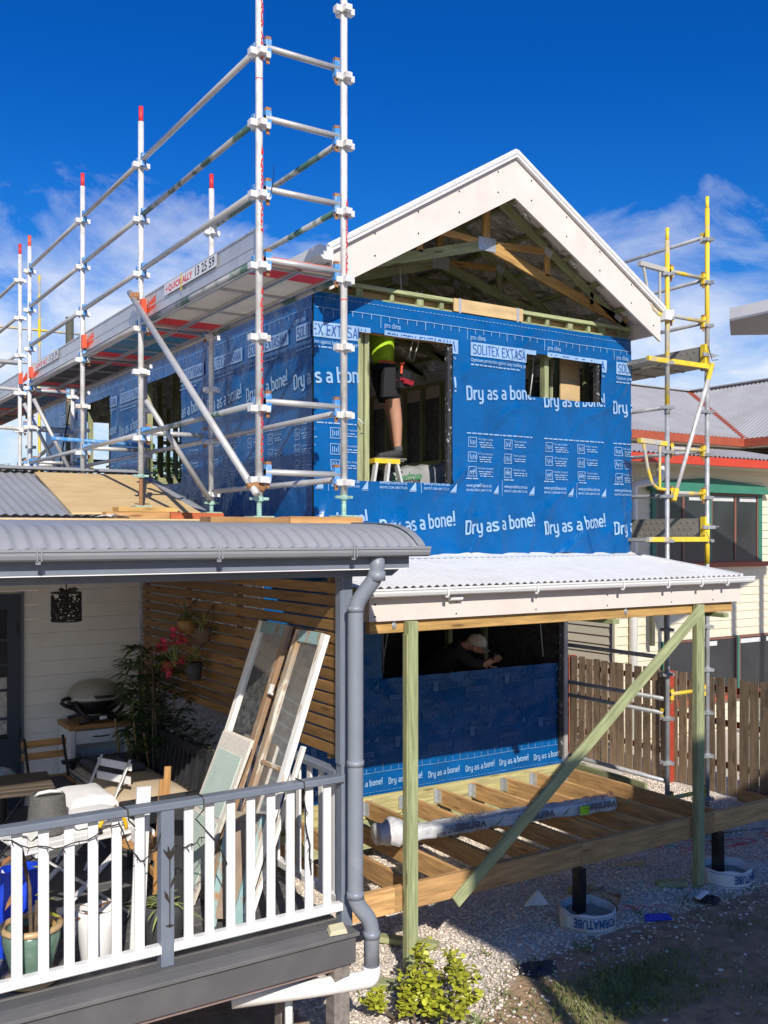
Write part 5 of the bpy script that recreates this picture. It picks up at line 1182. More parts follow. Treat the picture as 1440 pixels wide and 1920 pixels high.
b.prism([(2.855, 10.383, 1.53), (3.385, 10.383, 1.53), (3.385, 10.383, 1.57), (3.12, 10.383, 1.50), (2.855, 10.383, 1.57)], (0, .01, 0))
fixn(b.build('bottle_rack', m_white, TR))
# barbecue
BQ = thing('gas_barbecue', 'portable gas barbecue with bronze domed lid on the white trolley', 'barbecue', (3.12, 10.6, 2.0))
def ell(name, c, prof, sx, sy, m, par, n=28): b = MB(); b.lathe(c, prof, n, sx, sy); return b.build(name, m, par, True)
c = (3.12, 10.6, 2.0)
lid = ell('lid', c, [(1.0, .235), (1.0, .25), (.98, .275), (.90, .33), (.75, .385), (.52, .425), (.25, .442), (.01, .446)], .315, .235, m_lidb, BQ)
ell('bowl', c, [(.30, .075), (.62, .09), (.88, .15), (.96, .22), (.97, .236)], .305, .225, m_black, BQ)
b = MB(); b.path([(3.06, 10.36, 2.285), (3.07, 10.325, 2.285), (3.16, 10.318, 2.287), (3.25, 10.325, 2.285), (3.26, 10.36, 2.285)], .014, 8); b.build('handle', m_black, lid, True)
b = MB(); b.path([(2.86, 10.45, 2.24), (2.93, 10.40, 2.12), (3.0, 10.38, 2.07), (3.14, 10.37, 2.055), (3.27, 10.38, 2.07), (3.36, 10.42, 2.13), (3.42, 10.46, 2.25)], .022, 8)
b.path([(2.90, 10.40, 2.02), (3.02, 10.39, 2.04), (3.13, 10.40, 2.075)], .02, 7); b.path([(3.13, 10.40, 2.075), (3.25, 10.39, 2.04), (3.36, 10.40, 2.02)], .02, 7)
b.path([(2.88, 10.78, 2.02), (3.13, 10.74, 2.07), (3.38, 10.78, 2.02)], .02, 7); b.build('cradle', m_black, BQ, True)
b = MB(); b.path([(2.86, 10.52, 2.25), (2.80, 10.50, 2.275), (2.755, 10.49, 2.265), (2.74, 10.49, 2.23), (2.78, 10.49, 2.20), (2.85, 10.48, 2.17)], .022, 8); b.path([(3.40, 10.52, 2.24), (3.46, 10.5, 2.27), (3.50, 10.5, 2.24), (3.47, 10.49, 2.18)], .022, 8); b.build('side_handle', m_black, BQ, True)
b = MB(); b.lathe((3.14, 10.352, 2.062), [(.036, -.018), (.040, 0), (.036, .018)], 14, 1, .15); b.build('badge', m_label, BQ)
# bench with cushions
BE = thing('garden_bench', 'black slatted timber bench along the slat screen', 'bench', (3.2, 9.4, FL))
y0, y1 = 8.35, 10.24
for y in (y0, y1):
    timber('leg', (3.40, y, FL), (3.50, y, 2.0), .06, .07, m_blackp, BE, up=(0, 1, 0)); timber('leg', (2.78, y, FL), (2.78, y, 1.645), .06, .07, m_blackp, BE, up=(0, 1, 0))
    timber('armrest', (2.68, y, 1.665), (3.44, y, 1.665), .09, .035, m_blackp, BE); timber('seat_rail', (2.78, y, 1.5), (3.42, y, 1.5), .03, .08, m_blackp, BE)
timber('back_top_rail', (3.50, y0, 1.98), (3.50, y1, 1.98), .035, .11, m_blackp, BE); timber('back_bottom_rail', (3.44, y0, 1.62), (3.44, y1, 1.62), .03, .06, m_blackp, BE)
for i in range(17): y = y0 + .1 + i * (y1 - y0 - .2) / 16; timber('back_slat', (3.44, y, 1.62), (3.497, y, 1.95), .065, .018, m_blackp, BE, up=(0, 1, 0))
for i in range(6): x = 2.80 + i * .11; timber('seat_slat', (x, y0, 1.545), (x, y1, 1.545), .09, .022, m_blackp, BE)
def cushion(name, x0, x1, y0, y1, z0, h, m, label, tuft=0, n=14, crown=.03):
    vs = []; 
    for s in (1, -1):
        for i in range(n + 1):
            for j in range(n + 1):
                u, v = i / n, j / n; e = min(1, 6 * min(u, 1 - u, v, 1 - v)); q = (1 - (1 - e) ** 2) ** .5
                z = z0 + h / 2 + s * (h / 2) * q + (crown * math.sin(3.14 * u) * math.sin(3.14 * v) if s > 0 else 0)
                if tuft and s > 0: z -= tuft * sum(math.exp(-((u - a) ** 2 + (v - c_) ** 2) / .006) for a in (.25, .5, .75) for c_ in (.25, .5, .75))
                vs.append((x0 + (x1 - x0) * u, y0 + (y1 - y0) * v, z + .008 * noise.noise(Vector((u * 5, v * 5, z0)))))
    k = (n + 1) ** 2; fs = []
    for i in range(n):
        for j in range(n):
            a = i * (n + 1) + j; fs.append((a, a + n + 1, a + n + 2, a + 1)); fs.append((k + a, k + a + 1, k + a + n + 2, k + a + n + 1))
    b = MB(); b.add(vs, fs)
    for i in range(n):
        for a, c_ in ((i, i + 1),): 
            for f in (lambda q: q * (n + 1), lambda q: q * (n + 1) + n, lambda q: q, lambda q: n * (n + 1) + q): b.f.append((f(a), f(c_), k + f(c_), k + f(a)))
    o = b.build(name, m, None, True); tag(o, label, 'cushion'); return o
cs = cushion('seat_cushion', 2.70, 3.42, 8.45, 10.1, 1.557, .10, m_beige, 'long beige seat cushion with pale piping on the black bench')
b = MB(); b.path([(2.705, 8.46, 1.625), (2.70, 9.3, 1.64), (2.705, 10.09, 1.625)], .008, 6); b.path([(2.705, 8.46, 1.58), (2.70, 9.3, 1.578), (2.705, 10.09, 1.58)], .008, 6); b.build('piping', m_stripe, cs, True)
cushion('tufted_cushion', 2.75, 3.28, 9.35, 9.95, 1.66, .10, m_greyc, 'tufted charcoal cushion lying on the beige bench cushion', .05, 20)
cushion('tufted_cushion', 2.3, 2.62, 9.5, 9.9, 1.52, .10, m_greyc, 'dark round edged cushion on the brown slatted folding chair', .02)
# folding chairs and tables
def fold_chair(label, x, y, rot, mw, mf, seat=True):
    T = thing('folding_chair', label, 'chair', (x, y, FL), 'slatted folding chairs on the veranda')
    M = Matrix.Translation((x, y, FL)) @ Matrix.Rotation(rot, 4, 'Z')
    def tb(nm, p0, p1, wd, h, m, up=(0, 0, 1)):
        return timber(nm, M @ Vector(p0), M @ Vector(p1), wd, h, m, T, up=M.to_3x3() @ Vector(up))
    for z in (.80, .68): tb('back_slat', (-.22, .235 + (.8 - z) * -.1, z), (.22, .235 + (.8 - z) * -.1, z), .018, .07, mw, (0, 0, 1))
    for s in (-1, 1):
        tb('frame_leg', (s * .19, .25, .86), (s * .19, -.26, 0), .012, .028, mf, (1, 0, 0)); tb('frame_leg', (s * .165, .27, 0), (s * .165, -.17, .47), .012, .028, mf, (1, 0, 0))
    if seat:
        for i in range(5): tb('seat_slat', (-.2, -.19 + i * .085, .475), (.2, -.19 + i * .085, .475), .07, .018, mw)
    return T
fold_chair('brown slatted folding chair against the white weatherboards', 2.48, 9.93, 0, m_chairw, m_black)
fold_chair('pale grey slatted folding chair in front of the bench', 2.58, 8.78, R(-66.6), m_white, m_alud)
def slat_table(name, label, cx, cy_, rot, L_, W_, z, m, mf, n):
    T = thing(name, label, 'table', (cx, cy_, FL)); M = Matrix.Translation((cx, cy_, 0)) @ Matrix.Rotation(rot, 4, 'Z')
    for i in range(n):
        y = -W_ / 2 + (i + .5) * W_ / n; timber('slat', M @ Vector((-L_ / 2, y, z)), M @ Vector((L_ / 2, y, z)), W_ / n * .86, .024, m, T)
    for s in (-1, 1):
        timber('frame_rail', M @ Vector((s * L_ * .4, -W_ / 2 + .02, z - .03)), M @ Vector((s * L_ * .4, W_ / 2 - .02, z - .03)), .03, .035, mf, T)
        for q in (-1, 1): timber('leg', M @ Vector((s * L_ * .38, q * (W_ / 2 - .06), z - .04)), M @ Vector((-s * L_ * .38, q * (W_ / 2 - .06), FL)), .014, .035, mf, T, up=(0, 1, 0))
    return T
slat_table('slatted_table', 'small dark weathered slat table on black crossed legs', 1.83, 8.75, R(-8), .72, .75, 1.86, m_tabled, m_black, 6)
WT = slat_table('white_folding_table', 'white slatted folding table on crossed white legs behind the railing', 2.05, 7.55, R(8), .95, .62, 1.74, m_white, m_white, 5)
for o in WT.children:
    if o.name.startswith('leg'):
        o.data.transform(Matrix.Diagonal((1, 1, 2.0, 1)))
LA = thing('woven_lantern', 'tapered grey woven lantern with pale handle on the white table', 'lantern', (1.88, 7.6, 1.755))
b = MB(); b.lathe((1.88, 7.6, 1.755), [(.145, 0), (.15, .02), (.128, .27), (.12, .285)], 26); b.build('woven_body', m_lant, LA, True)
b = MB(); n = 26
for i in range(15):
    z = .01 + i * .0185; q = .148 - .022 * z / .27; b.path([(1.88 + q * math.cos(6.28319 * j / n), 7.6 + q * math.sin(6.28319 * j / n), 1.755 + z) for j in range(n + 1)], .0045, 4)
b.build('weave', m_lant, LA)['kind'] = 'stuff'
b = MB(); b.path([(1.78, 7.56, 2.045), (1.80, 7.52, 2.075), (1.87, 7.5, 2.085), (1.95, 7.52, 2.07), (1.98, 7.57, 2.045)], .012, 7); b.build('handle', m_pvcw, LA, True)
cushion('folded_cushion', 2.05, 2.45, 7.45, 7.95, 1.755, .09, m_stripe, 'folded white striped cloth cushion on the white table', 0, 14, .02)
cushion('folded_cushion', 2.10, 2.48, 7.75, 8.35, 1.80, .10, m_stripe, 'white cushion leaning behind the folded cloth on the white table')
cushion('white_cushion', 1.1, 1.5, 7.15, 7.6, 1.55, .12, m_stripe, 'white cushion low down beside the blue plastic bag')
RN = thing('yellow_ring_tool', 'bright yellow ring handled tool on the white table', 'tool', (2.28, 7.38, 1.76))
b = MB(); b.path([(2.20 + .075 * (1 - math.cos(a)), 7.36, 1.765 + .10 * math.sin(a)) for a in np.linspace(0, 3.14, 12)], .016, 8); b.path([(2.32 + .04 * (1 - math.cos(a)), 7.33, 1.765 + .09 * math.sin(a)) for a in np.linspace(.3, 3.14, 8)], .014, 8); b.build('handle', m_yplas, RN, True)
b = MB(); b.box(2.15, 2.21, 7.3, 7.38, 1.76, 1.80); b.build('grip', m_black, RN)
CL = thing('white_clamp', 'white and silver clamp tool beside the woven lantern', 'tool', (1.72, 7.5, 1.76))
b = MB(); b.bar((1.62, 7.47, 1.83), (1.80, 7.45, 1.79), .03, .03); b.bar((1.70, 7.42, 1.78), (1.78, 7.44, 1.83), .02, .05); b.build('arm', m_alu, CL)
b = MB(); b.bar((1.56, 7.42, 1.79), (1.68, 7.42, 1.76), .05, .04); b.build('body', m_pvcw, CL)
ST = thing('round_stool', 'round timber topped stool on thin black folding legs', 'stool', (2.53, 7.3, FL))
b = MB(); b.lathe((2.53, 7.3, 1.64), [(.19, 0), (.2, .01), (.2, .025), (.19, .032)], 28); b.build('seat', m_chairw, ST)
for a in (0, 1.57, 3.14, 4.71):
    timber('leg', (2.53 + .14 * math.cos(a), 7.3 + .14 * math.sin(a), 1.64), (2.53 - .2 * math.cos(a + .5), 7.3 - .2 * math.sin(a + .5), FL), .016, .022, m_black, ST)
b = MB(); b.box(2.42, 2.56, 7.15, 7.28, 1.675, 1.77); tag(b.build('paper_box', m_label), 'small white printed box on the round stool', 'box')
FC = thing('folded_chair', 'folded timber slatted chair with two rounded tips above the rail', 'chair', (2.58, 6.95, FL))
for x, z in ((2.56, 2.19), (2.60, 2.28)):
    timber('frame_leg', (x - .06, 7.0, FL), (x, 6.98, z), .02, .05, m_chairw, FC, up=(1, 0, 0))
for z in (1.5, 1.62, 1.74): timber('slat', (2.5, 6.99, z), (2.5, 7.35, z + .02), .018, .06, m_chairw, FC)
timber('cross_rail', (2.53, 6.99, 1.3), (2.53, 7.35, 1.3), .02, .03, m_black, FC)
tag(timber('white_plank', (2.24, 6.62, FL), (2.285, 6.60, 2.255), .10, .025, m_white, None, up=(0, 1, 0)), 'white painted board standing upright behind the railing', 'board')
b = MB(); b.prism([(2.44, 6.72, FL), (2.66, 6.80, FL), (2.66, 6.78, 2.12), (2.44, 6.70, 2.14)], (0, .03, 0)); tag(fixn(b.build('dark_board', m_dpot)), 'tall dark grey board leaning inside the railing beside the newel', 'board')
# old window sashes leaning on the screen
def sash(label, y0, y1, xt, zt, xb, zb, mt, ms, mr, dyb=0.0):
    T = thing('old_window_sash', label, 'window sash', (xb, (y0 + y1) / 2 + dyb, zb), 'old timber sashes leaning on the slat screen')
    pt = lambda v, t_: Vector((xb + (xt - xb) * t_, v + dyb * (1 - t_), zb + (zt - zb) * t_)); up = (0, 1, 0)
    wd = .075
    timber('stile', pt(y0 + wd / 2, 0), pt(y0 + wd / 2, 1), wd, .045, ms, T, up=(-1, 0, .3)); timber('stile', pt(y1 - wd / 2, 0), pt(y1 - wd / 2, 1), wd, .045, mr, T, up=(-1, 0, .3))
    Ln = math.hypot(xt - xb, zt - zb); e = .06 / Ln
    for t_, mm_ in ((1 - e * .75, mt), (.52, mr), (e, mr)):
        hh = .10 if t_ != .52 else .035
        timber('rail', pt(y0 + wd + .002, t_), pt(y1 - wd - .002, t_), .04, hh, mm_, T, up=(xt - xb, 0, zt - zb))
    b = MB(); b.add([tuple(pt(y0 + wd, .03)), tuple(pt(y1 - wd, .03)), tuple(pt(y1 - wd, .97)), tuple(pt(y0 + wd, .97))], [(0, 1, 2, 3)]); b.build('pane', m_glass, T)
    return T
sash('white edged old sash with grimy panes beside the grey corner post', 6.50, 7.00, 3.70, 3.24, 3.05, FL, m_aqua, m_peelw, m_peel, .16)
s1 = sash('aqua topped old sash with a latch, behind the pale panel', 7.10, 7.68, 3.70, 3.26, 3.02, FL, m_aqua, m_peel, m_peelw, .16)
b = MB(); b.bar((3.50, 7.105, 2.72), (3.525, 7.105, 2.80), .02, .035); b.tube((3.49, 7.09, 2.74), (3.52, 7.09, 2.72), .012, 8); b.build('latch', m_alu, s1)
PP = thing('pale_door_panel', 'cream cupboard door with pale green inset leaning before the sashes', 'panel', (2.98, 7.5, FL))
vv = [(2.88, 7.22, FL), (2.88, 7.80, FL), (3.30, 7.57, 2.37), (3.30, 7.03, 2.37)]
b = MB(); b.prism(vv, (.03, 0, .01)); fixn(b.build('door', m_ppine, PP))
ctr = sum((Vector(v) for v in vv), Vector()) / 4
b = MB(); q = [ctr + (Vector(v) - ctr) * .80 + Vector((-.008, 0, -.002)) for v in vv]
mid0, mid1 = q[0] + (q[3] - q[0]) * .49, q[1] + (q[2] - q[1]) * .49
b.prism([q[0], q[1], mid1, mid0], (.01, 0, 0)); mid2, mid3 = q[0] + (q[3] - q[0]) * .53, q[1] + (q[2] - q[1]) * .53; b.prism([mid2, mid3, q[2], q[3]], (.01, 0, 0)); fixn(b.build('inset', m_paleg, PP))
AQ = thing('aqua_window_frame', 'low aqua and brown timber frame leaning behind the balusters', 'window frame', (2.98, 6.75, FL))
timber('rail', (2.86, 6.78, FL), (3.12, 6.98, 1.86), .07, .03, m_aqua, AQ, up=(0, 1, 0)); timber('rail', (3.0, 6.66, FL), (3.28, 6.72, 1.86), .09, .03, m_aqua, AQ, up=(0, 1, 0)); timber('rail', (3.10, 6.97, 1.84), (3.29, 6.72, 1.84), .03, .07, m_peel, AQ)
b = MB(); b.add([(2.88, 6.79, 1.15), (3.02, 6.68, 1.15), (3.25, 6.74, 1.8), (3.1, 6.96, 1.8)], [(0, 1, 2, 3)]); b.build('panel', m_mud, AQ)
tag(timber('white_lath', (3.08, 6.62, FL), (3.62, 6.75, 2.35), .03, .05, m_peelw, None, up=(0, 1, 0)), 'thin white timber lath leaning behind the balusters', 'board')

# ---------------------------------------------------------------- plants
def leaf(b, p, d, l, wd, droop=.2, n=3, up=Vector((0, 0, 1))):
    d = Vector(d).normalized(); s = d.cross(up)
    if s.length < .05: s = Vector((1, 0, 0))
    s.normalize(); p = Vector(p); v = [p]; f = []
    for i in range(1, n + 1):
        t_ = i / n; c = p + d * (l * t_) - Vector((0, 0, droop * l * t_ * t_)); q = wd * (math.sin(3.14159 * min(.96, t_ * .85 + .1)))
        if i == n: v.append(c)
        else: v += [c - s * q / 2, c + s * q / 2]
    k = len(v)
    f.append((0, 2, 1))
    for i in range(n - 2): f.append((1 + 2 * i, 2 + 2 * i, 4 + 2 * i, 3 + 2 * i))
    f.append((k - 3, k - 2, k - 1)); b.add(v, f)
def rdir(rg, zmin=-.3, zmax=1):
    a = rg.uniform(0, 6.283); z = rg.uniform(zmin, zmax); q = math.sqrt(max(0, 1 - z * z)); return Vector((q * math.cos(a), q * math.sin(a), z))
def pot(name, label, x, y, z, r0, r1, h, m, rimm=None, soil=True, cat='plant pot'):
    T = thing(name, label, cat, (x, y, z))
    b = MB(); b.lathe((x, y, z), [(r0 * .96, 0), (r0, .015), (r1 * .98, h * .7), (r1, h), (r1 - .018, h), (r1 - .022, h * .8)], 30); b.build('pot', m, T, True)
    if rimm is not None:
        b = MB(); b.path([(x + (r1 - .005) * math.cos(6.28319 * i / 30), y + (r1 - .005) * math.sin(6.28319 * i / 30), z + h - .01) for i in range(31)], .022, 8); b.build('rim', rimm, T, True)
    if soil: b = MB(); b.lathe((x, y, z + h * .80), [(r1 * .93, 0), (.01, .015)], 24); b.build('soil', m_soil, T)
    return T
RH = thing('lady_palm', 'tall lady palm with fan leaves in the shaded veranda corner', 'palm', (3.5, 10.1, FL))
b = MB(); b.lathe((3.55, 10.15, FL), [(.16, 0), (.2, .35), (.19, .35)], 20); b.build('pot', m_dpot, RH, True)
bl = MB(); bs = MB(); rg = random.Random(21)
for i in range(20):
    x, y = 3.53 + rg.uniform(-.13, .12), 9.85 + rg.uniform(-.45, .45); zt = rg.uniform(2.2, 2.85); x2, y2 = x + rg.uniform(-.15, .05), y + rg.uniform(-.15, .15)
    bs.path([(x, y, 1.4), ((x + x2) / 2, (y + y2) / 2, (1.4 + zt) / 2), (x2, y2, zt)], .009, 5)
    for k in range(8):
        t_ = rg.uniform(.35, 1.0); c = Vector((x + (x2 - x) * t_, y + (y2 - y) * t_, 1.4 + (zt - 1.4) * t_)); d = rdir(rg, -.1, .7); d.x -= .12; d.normalize()
        e = c + d * rg.uniform(.10, .2); bs.path([c, e], .004, 4)
        sx = d.cross(Vector((0, 0, 1))).normalized()
        for q in range(8):
            a = -1.3 + 2.6 * q / 7; dd = d * math.cos(a) + sx * math.sin(a) + Vector((0, 0, .1))
            leaf(bl, e, dd, rg.uniform(.14, .25), .032, .35, 3)
bl.build('frond', m_leafd, RH); bs.build('stem', m_bark, RH)
b = MB()
for x, y, z in ((3.28, 9.82, 2.22), (3.3, 10.05, 1.95), (3.25, 10.3, 2.05), (3.36, 9.7, 1.98), (3.33, 10.2, 1.98)): b.tube((x + .08, y + .02, 1.45), (x, y, z), .011, 7)
b.build('bamboo_stake', m_cane, RH)
bl = MB()
for i in range(10):
    c = Vector((3.3 + rg.uniform(-.1, .1), 9.95 + rg.uniform(-.35, .35), rg.uniform(1.9, 2.5)))
    for q in range(5): leaf(bl, c, rdir(rg, -.2, .5), rg.uniform(.1, .2), .035, .3)
bl.build('pale_frond', m_leafm, RH)
BU = thing('leafy_shrub', 'grey green round leaved shrub behind the black bench', 'shrub', (3.62, 9.0, FL)); bl = MB(); bs = MB()
for i in range(520):
    c = Vector((3.60 + rg.uniform(-.09, .07), rg.uniform(8.45, 9.75), 1.75 + rg.uniform(0, .50) * (1 - .3 * rg.random())))
    leaf(bl, c, rdir(rg, -.5, .6), rg.uniform(.05, .09), .055, .1, 3)
bl.build('leaves', m_eucal, BU)
for i in range(7): y = 8.5 + i * .2; bs.path([(3.62, y, FL + .02), (3.62, y + .03, 2.0)], .01, 5)
bs.build('stem', m_bark, BU); b = MB(); b.box(3.55, 3.7, 8.4, 9.75, FL + .02, 1.4); b.build('planter', m_dpot, BU)
def hang(name, label, x, y, z, r, h, m, body, wires=True):
    T = thing(name, label, 'hanging plant', (x, y, z)); b = MB(); b.lathe((x, y, z), [(r * .75, 0), (r, h), (r - .012, h), (r * .7, h * .8)], 18); b.build('pot', m, T, True)
    if wires: b = MB(); b.path([(x - r, y, z + h), (3.74, y, z + h + .22)], .003, 4); b.path([(x, y - r, z + h), (3.74, y, z + h + .22)], .003, 4); b.path([(x, y + r, z + h), (3.74, y, z + h + .22)], .003, 4); b.build('hanger_wire', m_iron, T)
    bl = MB(); body(bl, Vector((x, y, z + h))); return T, bl
def spider(n, l0, l1, wd=.014, dr=.8):
    def f(bl, c):
        for i in range(n): d = rdir(rg, .25, 1); leaf(bl, c + d * .02, d, rg.uniform(l0, l1), wd, rg.uniform(.3, dr), 5)
    return f
T, bl = hang('hanging_spider_plant', 'spider plant in a woven basket hung high on the slats', 3.62, 9.2, 3.03, .095, .13, m_cane, spider(42, .18, .42)); bl.build('foliage', m_leafm, T)
T, bl = hang('hanging_fern', 'pale trailing plant in a mossy basket beside the hanging spider plant', 3.62, 8.78, 2.98, .09, .14, m_bark, spider(30, .12, .34)); bl.build('foliage', m_leafs, T)
T, bl = hang('hanging_orchid', 'strap leaved plant in a black pot below the pink flowers', 3.6, 8.95, 2.60, .085, .17, m_dpot, spider(16, .15, .3, .02)); bl.build('foliage', m_leafm, T)
def pinkf(bl, c):
    for i in range(14): d = rdir(rg, .1, 1); leaf(bl, c, d, rg.uniform(.15, .35), .03, .5, 4)
T, bl = hang('hanging_pink_flower_pot', 'terracotta hanging pot with arching leaves and bright pink blooms', 3.58, 9.58, 2.60, .07, .12, m_terrap, pinkf); bl.build('foliage', m_leafm, T)
bs = MB(); bf = MB(); b5 = MB()
for (y, z) in ((9.65, 2.83), (9.45, 2.90), (9.25, 2.95), (9.12, 3.02), (9.05, 2.78), (9.4, 2.63), (9.2, 3.06), (9.02, 3.0)):
    x = 3.5; bs.path([(3.58, 9.4, 2.68), (3.52, (9.4 + y) / 2, (2.68 + z) / 2 + .05), (x, y, z)], .004, 4)
    for q in range(9): leaf(bf, (x + rg.uniform(-.03, .03), y + rg.uniform(-.05, .05), z + rg.uniform(-.025, .03)), rdir(rg, -.6, 1), .065, .06, .1, 3)
bs.build('flower_stem', m_leafs, T); bf.build('flower', m_pink, T)['kind'] = 'stuff'
bl = MB()
for i in range(5): leaf(bl, (3.5, 9.9 + .02 * i, 2.75), (-.3, .5 - .2 * i, .6 - .1 * i), rg.uniform(.35, .55), .06, .8, 6)
bl.build('long_leaf', m_leafm, T)
G = pot('green_ceramic_pot', 'green glazed ceramic pot with tan rim and young tree', 1.53, 6.60, FL + .025, .12, .185, .34, m_celadon, m_rim)
b = MB(); b.lathe((1.53, 6.60, FL), [(.17, 0), (.19, .025), (.10, .02)], 28); b.build('saucer', m_rim, G, True)
b = MB(); b.path([(1.53, 6.6, 1.38), (1.52, 6.6, 1.7), (1.46, 6.6, 2.0)], .013, 6); b.path([(1.55, 6.58, 1.38), (1.56, 6.58, 1.62)], .01, 6); b.build('stem', m_bark, G)
bl = MB(); bb_ = MB()
for c, d in (((1.58, 6.56, 1.55), (.6, -.3, -.1)), ((1.56, 6.56, 1.62), (.5, -.5, .3)), ((1.57, 6.56, 1.50), (.7, -.2, -.3)), ((1.54, 6.56, 1.66), (.8, 0, .2)), ((1.56, 6.56, 1.46), (.4, -.5, -.2)), ((1.52, 6.57, 1.85), (.9, -.1, -.1))): leaf(bl, c, d, .13, .05, .2, 4)
for c, d in (((1.47, 6.58, 1.75), (-.6, -.3, -.5)), ((1.46, 6.58, 1.9), (-.3, -.2, .7)), ((1.45, 6.58, 1.85), (.3, -.3, .6)), ((1.46, 6.58, 1.7), (-.3, -.5, -.8)), ((1.44, 6.58, 1.95), (-.7, -.2, -.2))): leaf(bb_, c, d, .17, .055, .2, 4)
bl.build('leaf', m_leafy, G)['kind'] = 'stuff'; bb_.build('dry_leaf', m_leafb, G)['kind'] = 'stuff'
b = MB(); b.prism([(1.56, 6.52, 1.33), (1.66, 6.52, 1.33), (1.67, 6.53, 1.47), (1.58, 6.52, 1.48)], (0, .09, 0)); fixn(b.build('timber_chock', m_pine, G))
Wp = pot('white_pot', 'tall white plastic pot with bare soil behind the railing', 1.965, 6.63, FL, .10, .135, .37, m_white)
bb_ = MB()
for d in ((-.8, -.2, .8), (-.9, -.3, .1), (.3, -.2, .9), (.6, .2, .3)): leaf(bb_, (1.95, 6.62, 1.46), d, .17, .035, .3, 4)
bb_.build('dry_leaf', m_leafb, Wp)['kind'] = 'stuff'
Dp = pot('dark_pot', 'dark grey pot with spiky yellow green plant beside the newel', 2.45, 6.68, FL, .13, .16, .30, m_dpot)
bl = MB(); spider(46, .15, .34, .016, .7)(bl, Vector((2.45, 6.66, 1.36))); bl.build('foliage', m_leafs, Dp)
BG = thing('blue_bag', 'bright blue plastic bag with white print behind the green pot', 'bag', (1.58, 7.1, FL))
vs = []
for i in range(13):
    for j in range(16):
        a = 6.28319 * j / 16; z = i / 12; q = (.20 - .05 * z) * (1 + .25 * noise.noise(Vector((math.cos(a) * 2, math.sin(a) * 2, z * 4)))); vs.append((1.58 + q * math.cos(a), 7.12 + q * .7 * math.sin(a), FL + .58 * z + .02 * noise.noise(Vector((a, z, 3)))))
b = MB(); b.add(vs, [(i * 16 + j, i * 16 + (j + 1) % 16, (i + 1) * 16 + (j + 1) % 16, (i + 1) * 16 + j) for i in range(12) for j in range(16)]); b.build('sack', m_bagb, BG, True)
p = Pr(lambda s, z, l=0: (1.50 + s, 6.955 - l + .1 * abs(s - .08), 1.25 + z)); p.add([(0, 0), (.17, .15), (.17, .24), (0, .1)], [(0, 1, 2, 3)]); p.mb.build('white_print', m_label, BG)
JR = thing('glass_float', 'speckled blue glass ball beside the navy door', 'ornament', (2.05, 10.3, FL)); b = MB(); b.lathe((2.02, 9.9, 1.62), [(.01, -.15), (.08, -.13), (.14, -.05), (.15, 0), (.14, .06), (.09, .12), (.01, .15)], 20); b.build('ball', mat('speckled_glass', (.25, .33, .4), rough=.15, var=.5, scale=14), JR, True); b = MB(); b.tube((2.02, 9.9, FL), (2.02, 9.9, 1.48), .05, 10); b.build('stand', m_black, JR)
# jade like shrub at the corner
SH = thing('garden_shrub', 'yellow green round leaved shrub at the foot of the veranda corner', 'shrub', (4.75, 6.6, 0)); bs = MB(); bl = MB(); rg = random.Random(8)
def branch(p, d, l, r, k):
    pts = [p]
    for i in range(4): d = (d + Vector((rg.uniform(-.25, .25), rg.uniform(-.25, .25), rg.uniform(-.12, .22)))).normalized(); p = p + d * (l / 4); pts.append(p)
    bs.path(pts, r, 6, [r * (1 - .12 * i) for i in range(5)])
    if k > 0:
        for i in range(3 if k > 1 else 4): branch(pts[rg.randint(2, 4)], (d + rdir(rg, -.1, .8) * .9).normalized(), l * rg.uniform(.5, .75), r * .62, k - 1)
    if k <= 1:
        for q in pts[2:]:
            for i in range(3): leaf(bl, q + rdir(rg, -.5, .8) * .045, rdir(rg, -.3, 1), rg.uniform(.03, .07), rg.uniform(.03, .055), .1, 4)
for i in range(11): branch(Vector((4.68 + rg.uniform(-.38, .38), 6.48 + rg.uniform(-.22, .22), 0)), Vector((rg.uniform(-1.1, 1.1), rg.uniform(-.9, .5), .8)).normalized(), rg.uniform(.18, .32), .017, 2)
bs.build('branch', m_bark, SH, True); bl.build('foliage', m_leafy, SH)
def clump(name, label, x, y, n, l0, l1, wd, m):
    bl = MB()
    for i in range(n): d = rdir(rg, .45, 1); leaf(bl, Vector((x + rg.uniform(-.04, .04), y + rg.uniform(-.04, .04), ground_z(x, y))), d, rg.uniform(l0, l1), wd, .25, 5)
    tag(bl.build(name, m), label, 'plant')
clump('leafy_seedling', 'small green leaved plant at the bottom edge under the deck', 2.20, 5.35, 12, .16, .30, .045, m_leafm)
clump('orange_lily', 'orange tinged plant poking up below the veranda fascia', 1.36, 5.25, 10, .14, .26, .03, m_leafb)
clump('weed_tuft', 'thin weedy tuft beside the yellow green shrub', 4.95, 6.25, 40, .08, .2, .01, m_leafs)
clump('weed_tuft', 'low grass tuft in front of the grey veranda stump', 4.2, 6.15, 40, .08, .2, .01, m_leafs)
# ---------------------------------------------------------------- paling fence
FE = thing('paling_fence', 'weathered brown paling fence with red rails along the boundary', 'fence', (12.6, 9, 0))
rg = random.Random(4); y = 15.2; vars_ = []
for i in range(6):
    h = 1.80 + .012 * rg.uniform(-1, 1); c = rg.uniform(.002, .008)
    b = MB(); b.add([(-.009, -.08, 0), (.009, -.08, 0), (-.009, .08, 0), (.009, .08, 0), (-.009, -.08 + c, h), (.009, -.08 + c, h), (-.009, .08 - c, h - .008 * rg.random()), (.009, .08 - c, h - .006)], [(0, 1, 3, 2), (4, 6, 7, 5), (0, 4, 5, 1), (2, 3, 7, 6), (0, 2, 6, 4), (1, 5, 7, 3)])
    bm = bmesh.new()
    me = mesh('paling', b.v, b.f, m_pick)
    # turn so the grain runs along local X
    me.transform(Matrix.Rotation(R(90), 4, 'Y')); vars_.append(me)
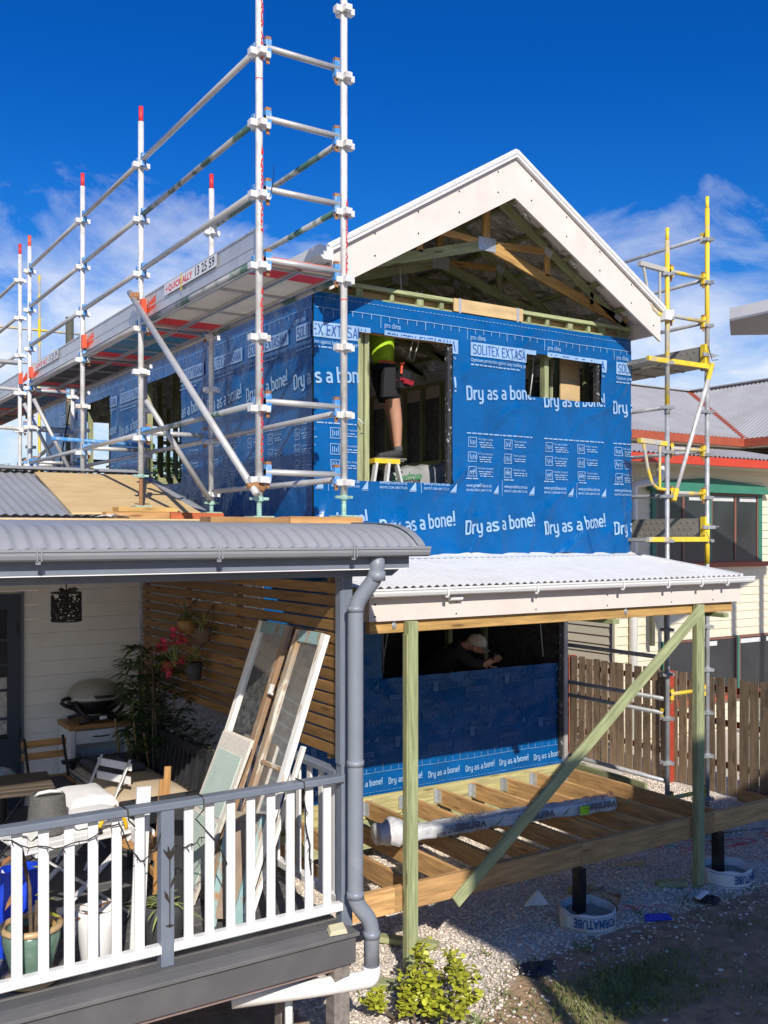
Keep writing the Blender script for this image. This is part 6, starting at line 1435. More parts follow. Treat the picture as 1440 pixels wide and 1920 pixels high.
while y > 5.2:
    M = Matrix.Translation((12.6 + rg.uniform(-.006, .006), y, rg.uniform(-.012, .014))) @ Matrix.Rotation(R(-90) + rg.uniform(-.008, .008), 4, 'Y') @ Matrix.Rotation(rg.uniform(-.012, .012), 4, 'Z')
    inst('paling', rg.choice(vars_), M, FE); y -= .190 + rg.uniform(-.012, .014)
for z in (.45, 1.1, 1.62): timber('rail', (12.65, 5.2, z), (12.65, 15.2, z), .05, .09, m_prail, FE)
for y in (13.2, 10.82, 8.4, 6.0): timber('post', (12.54 if y == 10.82 else 12.68, y, 0), (12.54 if y == 10.82 else 12.68, y, 1.80), .10, .10, m_prail, FE, up=(0, 1, 0))
timber('post', (12.3, 13.0, 0), (12.3, 13.0, 1.82), .11, .11, m_prail, FE, up=(0, 1, 0))

# ---------------------------------------------------------------- neighbour's house
NH = thing('neighbouring_house', 'cream weatherboard house with red gutters and green framed window', 'house', (16, 13.5, 0))
X0, X1, YN = 13.56, 24.0, 13.0
bb = MB(); bb.add([(X0, -.012, 0), (X1, -.012, 0), (X1, .008, .166), (X0, .008, .166), (X0, .06, 0), (X1, .06, 0), (X1, .06, .166), (X0, .06, .166)], [(0, 1, 2, 3), (4, 7, 6, 5), (0, 4, 5, 1), (3, 2, 6, 7), (0, 3, 7, 4), (1, 5, 6, 2)]); mef = mesh('weatherboard', bb.v, bb.f, m_cream)
bb = MB(); bb.add([(-.012, 0, 0), (-.012, 9, 0), (.008, 9, .166), (.008, 0, .166), (.06, 0, 0), (.06, 9, 0), (.06, 9, .166), (.06, 0, .166)], [(3, 2, 1, 0), (4, 5, 6, 7), (0, 1, 5, 4), (3, 7, 6, 2), (0, 4, 7, 3), (1, 2, 6, 5)]); mes = mesh('weatherboard', bb.v, bb.f, m_cream)
for i in range(32): inst('weatherboard', mef, Matrix.Translation((0, YN, .1 + i * .167)), NH); inst('weatherboard', mes, Matrix.Translation((X0 + .014, YN + .02, .1 + i * .167)), NH)
timber('corner_board', (X0, YN, 0), (X0, YN, 5.4), .07, .07, m_cream, NH, up=(0, 1, 0))
def win(x0, x1, z0, z1, name, lab, head=True):
    W = MB(); yf = YN - .05; W.box(x0, x1, YN - .028, YN - .022, z0, z1); w_ = W.build(name, m_glassd, NH); w_['label'] = lab
    for xa in (x0 - .13, x1): b = MB(); b.box(xa, xa + .13, yf, YN, z0, z1); b.build('casing', m_gtrim, w_)
    if head: b = MB(); b.prism([(x0 - .3, yf - .12, z1 + .0), (x1 + .3, yf - .12, z1), (x1 + .2, yf - .02, z1 + .18), ((x0 + x1) / 2, yf - .02, z1 + .30), (x0 - .2, yf - .02, z1 + .18)], (0, .1, 0)); fixn(b.build('hood', m_gtrim, w_))
    b = MB(); b.box(x0 - .2, x1 + .25, yf - .07, YN, z0 - .1, z0 - .003); b.build('sill', m_terra, w_)
    xm = x0 + (x1 - x0) * .505
    for xa, xb in ((x0, xm - .04), (xm + .04, x1)):
        xc = (xa + xb) / 2; fr = MB()
        for x in (xa, xc - .02, xb - .035): fr.box(x, x + .035 + (.02 if x == xc - .02 else 0), YN - .045, YN - .03, z0, z1)
        fr.box(xa, xb, YN - .044, YN - .031, z0, z0 + .04); fr.box(xa, xb, YN - .044, YN - .031, z1 - .04, z1); fr.build('sash_frame', m_brown, w_)
    b = MB(); b.box(xm - .039, xm + .039, yf, YN - .02, z0, z1); b.build('mullion', m_gtrim, w_)
    for xa, xb in ((x0 + .95, x0 + 1.5), (xm + .1, xm + .75), (xm + .95, x1 - .05)): b = MB(); b.box(xa, xb, YN - .03, YN - .0285, z1 - .16, z1 - .07); b.build('blind', m_blind, w_)
    return w_
win(14.65, 17.75, 3.46, 4.86, 'window', 'upper green trimmed window with four brown sashes')
lw = win(14.95, 19.2, .75, 1.93, 'window', 'lower brown framed window behind the fence', False)
# lower skillion roof, red gutter
b = MB(); b.box(13.2, 24, 12.45, 12.55, 5.36, 5.52); fixn(b.build('red_gutter', m_redg, NH))
b = MB(); b.box(13.2, 24, 12.5, 13.0, 5.34, 5.37); b.build('soffit', m_cream, NH)
b = MB(); b.box(13.2, 13.26, 12.5, 20, 5.36, 5.5); b.build('red_gutter', m_redg, NH)
b = MB(); b.add(*corr([(12.46, 5.54), (14.7, 6.0)], 13.2, 24, .125, .02, step=4)); b.build('skillion_roof', m_roofo, NH, True)
b = MB(); b.box(14.0, 24, 14.5, 14.6, 5.6, 6.06); b.build('upper_wall', m_cream, NH)
b = MB(); b.box(13.6, 19.05, 14.2, 14.3, 6.02, 6.2); b.box(18.95, 19.05, 9.6, 14.2, 6.02, 6.2); b.prism([(13.9, 14.19, 6.05), (15.2, 14.19, 5.93), (15.2, 14.19, 5.99), (13.9, 14.19, 6.15)], (0, .1, 0)); fixn(b.build('terracotta_gutter', m_terra, NH))
b = MB(); b.box(19.06, 24, 10.0, 14.5, 5.99, 6.03); b.box(13.6, 19, 14.3, 14.6, 5.99, 6.03); b.build('upper_soffit', m_cream, NH)
vs, fs = corr([(14.22, 6.2), (18.3, 8.0)], 13.6, 22.0, .125, .02, step=4)
fs = [f for f in fs]; 
for i in range(0, len(vs), 2):
    u = vs[i][0]
    if u > 19.0:
        t_ = (u - 19.0) / 3.0; a = vs[i]; c = vs[i + 1]; vs[i] = (u, a[1] + (c[1] - a[1]) * t_, a[2] + (c[2] - a[2]) * t_)
b = MB(); b.add(vs, fs); b.build('main_roof', m_roofo, NH, True)
vs, fs = corr([(18.97, 6.2), (22.0, 8.0)], 9.6, 18.3, .125, .02, 'y', step=4)
for i in range(0, len(vs), 2):
    u = vs[i][1]
    if u > 14.22:
        t_ = min(1, (u - 14.22) / 4.08); a = vs[i]; c = vs[i + 1]; vs[i] = (a[0] + (c[0] - a[0]) * t_, u, a[2] + (c[2] - a[2]) * t_)
b = MB(); b.add(vs, fs); b.build('wing_roof', m_roofo, NH, True)
b = MB(); b.bar((19.0, 14.22, 6.225), (22.0, 18.3, 8.03), .16, .02); b.build('valley_flashing', m_terra, NH)
b = MB(); b.bar((13.6, 18.3, 8.03), (22, 18.3, 8.03), .25, .03); b.bar((22, 9.6, 8.03), (22, 18.3, 8.03), .25, .03); b.build('ridge_cap', m_roofo, NH)
b = MB(); b.add([(22, 9.6, 8), (22, 18.3, 8), (26, 18.3, 6), (26, 9.6, 6)], [(0, 1, 2, 3)]); b.add([(13.6, 18.3, 8), (22, 18.3, 8), (22, 23, 6), (13.6, 23, 6)], [(0, 1, 2, 3)]); b.build('rear_roof', m_roofo, NH)
b = MB(); b.box(13.62, 24, 13.06, 13.1, 0, 5.4); b.build('wall_core', m_cream, NH)
b = MB(); b.path(bend([(14.35, 12.6, 5.35), (14.35, 12.6, 5.05), (13.95, 12.9, 4.95), (13.95, 12.9, 0)]), .075, 14); b.build('white_downpipe', m_pvcw, NH, True)
b = MB(); b.box(14.35, 14.43, 12.8, 12.88, 1.9, 3.0); b.box(14.65, 14.73, 12.7, 12.78, 0, 3.0); b.build('dark_post', m_olive, NH)
def cw(r_, z_): return (0.8396 * r_ + .5433 * z_, -.5433 * r_ + .8396 * z_)
EV = thing('white_edged_awning', 'flat awning with white fascia above the old iron roof', 'awning', (*cw(5.1, 14.3), 7.3))
P1, P2, P3, P4 = cw(5.06, 14.3), cw(6.9, 11.65), cw(9.4, 15.0), cw(5.44, 15.32)
b = MB(); b.prism([(*P1, 7.17), (*P2, 7.17), (*P3, 7.17), (*P4, 7.17)], (0, 0, .16)); fixn(b.build('fascia', m_white, EV))
b = MB(); q = [(*p, 7.14) for p in (P1, P2, P3, P4)]; b.prism(q, (0, 0, .028)); fixn(b.build('lining', mat('awning_lining', (.33, .34, .36), rough=.6), EV))
for r_, z_ in ((9.2, 15.1), (8.6, 13.9)):
    x, y = cw(r_, z_); timber('post', (x, y, 0), (x, y, 7.14), .12, .12, m_white, EV, up=(0, 1, 0))

# stand-in house and pole, added out of view to cast shadows on the yard
SHD = thing('shade_caster_house', 'unseen house block added to cast shade across the yard', 'house', (8, -6, 0))
b = MB(); b.box(3.0, 9.2, -7.8, -3.1, 0, 7.9); b.build('wall', m_cream, SHD)
b = MB(); b.prism([(1.87, -3, 7.95), (3.05, -3, 5.8), (9.2, -3, 5.8), (9.4, -3, 7.95)], (0, -5, 0)); fixn(b.build('raked_shade_edge', m_cream, SHD))  # slope shaped to match the outline of the yard shadow
b = MB(); b.box(1.86, 9.4, -8.1, -2.98, 7.96, 9.15); b.build('roof', m_roofo, SHD)
for x in (3.0, 6.5):
    for z in (1.5, 5.0): b = MB(); b.box(x + .4, x + 2.0, -3.09, -3.06, z - .6, z + .8); b.build('window', m_glassd, SHD)
b = MB(); b.tube((3.05, -1.0, 0), (3.05, -1.0, 6.0), .08, 12); tag(b.build('shade_pole', m_stump, None, True), 'unseen pole added to cast a thin shadow on the ground', 'pole')  # added only for its thin shadow stripe

# trees behind the house, seen through the open frames
def tree(x, y, h, r, label, seed):
    T = thing('leafy_tree', label, 'tree', (x, y, 0)); rr = random.Random(seed); b = MB(); b.path([(x, y, 0), (x + .1, y, h * .4), (x - .1, y, h * .75)], .16, 8, [.2, .14, .07])
    for i in range(7): d = rdir(rr, .2, .9); p = Vector((x, y, h * rr.uniform(.35, .65))); b.path([p, p + d * r * .8], .05, 5, [.06, .02])
    b.build('trunk', m_bark, T, True); bl = MB()
    for i in range(5200):
        d = rdir(rr, -.8, 1); q = r * rr.random() ** .45; k = .75 + .5 * noise.noise(Vector((d.x * 2.2, d.y * 2.2, d.z * 2.2 + seed)))
        leaf(bl, Vector((x, y, h * .62)) + Vector((d.x, d.y, d.z * .8)) * (q * k), rdir(rr, -.7, .8), rr.uniform(.16, .34), .15, .2, 3)
    bl.build('crown', m_leafm, T)
tree(12.3, 32, 8.2, 3.3, 'bushy green tree seen through the first side window opening', 1); tree(8.2, 34, 7.6, 2.8, 'green tree beyond the far end of the house frame', 2); tree(13, 27, 5.6, 2.2, 'green tree behind the house glimpsed low through the frame', 3)

# ---------------------------------------------------------------- loose scraps on the ground
def scrap(p0, p1, wd, h, m, label, cat='offcut', name='timber_offcut'): return tag(timber(name, p0, p1, wd, h, m), label, cat)
scrap((8.62, 7.62, .05), (8.92, 7.46, .05), .12, .06, m_green, 'pale green timber offcut on gravel before the far steel footing')
scrap((7.64, 8.0, .05), (7.9, 7.9, .05), .10, .06, m_greend, 'short green offcut under the deck beam by the steel post')
scrap((5.15, 8.1, .05), (5.55, 7.62, .05), .10, .06, m_greend, 'olive offcut on gravel behind the patio post by the veranda')
scrap((4.35, 7.5, .06), (4.85, 7.05, .06), .14, .05, m_greend, 'mossy board lying beside the shrub')
scrap((8.75, 8.3, .04), (9.05, 8.2, .04), .08, .03, m_ply, 'pale plywood chip under the deck near the back')
scrap((7.75, 7.75, .03), (7.95, 7.68, .03), .05, .02, m_block, 'thin brown chip on the gravel')
b = MB(); b.prism([(6.95, 7.95, .03), (7.2, 7.85, .03), (7.12, 7.93, .17)], (.02, .05, 0)); tag(fixn(b.build('paper_scrap', m_label)), 'folded white paper scrap on the gravel under the joists', 'paper')
b = MB(); b.prism([(7.72, 6.98, .02), (8.0, 6.86, .02), (8.02, 6.95, .05), (7.8, 7.06, .05)], (0, 0, .01)); tag(fixn(b.build('membrane_scrap', m_bagb)), 'blue membrane scrap at the gravel edge', 'scrap')
def rag(name, x, y, r, m, label, cat, seed, h=.06):
    vs = []; n = 12
    for i in range(7):
        for j in range(n): a = 6.28319 * j / n; q = r * i / 6 * (1 + .4 * noise.noise(Vector((math.cos(a) * 1.5, math.sin(a) * 1.5, seed)))); vs.append((x + q * math.cos(a), y + q * .7 * math.sin(a), .03 + h * (1 - (i / 6) ** 2) * (.5 + noise.noise(Vector((q * 9, a * 2, seed)))) ))
    b = MB(); b.add(vs, [(i * n + j, i * n + (j + 1) % n, (i + 1) * n + (j + 1) % n, (i + 1) * n + j) for i in range(6) for j in range(n)]); tag(b.build(name, m, None, True), label, cat)
rag('dark_rag', 6.05, 6.75, .22, mat('dark_blue_rag', (.03, .04, .06), rough=.8, var=.3), 'dark blue rag on the dirt at the gravel corner', 'rag', 2)
rag('black_plastic', 8.75, 7.02, .17, m_black, 'scrap of black plastic beside the small white offcut', 'plastic', 5)
rag('rubble_lump', 10.0, 6.95, .2, m_mud, 'brown clay lump among the pink string', 'lump', 7, .12)
b = MB(); rg = random.Random(9)
for i in range(16):
    x, y = rg.uniform(9.6, 11.6), rg.uniform(7.5, 8.9); pts = [(x, y, .04)]
    for k in range(5): x += rg.uniform(-.18, .18); y += rg.uniform(-.14, .14); pts.append((x, y, .03 + rg.random() * .05))
    b.path(pts, .005, 4)
x, y = 7.9, 7.2
for i in range(4): x, y = 7.6 + rg.random() * .6, 7.1 + rg.random() * .3; b.path([(x, y, .04), (x + .1, y + .05, .06), (x + .2, y - .03, .04)], .004, 4)
tag(b.build('pink_string', mat('pink_string', (.75, .08, .12), rough=.7)), 'tangle of pink string line on the ground by the fence', 'string', None, 'stuff')
timb = timber('grey_channel', (10.2, 8.75, .07), (11.9, 8.3, .07), .10, .09, m_galv); tag(timb, 'grey steel channel lying along the ground near the fence', 'steel channel')
timb = timber('white_offcut', (8.62, 7.05, .06), (8.8, 7.08, .09), .06, .02, m_label); tag(timb, 'small white offcut beside the green timber offcut', 'offcut')
tag(timber('fence_plinth', (12.5, 6.2, .1), (12.4, 9.4, .12), .04, .18, m_lvl), 'orange board lying at the foot of the fence', 'board')
b = MB()
for i in range(6): b.path([(8.4 + i * .02, 5.35, .05), (8.6 + .05 * i, 5.45, .12 + .02 * i), (8.85 + .06 * i, 5.5, .05)], .006, 5)
tag(b.build('wire_offcuts', m_rope), 'loop of pale wire offcuts on the bare dirt', 'wire')
gt = timber('temporary_rail', (9.75, 8.8, .735), (9.85, 12.9, .75), .05, .10, m_greend); tag(gt, 'dull green timber rail running below the scaffold tubes', 'rail')
tag(timber('pale_blue_stake', (9.93, 11.2, .72), (9.99, 11.1, 1.12), .035, .02, mat('pale_blue_plastic', (.4, .55, .6), rough=.5)), 'pale blue stake standing against the lowest scaffold tube', 'stake')

# ---------------------------------------------------------------- inside the upper room: ladder, packs
LD = thing('step_ladder', 'silver step ladder with yellow top in the upper window', 'ladder', (6.2, 9.6, 3.95))
b = MB(); b.box(5.97, 6.32, 9.42, 9.72, 4.83, 4.885); b.build('yellow_top', m_yelp, LD)
for p0, p1 in (((6.0, 9.44, 4.83), (5.82, 9.40, 3.95)), ((6.0, 9.70, 4.83), (5.82, 9.76, 3.95)), ((6.28, 9.44, 4.83), (6.50, 9.40, 3.95)), ((6.28, 9.70, 4.83), (6.50, 9.76, 3.95)), ((6.16, 9.43, 4.83), (6.03, 9.40, 3.95))): timber('stile', p0, p1, .03, .075, m_alu, LD, up=(0, 1, 0))
for t_ in (.3, .6): timber('tread', (5.95 - .17 * t_ , 9.42, 4.83 - .88 * t_), (5.95 - .17 * t_, 9.74, 4.83 - .88 * t_), .09, .03, m_alu, LD)
IN = thing('insulation_pack', 'grey plastic insulation pack on the floor inside the upper window', 'insulation pack', (6.8, 9.9, 3.95))
vs = []
for i in range(20):
    for j in range(16):
        a = 6.28319 * j / 16; ca_, sa_ = math.cos(a), math.sin(a); q = .9 + .12 * noise.noise(Vector((i * .5, ca_ * 2, sa_ * 2)))
        vs.append((6.35 + i * .055, 9.9 + .28 * q * abs(ca_) ** .5 * (1 if ca_ > 0 else -1), 4.42 + (.42 + .02 * i / 3) * q * abs(sa_) ** .5 * (1 if sa_ > 0 else -1)))
b = MB(); b.add(vs, [(i * 16 + j, i * 16 + (j + 1) % 16, (i + 1) * 16 + (j + 1) % 16, (i + 1) * 16 + j) for i in range(19) for j in range(16)] + [tuple(range(15, -1, -1)), tuple(range(304, 320))]); ip = b.build('pack', mat('grey_film', (.34, .34, .34), rough=.4, var=.1, bump=.5, bscale=8, bdist=.03), IN, True)
p = Pr(lambda s, z, l=0: (6.75 - s, 9.60 - l, 4.62 + z)); p.text('earthwool', .0, .06, wd=.42, h=.13, rot=R(-6), bold=.03); p.mb.build('lettering', MATS.get('ink_green') or m_leafd, ip)

# ---------------------------------------------------------------- people
def skin(name, J, E, m, par, levels=2, extra=None):
    names = list(J); me = bpy.data.meshes.new(name); me.from_pydata([J[n][0] for n in names], [(names.index(a), names.index(c)) for a, c in E], [])
    o = bpy.data.objects.new('tmp', me); SC.collection.objects.link(o)
    md = o.modifiers.new('s', 'SKIN'); md.use_smooth_shade = True
    sv = me.skin_vertices[0].data
    for i, n in enumerate(names):
        r = J[n][1]; sv[i].radius = (r, r) if not isinstance(r, tuple) else r; sv[i].use_root = (i == 0)
    sb = o.modifiers.new('u', 'SUBSURF'); sb.levels = levels; sb.render_levels = levels
    dg = bpy.context.evaluated_depsgraph_get(); dg.update()
    m2 = bpy.data.meshes.new_from_object(o.evaluated_get(dg)); bpy.data.objects.remove(o)
    v = [tuple(q.co) for q in m2.vertices]; f = [tuple(q.vertices) for q in m2.polygons]; bpy.data.meshes.remove(m2)
    b = MB(); b.add(v, f)
    if extra: extra(b)
    return b.build(name, m, par, True)
def fingers(b, wrist, d, side, up, s=1.0, curl=.7):
    """palm and five separate bent fingers"""
    d, side, up = Vector(d).normalized(), Vector(side).normalized(), Vector(up).normalized(); w_ = Vector(wrist)
    vs = [w_ + d * (a * .10 * s) + side * (c * .045 * s * (1 - .15 * (a == 0))) + up * (e * .014 * s) for a in (0, 1) for c in (-1, 1) for e in (-1, 1)]
    b.add(vs, [(0, 1, 3, 2), (4, 6, 7, 5), (0, 4, 5, 1), (2, 3, 7, 6), (0, 2, 6, 4), (1, 5, 7, 3)])
    for k, (c, l) in enumerate(((-.036, .075), (-.012, .088), (.012, .082), (.036, .062))):
        p = w_ + d * (.092 * s) + side * (c * s); pts = [p - d * .02]; dd = d
        for q in range(3): p = p + dd * (l * s / 2.6); pts.append(p); dd = (dd * math.cos(curl) - up * math.sin(curl)).normalized()
        b.path(pts, .010 * s, 7, [.0105 * s, .0105 * s, .0095 * s, .0075 * s])
    p = w_ + d * .03 * s + side * (-.04 * s); b.path([p, p + (-side * .7 + d * .5 - up * .3) * .05 * s, p + (-side * .6 + d * .9 - up * .7) * .085 * s], .012 * s, 7, [.014 * s, .012 * s, .009 * s])
M1 = thing('person', 'person in lime work shirt, black shorts and dark shoes standing on the step ladder', 'person', (6.25, 9.6, 4.89))
hy = 9.60
J = dict(hip=((6.20, hy, 5.88), (.13, .15)), waist=((6.20, hy, 6.02), (.085, .095)), chest=((6.225, hy + .03, 6.28), (.10, .13)), neck0=((6.17, hy + .12, 6.46), .07), neck=((6.11, hy + .17, 6.49), .062), head=((6.02, hy + .22, 6.49), .10), crown=((5.96, hy + .24, 6.51), .095),
    hl=((6.21, hy - .09, 5.84), .115), kl=((6.322, hy - .07, 5.455), .080), cl=((6.345, hy - .07, 5.30), .072), al=((6.365, hy - .06, 5.02), .045), fl=((6.40, hy - .06, 4.94), .04), tl=((6.14, hy - .06, 4.925), .032),
    hr=((6.24, hy + .10, 5.84), .115), kr=((6.435, hy + .16, 5.45), .076), ar=((6.48, hy + .16, 5.02), .045), fr=((6.52, hy + .16, 4.94), .04), tr=((6.26, hy + .16, 4.925), .032),
    sl=((6.21, hy - .12, 6.40), .075), el=((6.02, hy - .10, 6.56), .052), wl=((5.86, hy + .05, 6.74), .036), sr=((6.20, hy + .27, 6.42), .075), er=((5.96, hy + .34, 6.56), .052), wr=((5.84, hy + .24, 6.76), .036))
Ed = [('hip', 'waist'), ('waist', 'chest'), ('chest', 'neck0'), ('neck0', 'neck'), ('neck', 'head'), ('head', 'crown'), ('hip', 'hl'), ('hl', 'kl'), ('kl', 'cl'), ('cl', 'al'), ('al', 'fl'), ('fl', 'tl'), ('hip', 'hr'), ('hr', 'kr'), ('kr', 'ar'), ('ar', 'fr'), ('fr', 'tr'), ('chest', 'sl'), ('sl', 'el'), ('el', 'wl'), ('chest', 'sr'), ('sr', 'er'), ('er', 'wr')]
def ex(b): fingers(b, (5.86, hy + .05, 6.74), (-.2, .2, 1), (0, 1, 0), (1, 0, .2), 1.1); fingers(b, (5.84, hy + .24, 6.76), (-.2, .1, 1), (0, -1, 0), (1, 0, .2), 1.1)
skin('body', J, Ed, m_skin, M1, 2, ex)
skin('work_shirt', dict(a=((6.195, hy, 5.97), (.14, .15)), b=((6.205, hy + .01, 6.10), (.145, .165)), c=((6.225, hy + .03, 6.26), (.165, .195)), d=((6.20, hy + .08, 6.40), (.13, .16)), sl=((6.215, hy - .11, 6.38), .085), el=((6.10, hy - .12, 6.48), .075), sr=((6.205, hy + .26, 6.40), .085), er=((6.06, hy + .31, 6.5), .075)), [('a', 'b'), ('b', 'c'), ('c', 'd'), ('c', 'sl'), ('sl', 'el'), ('c', 'sr'), ('sr', 'er')], m_hiv, M1)
b = MB(); b.lathe((6.175, hy - .095, 6.17), [(.005, -.08), (.018, -.04), (.024, .02), (.016, .07), (.005, .09)], 14, 1.0, 1.0); b.build('black_side_panel', m_cloth, M1, True)
skin('shorts', dict(a=((6.20, hy, 6.0), (.135, .16)), b=((6.20, hy, 5.88), (.155, .18)), hl=((6.225, hy - .09, 5.80), .135), kl=((6.27, hy - .08, 5.62), .120), k2=((6.275, hy - .08, 5.585), .112), hr=((6.25, hy + .10, 5.80), .13), kr=((6.33, hy + .13, 5.62), .112), k3=((6.34, hy + .13, 5.58), .105)), [('a', 'b'), ('b', 'hl'), ('hl', 'kl'), ('kl', 'k2'), ('b', 'hr'), ('hr', 'kr'), ('kr', 'k3')], m_cloth, M1)
for y, dx in ((hy - .06, 0), (hy + .16, .115)):
    skin('shoe', dict(h=((6.415 + dx, y, 4.945), .05), a=((6.37 + dx, y, 4.965), .062), m=((6.27 + dx, y, 4.942), .054), t=((6.13 + dx, y, 4.925), .042), e=((6.085 + dx, y, 4.918), .032)), [('a', 'h'), ('a', 'm'), ('m', 't'), ('t', 'e')], m_shoe, M1)
    b = MB(); b.bar((6.06 + dx, y, 4.895), (6.46 + dx, y, 4.895), .10, .022); b.build('sole', mat('shoe_sole', (.16, .15, .14), rough=.8) if 'shoe_sole' not in MATS else MATS['shoe_sole'], M1)
for y, dx in ((hy - .06, 0), (hy + .16, .115)): b = MB(); b.lathe((6.372 + dx, y, 4.99), [(.052, -.02), (.053, .02), (.050, .055), (.044, .06)], 14); b.build('sock', m_greyc, M1, True)
TB = thing('tool_belt', 'black tool belt with orange handled tool and red pouch at the waist', 'tool belt', (6.2, hy, 5.9))
b = MB(); b.lathe((6.20, hy, 5.955), [(.135, -.025), (.14, 0), (.135, .03), (.12, .03)], 24, 1.0, 1.18); b.build('belt', m_cloth, TB, True)
b = MB(); b.prism([(6.24, hy - .2, 5.93), (6.42, hy - .17, 5.92), (6.40, hy - .17, 5.72), (6.25, hy - .2, 5.70)], (.01, -.07, 0)); b.prism([(6.06, hy - .19, 5.93), (6.2, hy - .21, 5.93), (6.19, hy - .21, 5.60), (6.04, hy - .19, 5.58)], (0, -.06, 0)); fixn(b.build('pouch', m_cloth, TB))
b = MB(); b.tube((6.265, hy - .285, 5.86), (6.27, hy - .29, 5.98), .013, 8); b.tube((6.255, hy - .288, 5.975), (6.30, hy - .29, 5.985), .016, 8); b.path([(6.06, hy - .12, 6.005), (6.14, hy - .18, 6.005), (6.24, hy - .185, 6.0)], .012, 6); b.build('orange_handle', m_orange, TB)
b = MB(); b.bar((6.26, hy - .26, 5.80), (6.46, hy - .2, 5.78), .09, .03); b.bar((6.30, hy - .27, 5.77), (6.44, hy - .23, 5.755), .06, .03); b.build('red_pouch', mat('dark_red_leather', (.30, .015, .03), rough=.6), TB)
M2 = thing('person', 'person in black with a beige cap bent over the lower window sill', 'person', (7.75, 10.85, .76))
J = dict(hip=((7.55, 10.85, 1.80), (.15, .13)), waist=((7.60, 10.80, 2.0), (.13, .15)), chest=((7.80, 10.60, 2.32), (.15, .19)), neck0=((8.0, 10.45, 2.50), .075), neck=((8.07, 10.40, 2.53), .068), head=((8.15, 10.34, 2.52), .105), crown=((8.19, 10.32, 2.565), .10), chin=((8.235, 10.285, 2.42), .05),
    hl=((7.5, 10.78, 1.74), .11), kl=((7.62, 10.62, 1.3), .08), al=((7.5, 10.75, .84), .05), tl=((7.66, 10.62, .80), .035), hr=((7.6, 10.95, 1.74), .11), kr=((7.72, 10.85, 1.3), .08), ar=((7.6, 11.0, .84), .05), tr=((7.76, 10.87, .80), .035),
    sl=((7.86, 10.36, 2.45), .09), el=((8.02, 10.24, 2.29), .06), wl=((8.22, 10.20, 2.285), .04), sr=((8.06, 10.66, 2.45), .09), er=((8.22, 10.46, 2.29), .06), wr=((8.32, 10.30, 2.29), .04))
Ed = [('hip', 'waist'), ('waist', 'chest'), ('chest', 'neck0'), ('neck0', 'neck'), ('neck', 'head'), ('head', 'crown'), ('head', 'chin'), ('hip', 'hl'), ('hl', 'kl'), ('kl', 'al'), ('al', 'tl'), ('hip', 'hr'), ('hr', 'kr'), ('kr', 'ar'), ('ar', 'tr'), ('chest', 'sl'), ('sl', 'el'), ('el', 'wl'), ('chest', 'sr'), ('sr', 'er'), ('er', 'wr')]
fd = Vector((.80, -.42, -.42)).normalized()
def ex2(b):
    fingers(b, (8.21, 10.20, 2.285), (1, .1, .25), (.05, -.3, 1), (.3, -1, -.2), 1.15, .5); fingers(b, (8.31, 10.30, 2.29), (.9, -.35, .35), (0, -.3, 1), (-.3, 1, .2), 1.15, .5)
    b.path([Vector((8.15, 10.34, 2.52)) + fd * .08, Vector((8.15, 10.34, 2.49)) + fd * .135, Vector((8.15, 10.34, 2.465)) + fd * .12], .02, 7, [.014, .02, .016])
    for s in (-1, 1):
        sd2 = Vector((.42, .85, 0)).normalized(); b.lathe(tuple(Vector((8.12, 10.355, 2.50)) + sd2 * (.112 * s)), [(.012, -.04), (.024, 0), (.02, .035)], 8)
skin('body', J, Ed, m_skin, M2, 2, ex2)
skin('jumper', dict(a=((7.55, 10.86, 1.85), (.17, .15)), b=((7.62, 10.79, 2.05), (.16, .18)), c=((7.82, 10.58, 2.36), (.19, .23)), d=((7.99, 10.45, 2.49), (.11, .13)), sl=((7.87, 10.35, 2.45), .115), el=((8.01, 10.245, 2.30), .082), wl=((8.19, 10.205, 2.29), .058), sr=((8.07, 10.66, 2.45), .115), er=((8.22, 10.47, 2.30), .08), wr=((8.30, 10.32, 2.295), .056)), [('a', 'b'), ('b', 'c'), ('c', 'd'), ('c', 'sl'), ('sl', 'el'), ('el', 'wl'), ('c', 'sr'), ('sr', 'er'), ('er', 'wr')], m_cloth, M2)
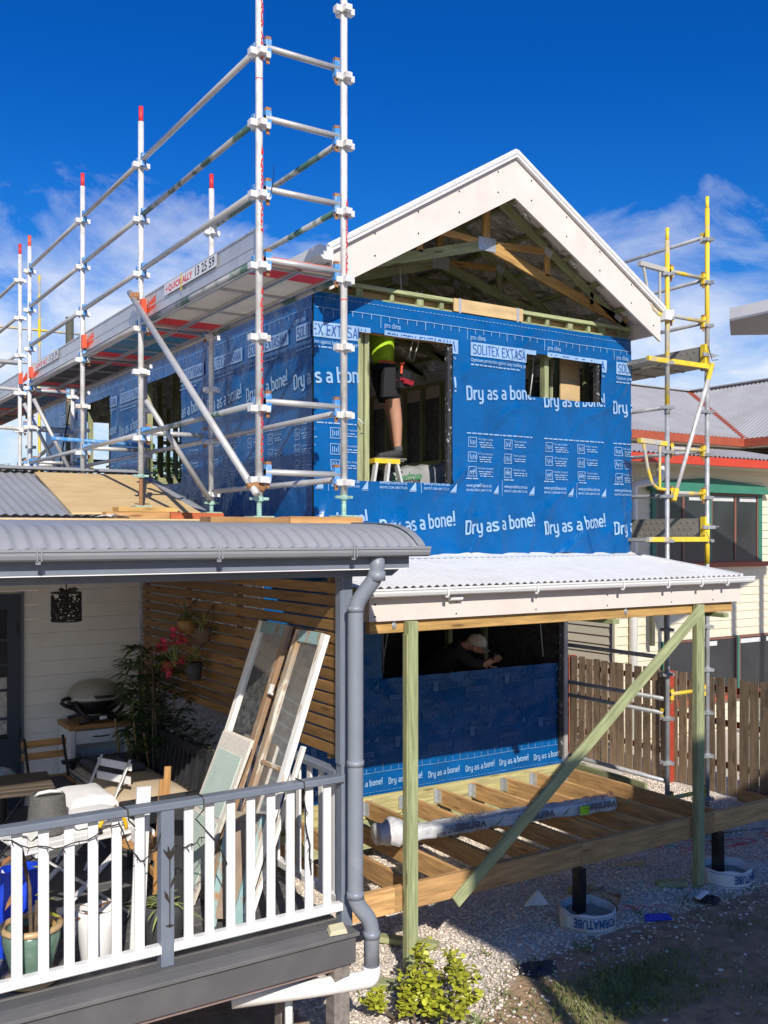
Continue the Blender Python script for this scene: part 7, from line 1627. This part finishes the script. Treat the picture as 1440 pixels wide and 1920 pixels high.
skin('trousers', dict(a=((7.55, 10.85, 1.84), (.165, .145)), hl=((7.5, 10.78, 1.74), .125), kl=((7.62, 10.62, 1.3), .095), al=((7.5, 10.75, .88), .07), hr=((7.6, 10.95, 1.74), .125), kr=((7.72, 10.85, 1.3), .095), ar=((7.6, 11.0, .88), .07)), [('a', 'hl'), ('hl', 'kl'), ('kl', 'al'), ('a', 'hr'), ('hr', 'kr'), ('kr', 'ar')], m_cloth, M2)
CPx = thing('cap', 'beige baseball cap with olive brim and NY monogram', 'cap', (8.16, 10.33, 2.55))
zx = Vector((.30, -.16, .94)).normalized(); fx = (fd - zx * fd.dot(zx)).normalized(); sy_ = zx.cross(fx)
MC = Matrix(((fx.x, sy_.x, zx.x, 8.165), (fx.y, sy_.y, zx.y, 10.335), (fx.z, sy_.z, zx.z, 2.545), (0, 0, 0, 1)))
b = MB(MC); b.lathe((0, 0, 0), [(.128, -.02), (.130, .02), (.124, .06), (.10, .10), (.06, .125), (.012, .132)], 24, 1.06, .97); cp_ = b.build('crown', m_cap, CPx, True)
b = MB(MC); b.lathe((0, 0, .13), [(.012, 0), (.01, .012), (.002, .015)], 10); b.build('button', m_cap, cp_, True)
b = MB(MC); n = 14; vs = []
for i in range(n + 1):
    a = -1.15 + 2.3 * i / n
    for q, dz in ((.125, -.008), (.165, -.012), (.215 - .03 * abs(a), -.03 - .02 * abs(math.sin(a)))): vs.append((q * math.cos(a), q * math.sin(a) * .95, dz))
b.add(vs, [(i * 3 + j, i * 3 + j + 1, (i + 1) * 3 + j + 1, (i + 1) * 3 + j) for i in range(n) for j in range(2)]); b.build('brim', m_capb, CPx, True)
def on_cap(s, z, l=0):
    a = -s / .13; q = .139 - .25 * max(0, z - .02); return tuple(MC @ Vector((q * math.cos(a) * 1.03, q * math.sin(a), z)))
p = Pr(on_cap); p.text('N', -.026, .018, wd=.06, h=.085, bold=.03); p.text('Y', -.024, .008, wd=.055, h=.085, bold=.02); p.mb.build('monogram', m_inkk, cp_)
PH = thing('phone', 'black phone held in both hands over the sill', 'phone', (8.36, 10.24, 2.36)); b = MB(Matrix.Translation((8.37, 10.23, 2.37)) @ Matrix.Rotation(R(25), 4, 'Y') @ Matrix.Rotation(R(-30), 4, 'Z')); b.box(-.012, .012, -.09, .09, -.045, .05); b.build('body', m_black, PH)
b = MB(); b.box(8.325, 8.345, 10.18, 10.27, 2.33, 2.42); b.build('case', m_cloth, PH)
